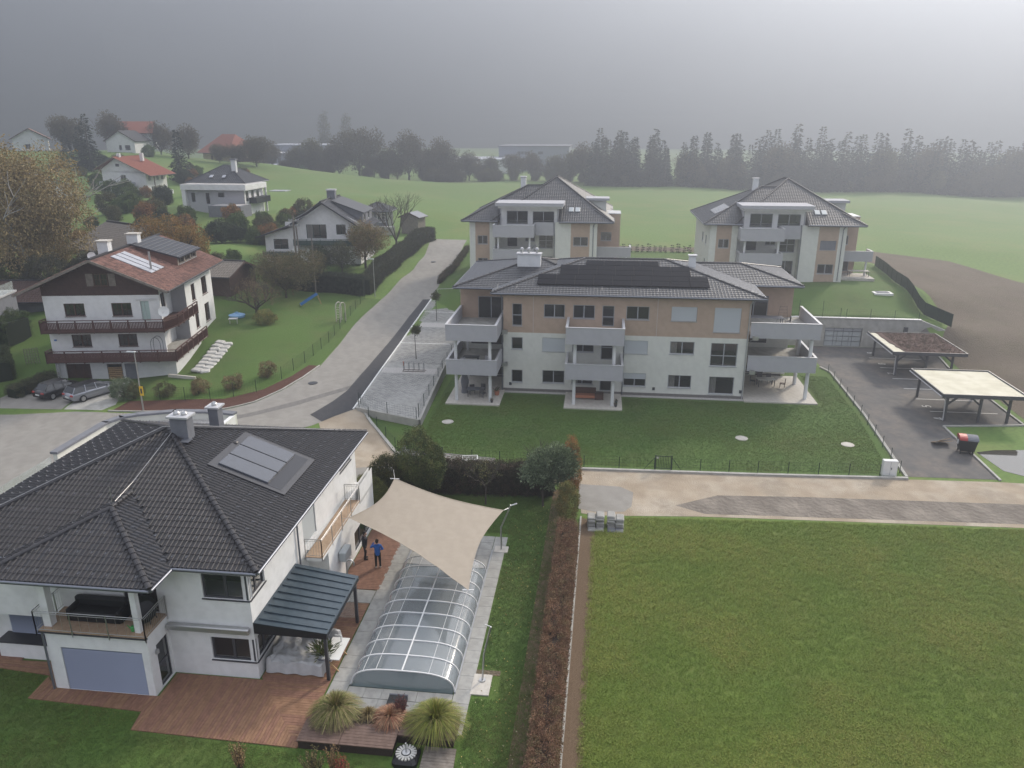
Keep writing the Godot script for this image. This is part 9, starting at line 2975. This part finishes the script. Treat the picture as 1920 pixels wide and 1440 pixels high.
	stalk_shrub("red leaved spindly shrub below the bench platform", Vector3(-9.15, 0, -22.5), 0.3, 1.15, 44, [Color(0.38, 0.05, 0.045), Color(0.3, 0.07, 0.05), Color(0.22, 0.1, 0.04)])
	# ---- on the building plot
	for q in [[-18.5, -74.8, "young lollipop tree at the pebble strip with the bicycle rack"], [-19.3, -89.0, "young lollipop tree at the far pebble strip of the parking bays"]]:
		broadleaf("young_tree", q[2], Vector3(q[0], slab_y(q[1]), q[1]), 3.6, 1.0, 0.7, 110, 0.13, [Color(0.05, 0.06, 0.02), Color(0.08, 0.075, 0.03)], {"per": 8, "trunk": 0.035, "forks": 3, "depth": 1, "blobs": 4, "group": "young parking trees"})
	hedge("lane_hedge", "low ragged shrub row along the lane fence", [[-22.0, -104.0], [-21.6, -114.0], [-21.7, -126.0]], 0.5, 0.8, 20.0, cl, [Color(0.09, 0.075, 0.04), Color(0.06, 0.065, 0.025), Color(0.14, 0.1, 0.06)], M.twig_brown)
	for i in 14:
		var q := ground_at(2.0 + i * 0.95 + rnd(-0.2, 0.2), -126.6)
		var t := copy(veg_proto, q, rnd(0, 6), "", rnd(0.8, 1.2)) if veg_proto else null
		if veg_proto == null:
			veg_proto = thing("thuja", "small dark columnar conifer in the young row behind the blocks", "tree", q, 0.0, "young thuja row")
			part(veg_proto, "foliage", conifer_mesh(1.5, 0.6, C_DARK, 0.18, 1.2), M.leaf)
			part(veg_proto, "trunk", trunk_mesh(1.2, 0.04), M.bark)
	# ---- west of the lane
	hedge("dark_hedge", "dark green clipped hedge facing the orchard", [[-31.0, -98.4], [-37.0, -98.8], [-44.0, -99.4]], 1.5, 2.4, 26.0, cl, C_DARK, M.twig_green)
	hedge("dark_hedge", "long green brown hedge along the lane beside the gabled house", [[-31.0, -98.6], [-30.9, -108.0], [-30.9, -118.0], [-30.0, -128.0], [-29.6, -134.0]], 1.6, 2.1, 22.0, cl, [Color(0.035, 0.05, 0.016), Color(0.06, 0.06, 0.022), Color(0.04, 0.04, 0.016)], M.twig_green)
	broadleaf("autumn_tree", "tan and orange leaved tree before the right end of the gabled house", ground_at(-33.4, -107.2), 7.4, 6.6, 0.2, 1700, 0.17, [Color(0.17, 0.12, 0.055), Color(0.2, 0.13, 0.06), Color(0.12, 0.1, 0.04), Color(0.14, 0.13, 0.04)], {"per": 9, "clump": 2.4, "blobs": 9})
	broadleaf("bare_tree", "leafless tree behind the lane hedge against the green field", ground_at(-32.6, -121.5), 9.0, 7.0, 0.2, 50, 0.12, C_OLIVE, {"per": 5, "depth": 4, "forks": 5})
	broadleaf("small_pine", "small dark pine in front of the gabled house", ground_at(-38.6, -102.8), 5.4, 3.6, 0.2, 600, 0.17, C_DARK, {"per": 12, "clump": 2.0})
	broadleaf("olive_shrub", "grey olive shrub tree beside the small pine", ground_at(-35.8, -104.0), 4.6, 4.4, 0.15, 800, 0.15, [Color(0.09, 0.1, 0.05), Color(0.12, 0.12, 0.06), Color(0.07, 0.07, 0.035)], {"per": 8, "clump": 2.2})
	broadleaf("apple_tree", "spreading almost bare apple tree with grey brown twigs in the orchard", ground_at(-40.4, -85.6), 4.8, 6.8, 0.2, 320, 0.13, [Color(0.12, 0.08, 0.045), Color(0.15, 0.11, 0.06)], {"per": 6, "depth": 4, "forks": 6, "rise": 0.45, "spread": 0.9, "trunk": 0.2})
	broadleaf("orchard_tree", "wide tangled olive brown tree above the dark hedge corner", ground_at(-40.2, -94.2), 6.4, 10.0, 0.16, 2300, 0.17, [Color(0.075, 0.07, 0.028), Color(0.1, 0.085, 0.035), Color(0.055, 0.055, 0.02), Color(0.12, 0.09, 0.045)], {"per": 8, "clump": 2.6, "blobs": 11, "forks": 6, "rise": 0.5})
	bush("flower_bush", "yellow green perennial clump below the apple tree", ground_at(-38.2, -83.2), Vector3(1.3, 0.75, 1.1), 260, cl, [Color(0.16, 0.16, 0.04), Color(0.11, 0.12, 0.035), Color(0.22, 0.19, 0.06)])
	var lab := ["brown and straw twigged shrub behind the orchard fence near the mulch bed", "loose green shrub behind the orchard fence near the street lamp"]
	for q in [[-36.0, -62.9, 0], [-33.4, -64.4, 0], [-31.4, -67.4, 0], [-38.8, -62.2, 1], [-41.6, -61.6, 1]]:
		bush("fence_shrub", lab[q[2]], ground_at(q[0], q[1]), Vector3(rnd(0.7, 1.0), rnd(0.55, 0.85), 0.8), 130, cl, [[Color(0.17, 0.12, 0.06), Color(0.1, 0.085, 0.035), Color(0.2, 0.14, 0.07)], C_OLIVE][q[2]], "orchard fence shrubs", "shrub")
	broadleaf("rust_tree", "dense orange brown tree behind the red tiled roof", ground_at(-56.0, -96.0), 9.0, 9.6, 0.2, 2600, 0.2, [Color(0.17, 0.1, 0.025), Color(0.21, 0.13, 0.035), Color(0.12, 0.09, 0.025), Color(0.24, 0.13, 0.03)], {"per": 9, "clump": 2.2, "blobs": 10})
	broadleaf("birch_tree", "large golden drooping birch at the left behind the alpine house", ground_at(-72.5, -92.0), 18.5, 13.5, 0.1, 5200, 0.27, C_GOLD, {"per": 10, "clump": 2.6, "blobs": 14, "droop": 0.8, "bark": M.birch_bark, "trunk": 0.3})
	broadleaf("birch_tree", "second golden birch, lower, behind the first at the left edge", ground_at(-84.0, -97.0), 16.0, 12.0, 0.12, 2600, 0.3, [Color(0.24, 0.17, 0.08), Color(0.29, 0.21, 0.1), Color(0.2, 0.16, 0.075)], {"per": 10, "clump": 2.6, "blobs": 12, "droop": 0.8, "bark": M.birch_bark, "trunk": 0.28})
	var dk := ["dark evergreen shrub mass left behind the alpine roof", "dark evergreen shrub mass behind the alpine chimney", "dark evergreen shrub mass between birch and rust tree"]
	for i in 3:
		bush("evergreen_shrub", dk[i], ground_at(-67.0 + i * 5.0, -86.0 - i * 2.0), Vector3(3.4, 2.7, 2.6), 620, cl_big, [Color(0.018, 0.022, 0.009), Color(0.03, 0.03, 0.013), Color(0.05, 0.045, 0.018)], "dark shrubs behind the alpine house", "shrub")
	hedge("garden_hedge", "tall bright green hedge left of the alpine house", [[-67.5, -75.5], [-62.5, -74.5]], 3.2, 2.6, 20.0, cl, C_GREEN, M.twig_green)
	hedge("garden_hedge", "green hedge stepping down left of the driveway pad", [[-60.5, -68.0], [-56.8, -64.0]], 2.6, 2.0, 22.0, cl, [Color(0.045, 0.065, 0.016), Color(0.075, 0.09, 0.024)], M.twig_green)
	hedge("garden_hedge", "yellow green hedge nearest the street left of the black car", [[-58.0, -59.0], [-54.2, -59.4]], 2.4, 1.8, 24.0, cl, [Color(0.09, 0.105, 0.025), Color(0.12, 0.12, 0.035)], M.twig_green)
	hedge("garden_hedge", "low flowering hedge row beside the black car", [[-53.2, -61.0], [-52.2, -65.4]], 1.3, 1.0, 24.0, cl, [Color(0.07, 0.085, 0.03), Color(0.1, 0.09, 0.045), Color(0.06, 0.06, 0.025)], M.twig_green)
	bush("corner_shrub", "silvery green shrub beside the pale concrete pad", ground_at(-42.6, -61.6), Vector3(1.1, 0.9, 1.1), 260, cl, C_GREY, "", "shrub")
	# shrubs in the gardens up the slope
	var kinds := [[C_DARK, "dark conifer shrub in the hillside garden"], [C_RUST, "red brown shrub in the hillside garden"], [C_OLIVE, "olive shrub in the hillside garden"], [C_GREEN, "green shrub in the hillside garden"]]
	var pro := []
	for k in kinds:
		pro.append(bush("garden_shrub", k[1], ground_at(-58.0 + pro.size() * 4.0, -119.0 - pro.size() * 2.5), Vector3(1.3, 1.5, 1.3), 170, cl_big, k[0], "hillside shrubs, " + k[1].get_slice(" ", 0), "shrub", false))
	for q in [[-104, -44, -134, -110, 60], [-112, -84, -160, -134, 26], [-56, -42, -136, -118, 22], [-150, -96, -224, -170, 26], [-64, -52, -112, -100, 10], [-98, -74, -112, -84, 16]]:
		for i in q[4]:
			var x := rnd(q[0], q[1]); var z := rnd(q[2], q[3])
			if (x > -80 and x < -58 and z < -128) or (x > -70 and x < -54 and z > -116 and z < -96) or (x > -110 and x < -92 and z > -150 and z < -128) or (x > -113 and x < -92 and z < -159 and z > -175) or (x > -48 and x < -28 and z > -119) or (x > -47 and z < -134):
				continue
			copy(pro[rng.randi() % 4], ground_at(x, z) + Vector3(0, -0.2, 0), rnd(0, 6), "", rnd(0.55, 1.5))
	# ---- spruces on the hill and the far trees
	var sp := thing("spruce", "tall dark spruce standing high on the foggy hill", "tree", ground_at(-132.8, -194.8), 0.0, "hill spruces")
	part(sp, "trunk", trunk_mesh(13.0, 0.3), M.bark)
	part(sp, "crown", conifer_mesh(14.5, 7.0, C_SPRUCE, 0.7, 0.9), M.leaf)
	copy(sp, ground_at(-104.2, -187.4), 2.0, "single dark spruce at the top of the green slope", 0.85)
	copy(sp, ground_at(-146.0, -204.8), 4.0, "short dark spruce beside the tall hill spruce", 0.62)
	copy(sp, ground_at(-136.5, -197.0), 5.0, "broad spruce crowded against the tall hill spruce", 0.8)
	# forest edge beyond the field
	var protos := []
	var fl := "hazy conifer in the forest edge beyond the green field"
	for i in 4:
		var p := thing("forest_conifer", fl, "tree", ground_at(-2.0 + i * 6.0, -274.0 - rnd(0, 3)), 0.0, "forest edge conifers")
		part(p, "trunk", trunk_mesh(13.0, 0.25), M.bark)
		part(p, "crown", conifer_mesh(14.0 + i, 6.0 + i * 0.8, [C_SPRUCE, [Color(0.03, 0.032, 0.016), Color(0.04, 0.036, 0.018)], C_SPRUCE, [Color(0.045, 0.042, 0.02), Color(0.03, 0.035, 0.018)]][i], 0.75, 0.8), M.leaf)
		protos.append(p)
	for i in 150:
		var row := i % 3
		var x := lerpf(-4.0, 175.0, (i / 3 + rnd(0.0, 0.9)) / 50.0)
		var z := lerpf(-275.0, -283.0, x / 130.0) - row * 6.0 + rnd(-2, 2)
		copy(protos[rng.randi() % 4], ground_at(x, z) + Vector3(0, -0.5, 0), rnd(0, 6), "", rnd(0.72, 1.22) * (1.0 + row * 0.06))
	var bl := "hazy brown broadleaf tree in the row beyond the field"
	var bp := []
	for i in 3:
		bp.append(broadleaf("field_tree", bl, ground_at([-90.9, -71.9, -109.8][i], -291.0), [18.0, 16.5, 15.0][i], [16.0, 12.0, 10.0][i], 0.15, [900, 650, 560][i], 0.65, [[Color(0.06, 0.05, 0.025), Color(0.08, 0.065, 0.03)], [Color(0.07, 0.06, 0.035), Color(0.09, 0.07, 0.04)], [Color(0.08, 0.075, 0.03), Color(0.1, 0.09, 0.04)]][i], {"per": 9, "clump": 2.4, "blobs": 9, "group": "field edge trees"}))
	for q in [[-59.9, -294, 1, 0.9], [-66, -296, 2, 0.85], [-80, -292, 2, 0.8], [-99, -292, 1, 0.8], [-50, -296, 1, 0.62], [-41.9, -296, 2, 0.62], [-33, -297, 0, 0.55], [-26, -292, 1, 0.6], [-18, -290, 2, 0.66], [-11.5, -288, 2, 0.8], [-6, -284, 1, 0.8], [-115, -288, 2, 0.75], [-104, -289, 0, 0.6], [-85, -290, 0, 0.5], [-76, -290, 0, 0.5], [-66, -291, 0, 0.45], [-55, -292, 0, 0.45], [-46, -293, 0, 0.4], [-121, -282, 1, 0.6], [60, -281, 1, 0.9], [95, -284, 2, 1.0], [110, -285, 1, 0.9], [140, -286, 0, 0.9], [28, -279, 2, 0.8], [-118, -236, 0, 0.34], [-150, -232, 1, 0.7], [-160, -226, 0, 0.6], [-128, -236, 1, 0.6], [-108, -240, 0, 0.55], [-138, -238, 1, 0.6], [-113.4, -238, 0, 0.36]]:
		copy(bp[q[2]], ground_at(q[0], q[1]) + Vector3(0, -0.3, 0), rnd(0, 6), "", q[3])
	for i in 46:
		var x := rnd(-122.0, -6.0)
		copy(bp[rng.randi() % 3], ground_at(x, -288.0 + rnd(-4, 3)) + Vector3(0, -1.2, 0), rnd(0, 6), "", rnd(0.2, 0.42))
	for i in 26:
		var x := rnd(-4.0, 170.0)
		copy(bp[rng.randi() % 3], ground_at(x, -274.0 - x * 0.06) + Vector3(0, -1.0, 0), rnd(0, 6), "", rnd(0.25, 0.7))
	var po := thing("poplar", "slim poplar fading into the fog beyond the factory", "tree", Vector3(-151.0, 6.0, -425.0), 0.0, "foggy poplars")
	part(po, "trunk", trunk_mesh(22.0, 0.4), M.bark)
	part(po, "crown", leaf_crown([[Vector3(0, 14, 0), Vector3(2.6, 11, 2.6)], [Vector3(0, 8, 0), Vector3(3.0, 6, 3.0)]], 320, 9, 1.2, 0.7, C_OLIVE), M.leaf)
	copy(po, Vector3(-139.5, 6.0, -427.0), 2.0, "", 0.97)
var veg_proto: Node3D = null

# ---------------------------------------------------------------- grass blades on the near lawns and the meadow
func tuft_mesh(n: int, high: float, wide: float) -> ArrayMesh:
	var b := MB.new()
	b.use_col = true
	for i in n:
		var a := rnd(0, TAU)
		var p := Vector3(rnd(-1, 1), 0, rnd(-1, 1)) * wide
		var out := Vector3(cos(a), 0, sin(a))
		var side := out.cross(Vector3.UP) * 0.011
		var h := high * rnd(0.5, 1.2)
		var mid := p + out * h * 0.25 + Vector3(0, h * 0.6, 0)
		var tip := p + out * h * rnd(0.4, 1.0) + Vector3(0, h * rnd(0.75, 1.0), 0)
		b.col = Color(1, 1, 1) * rnd(0.75, 1.3)
		b.tri(p - side, p + side, mid)
		b.tri(mid - side * 0.7, mid + side * 0.7, tip)
	return b.mesh()
func sow(called: String, label: String, poly: Array, avoid: Array, n: int, mesh: ArrayMesh, cols: Array, patch: Array, fr: float) -> void:
	var lo := Vector2(1e9, 1e9); var hi := -lo
	for p in poly:
		lo = lo.min(Vector2(p[0], p[1])); hi = hi.max(Vector2(p[0], p[1]))
	var ns := FastNoiseLite.new()
	ns.seed = n
	ns.frequency = fr
	var xs := []
	var cs := []
	var tries := 0
	while xs.size() < n and tries < n * 4:
		tries += 1
		var x := rnd(lo.x, hi.x); var z := rnd(lo.y, hi.y)
		if not in_poly(x, z, poly):
			continue
		var bad := false
		for a in avoid:
			if x > a[0] and x < a[1] and z > a[2] and z < a[3]:
				bad = true
		if bad:
			continue
		var k := clampf(ns.get_noise_2d(x, z) * 1.3 + 0.5 + rnd(-0.25, 0.25), 0, 1)
		var s := rnd(0.7, 1.3) * lerpf(0.85, 1.15, k)
		xs.append(Transform3D(Basis(Vector3.UP, rnd(0, TAU)).scaled(Vector3(s, s, s)), Vector3(x, hgt(x, z), z)))
		cs.append((cols[rng.randi() % cols.size()] as Color).lerp(patch[rng.randi() % patch.size()], k) * rnd(0.8, 1.2))
	var o := swarm(self, called, mesh, M.blade, xs, cs)
	tag(o, label, "grass")
func grass() -> void:
	var long_ := tuft_mesh(11, 0.13, 0.1)
	var short_ := tuft_mesh(10, 0.055, 0.09)
	sow("meadow_grass", "long green and yellowish grass of the foreground meadow", [[-0.35, -13.0], [28.0, -13.0], [30.0, -46.2], [14.0, -45.6], [2.4, -44.9], [0.2, -43.0]], [[-0.3, 2.3, -44.4, -43.0]], 105000, long_, [Color(0.125, 0.2, 0.02), Color(0.16, 0.235, 0.027)], [Color(0.21, 0.27, 0.04), Color(0.24, 0.245, 0.05)], 0.12)
	sow("garden_grass", "short dark green grass of the pool garden lawn", [[-4.9, -12.0], [-2.0, -12.0], [-2.0, -47.0], [-13.0, -46.5], [-13.0, -42.0], [-4.9, -42.0]], [[-5.2, -3.8, -29.5, -27.4]], 26000, short_, [Color(0.055, 0.11, 0.013), Color(0.075, 0.135, 0.018)], [Color(0.13, 0.145, 0.032), Color(0.095, 0.165, 0.024)], 0.2)
	sow("front_grass", "short green grass in front of the terrace deck", [[-30.0, -12.0], [-5.2, -12.0], [-5.0, -22.4], [-7.4, -23.3], [-11.5, -23.6], [-18.7, -23.85], [-18.95, -24.9], [-24.4, -25.1], [-24.6, -26.6], [-28.2, -27.0], [-30.0, -27.0]], [[-7.6, -4.9, -24.5, -22.5]], 42000, short_, [Color(0.065, 0.125, 0.014), Color(0.088, 0.155, 0.02)], [Color(0.14, 0.17, 0.035), Color(0.105, 0.175, 0.026)], 0.25)
	sow("plot_grass", "short green grass of the long lawn before the apartment building", [[-14.0, -54.0], [-9.0, -52.7], [11.0, -53.0], [21.6, -53.8], [22.9, -66.0], [23.2, -77.0], [20.6, -77.0], [20.4, -68.0], [-14.0, -68.0]], [[-13.6, -8.4, -73.0, -64.4], [-8.8, 14.0, -70.0, -68.4], [-2.9, 2.7, -69.0, -64.5]], 60000, short_, [Color(0.065, 0.135, 0.014), Color(0.09, 0.17, 0.02)], [Color(0.15, 0.175, 0.035), Color(0.11, 0.195, 0.022)], 0.09)
	# fallen leaves on the garden lawn
	var lf := MB.new()
	lf.use_col = true
	leaf(lf, Vector3(-0.04, 0.0, 0), Vector3(1, 0.15, 0).normalized(), 0.08, 0.05)
	var xs := []
	var cs := []
	for i in 420:
		xs.append(Transform3D(Basis(Vector3.UP, rnd(0, 6)), Vector3(rnd(-4.8, -1.9), 0.06, rnd(-46.0, -18.0))))
		cs.append([Color(0.45, 0.4, 0.25), Color(0.35, 0.25, 0.1), Color(0.5, 0.4, 0.12)][i % 3])
	var o := swarm(self, "fallen_leaves", lf.mesh(), M.leaf, xs, cs)
	tag(o, "pale fallen leaves scattered on the pool garden lawn", "leaves")
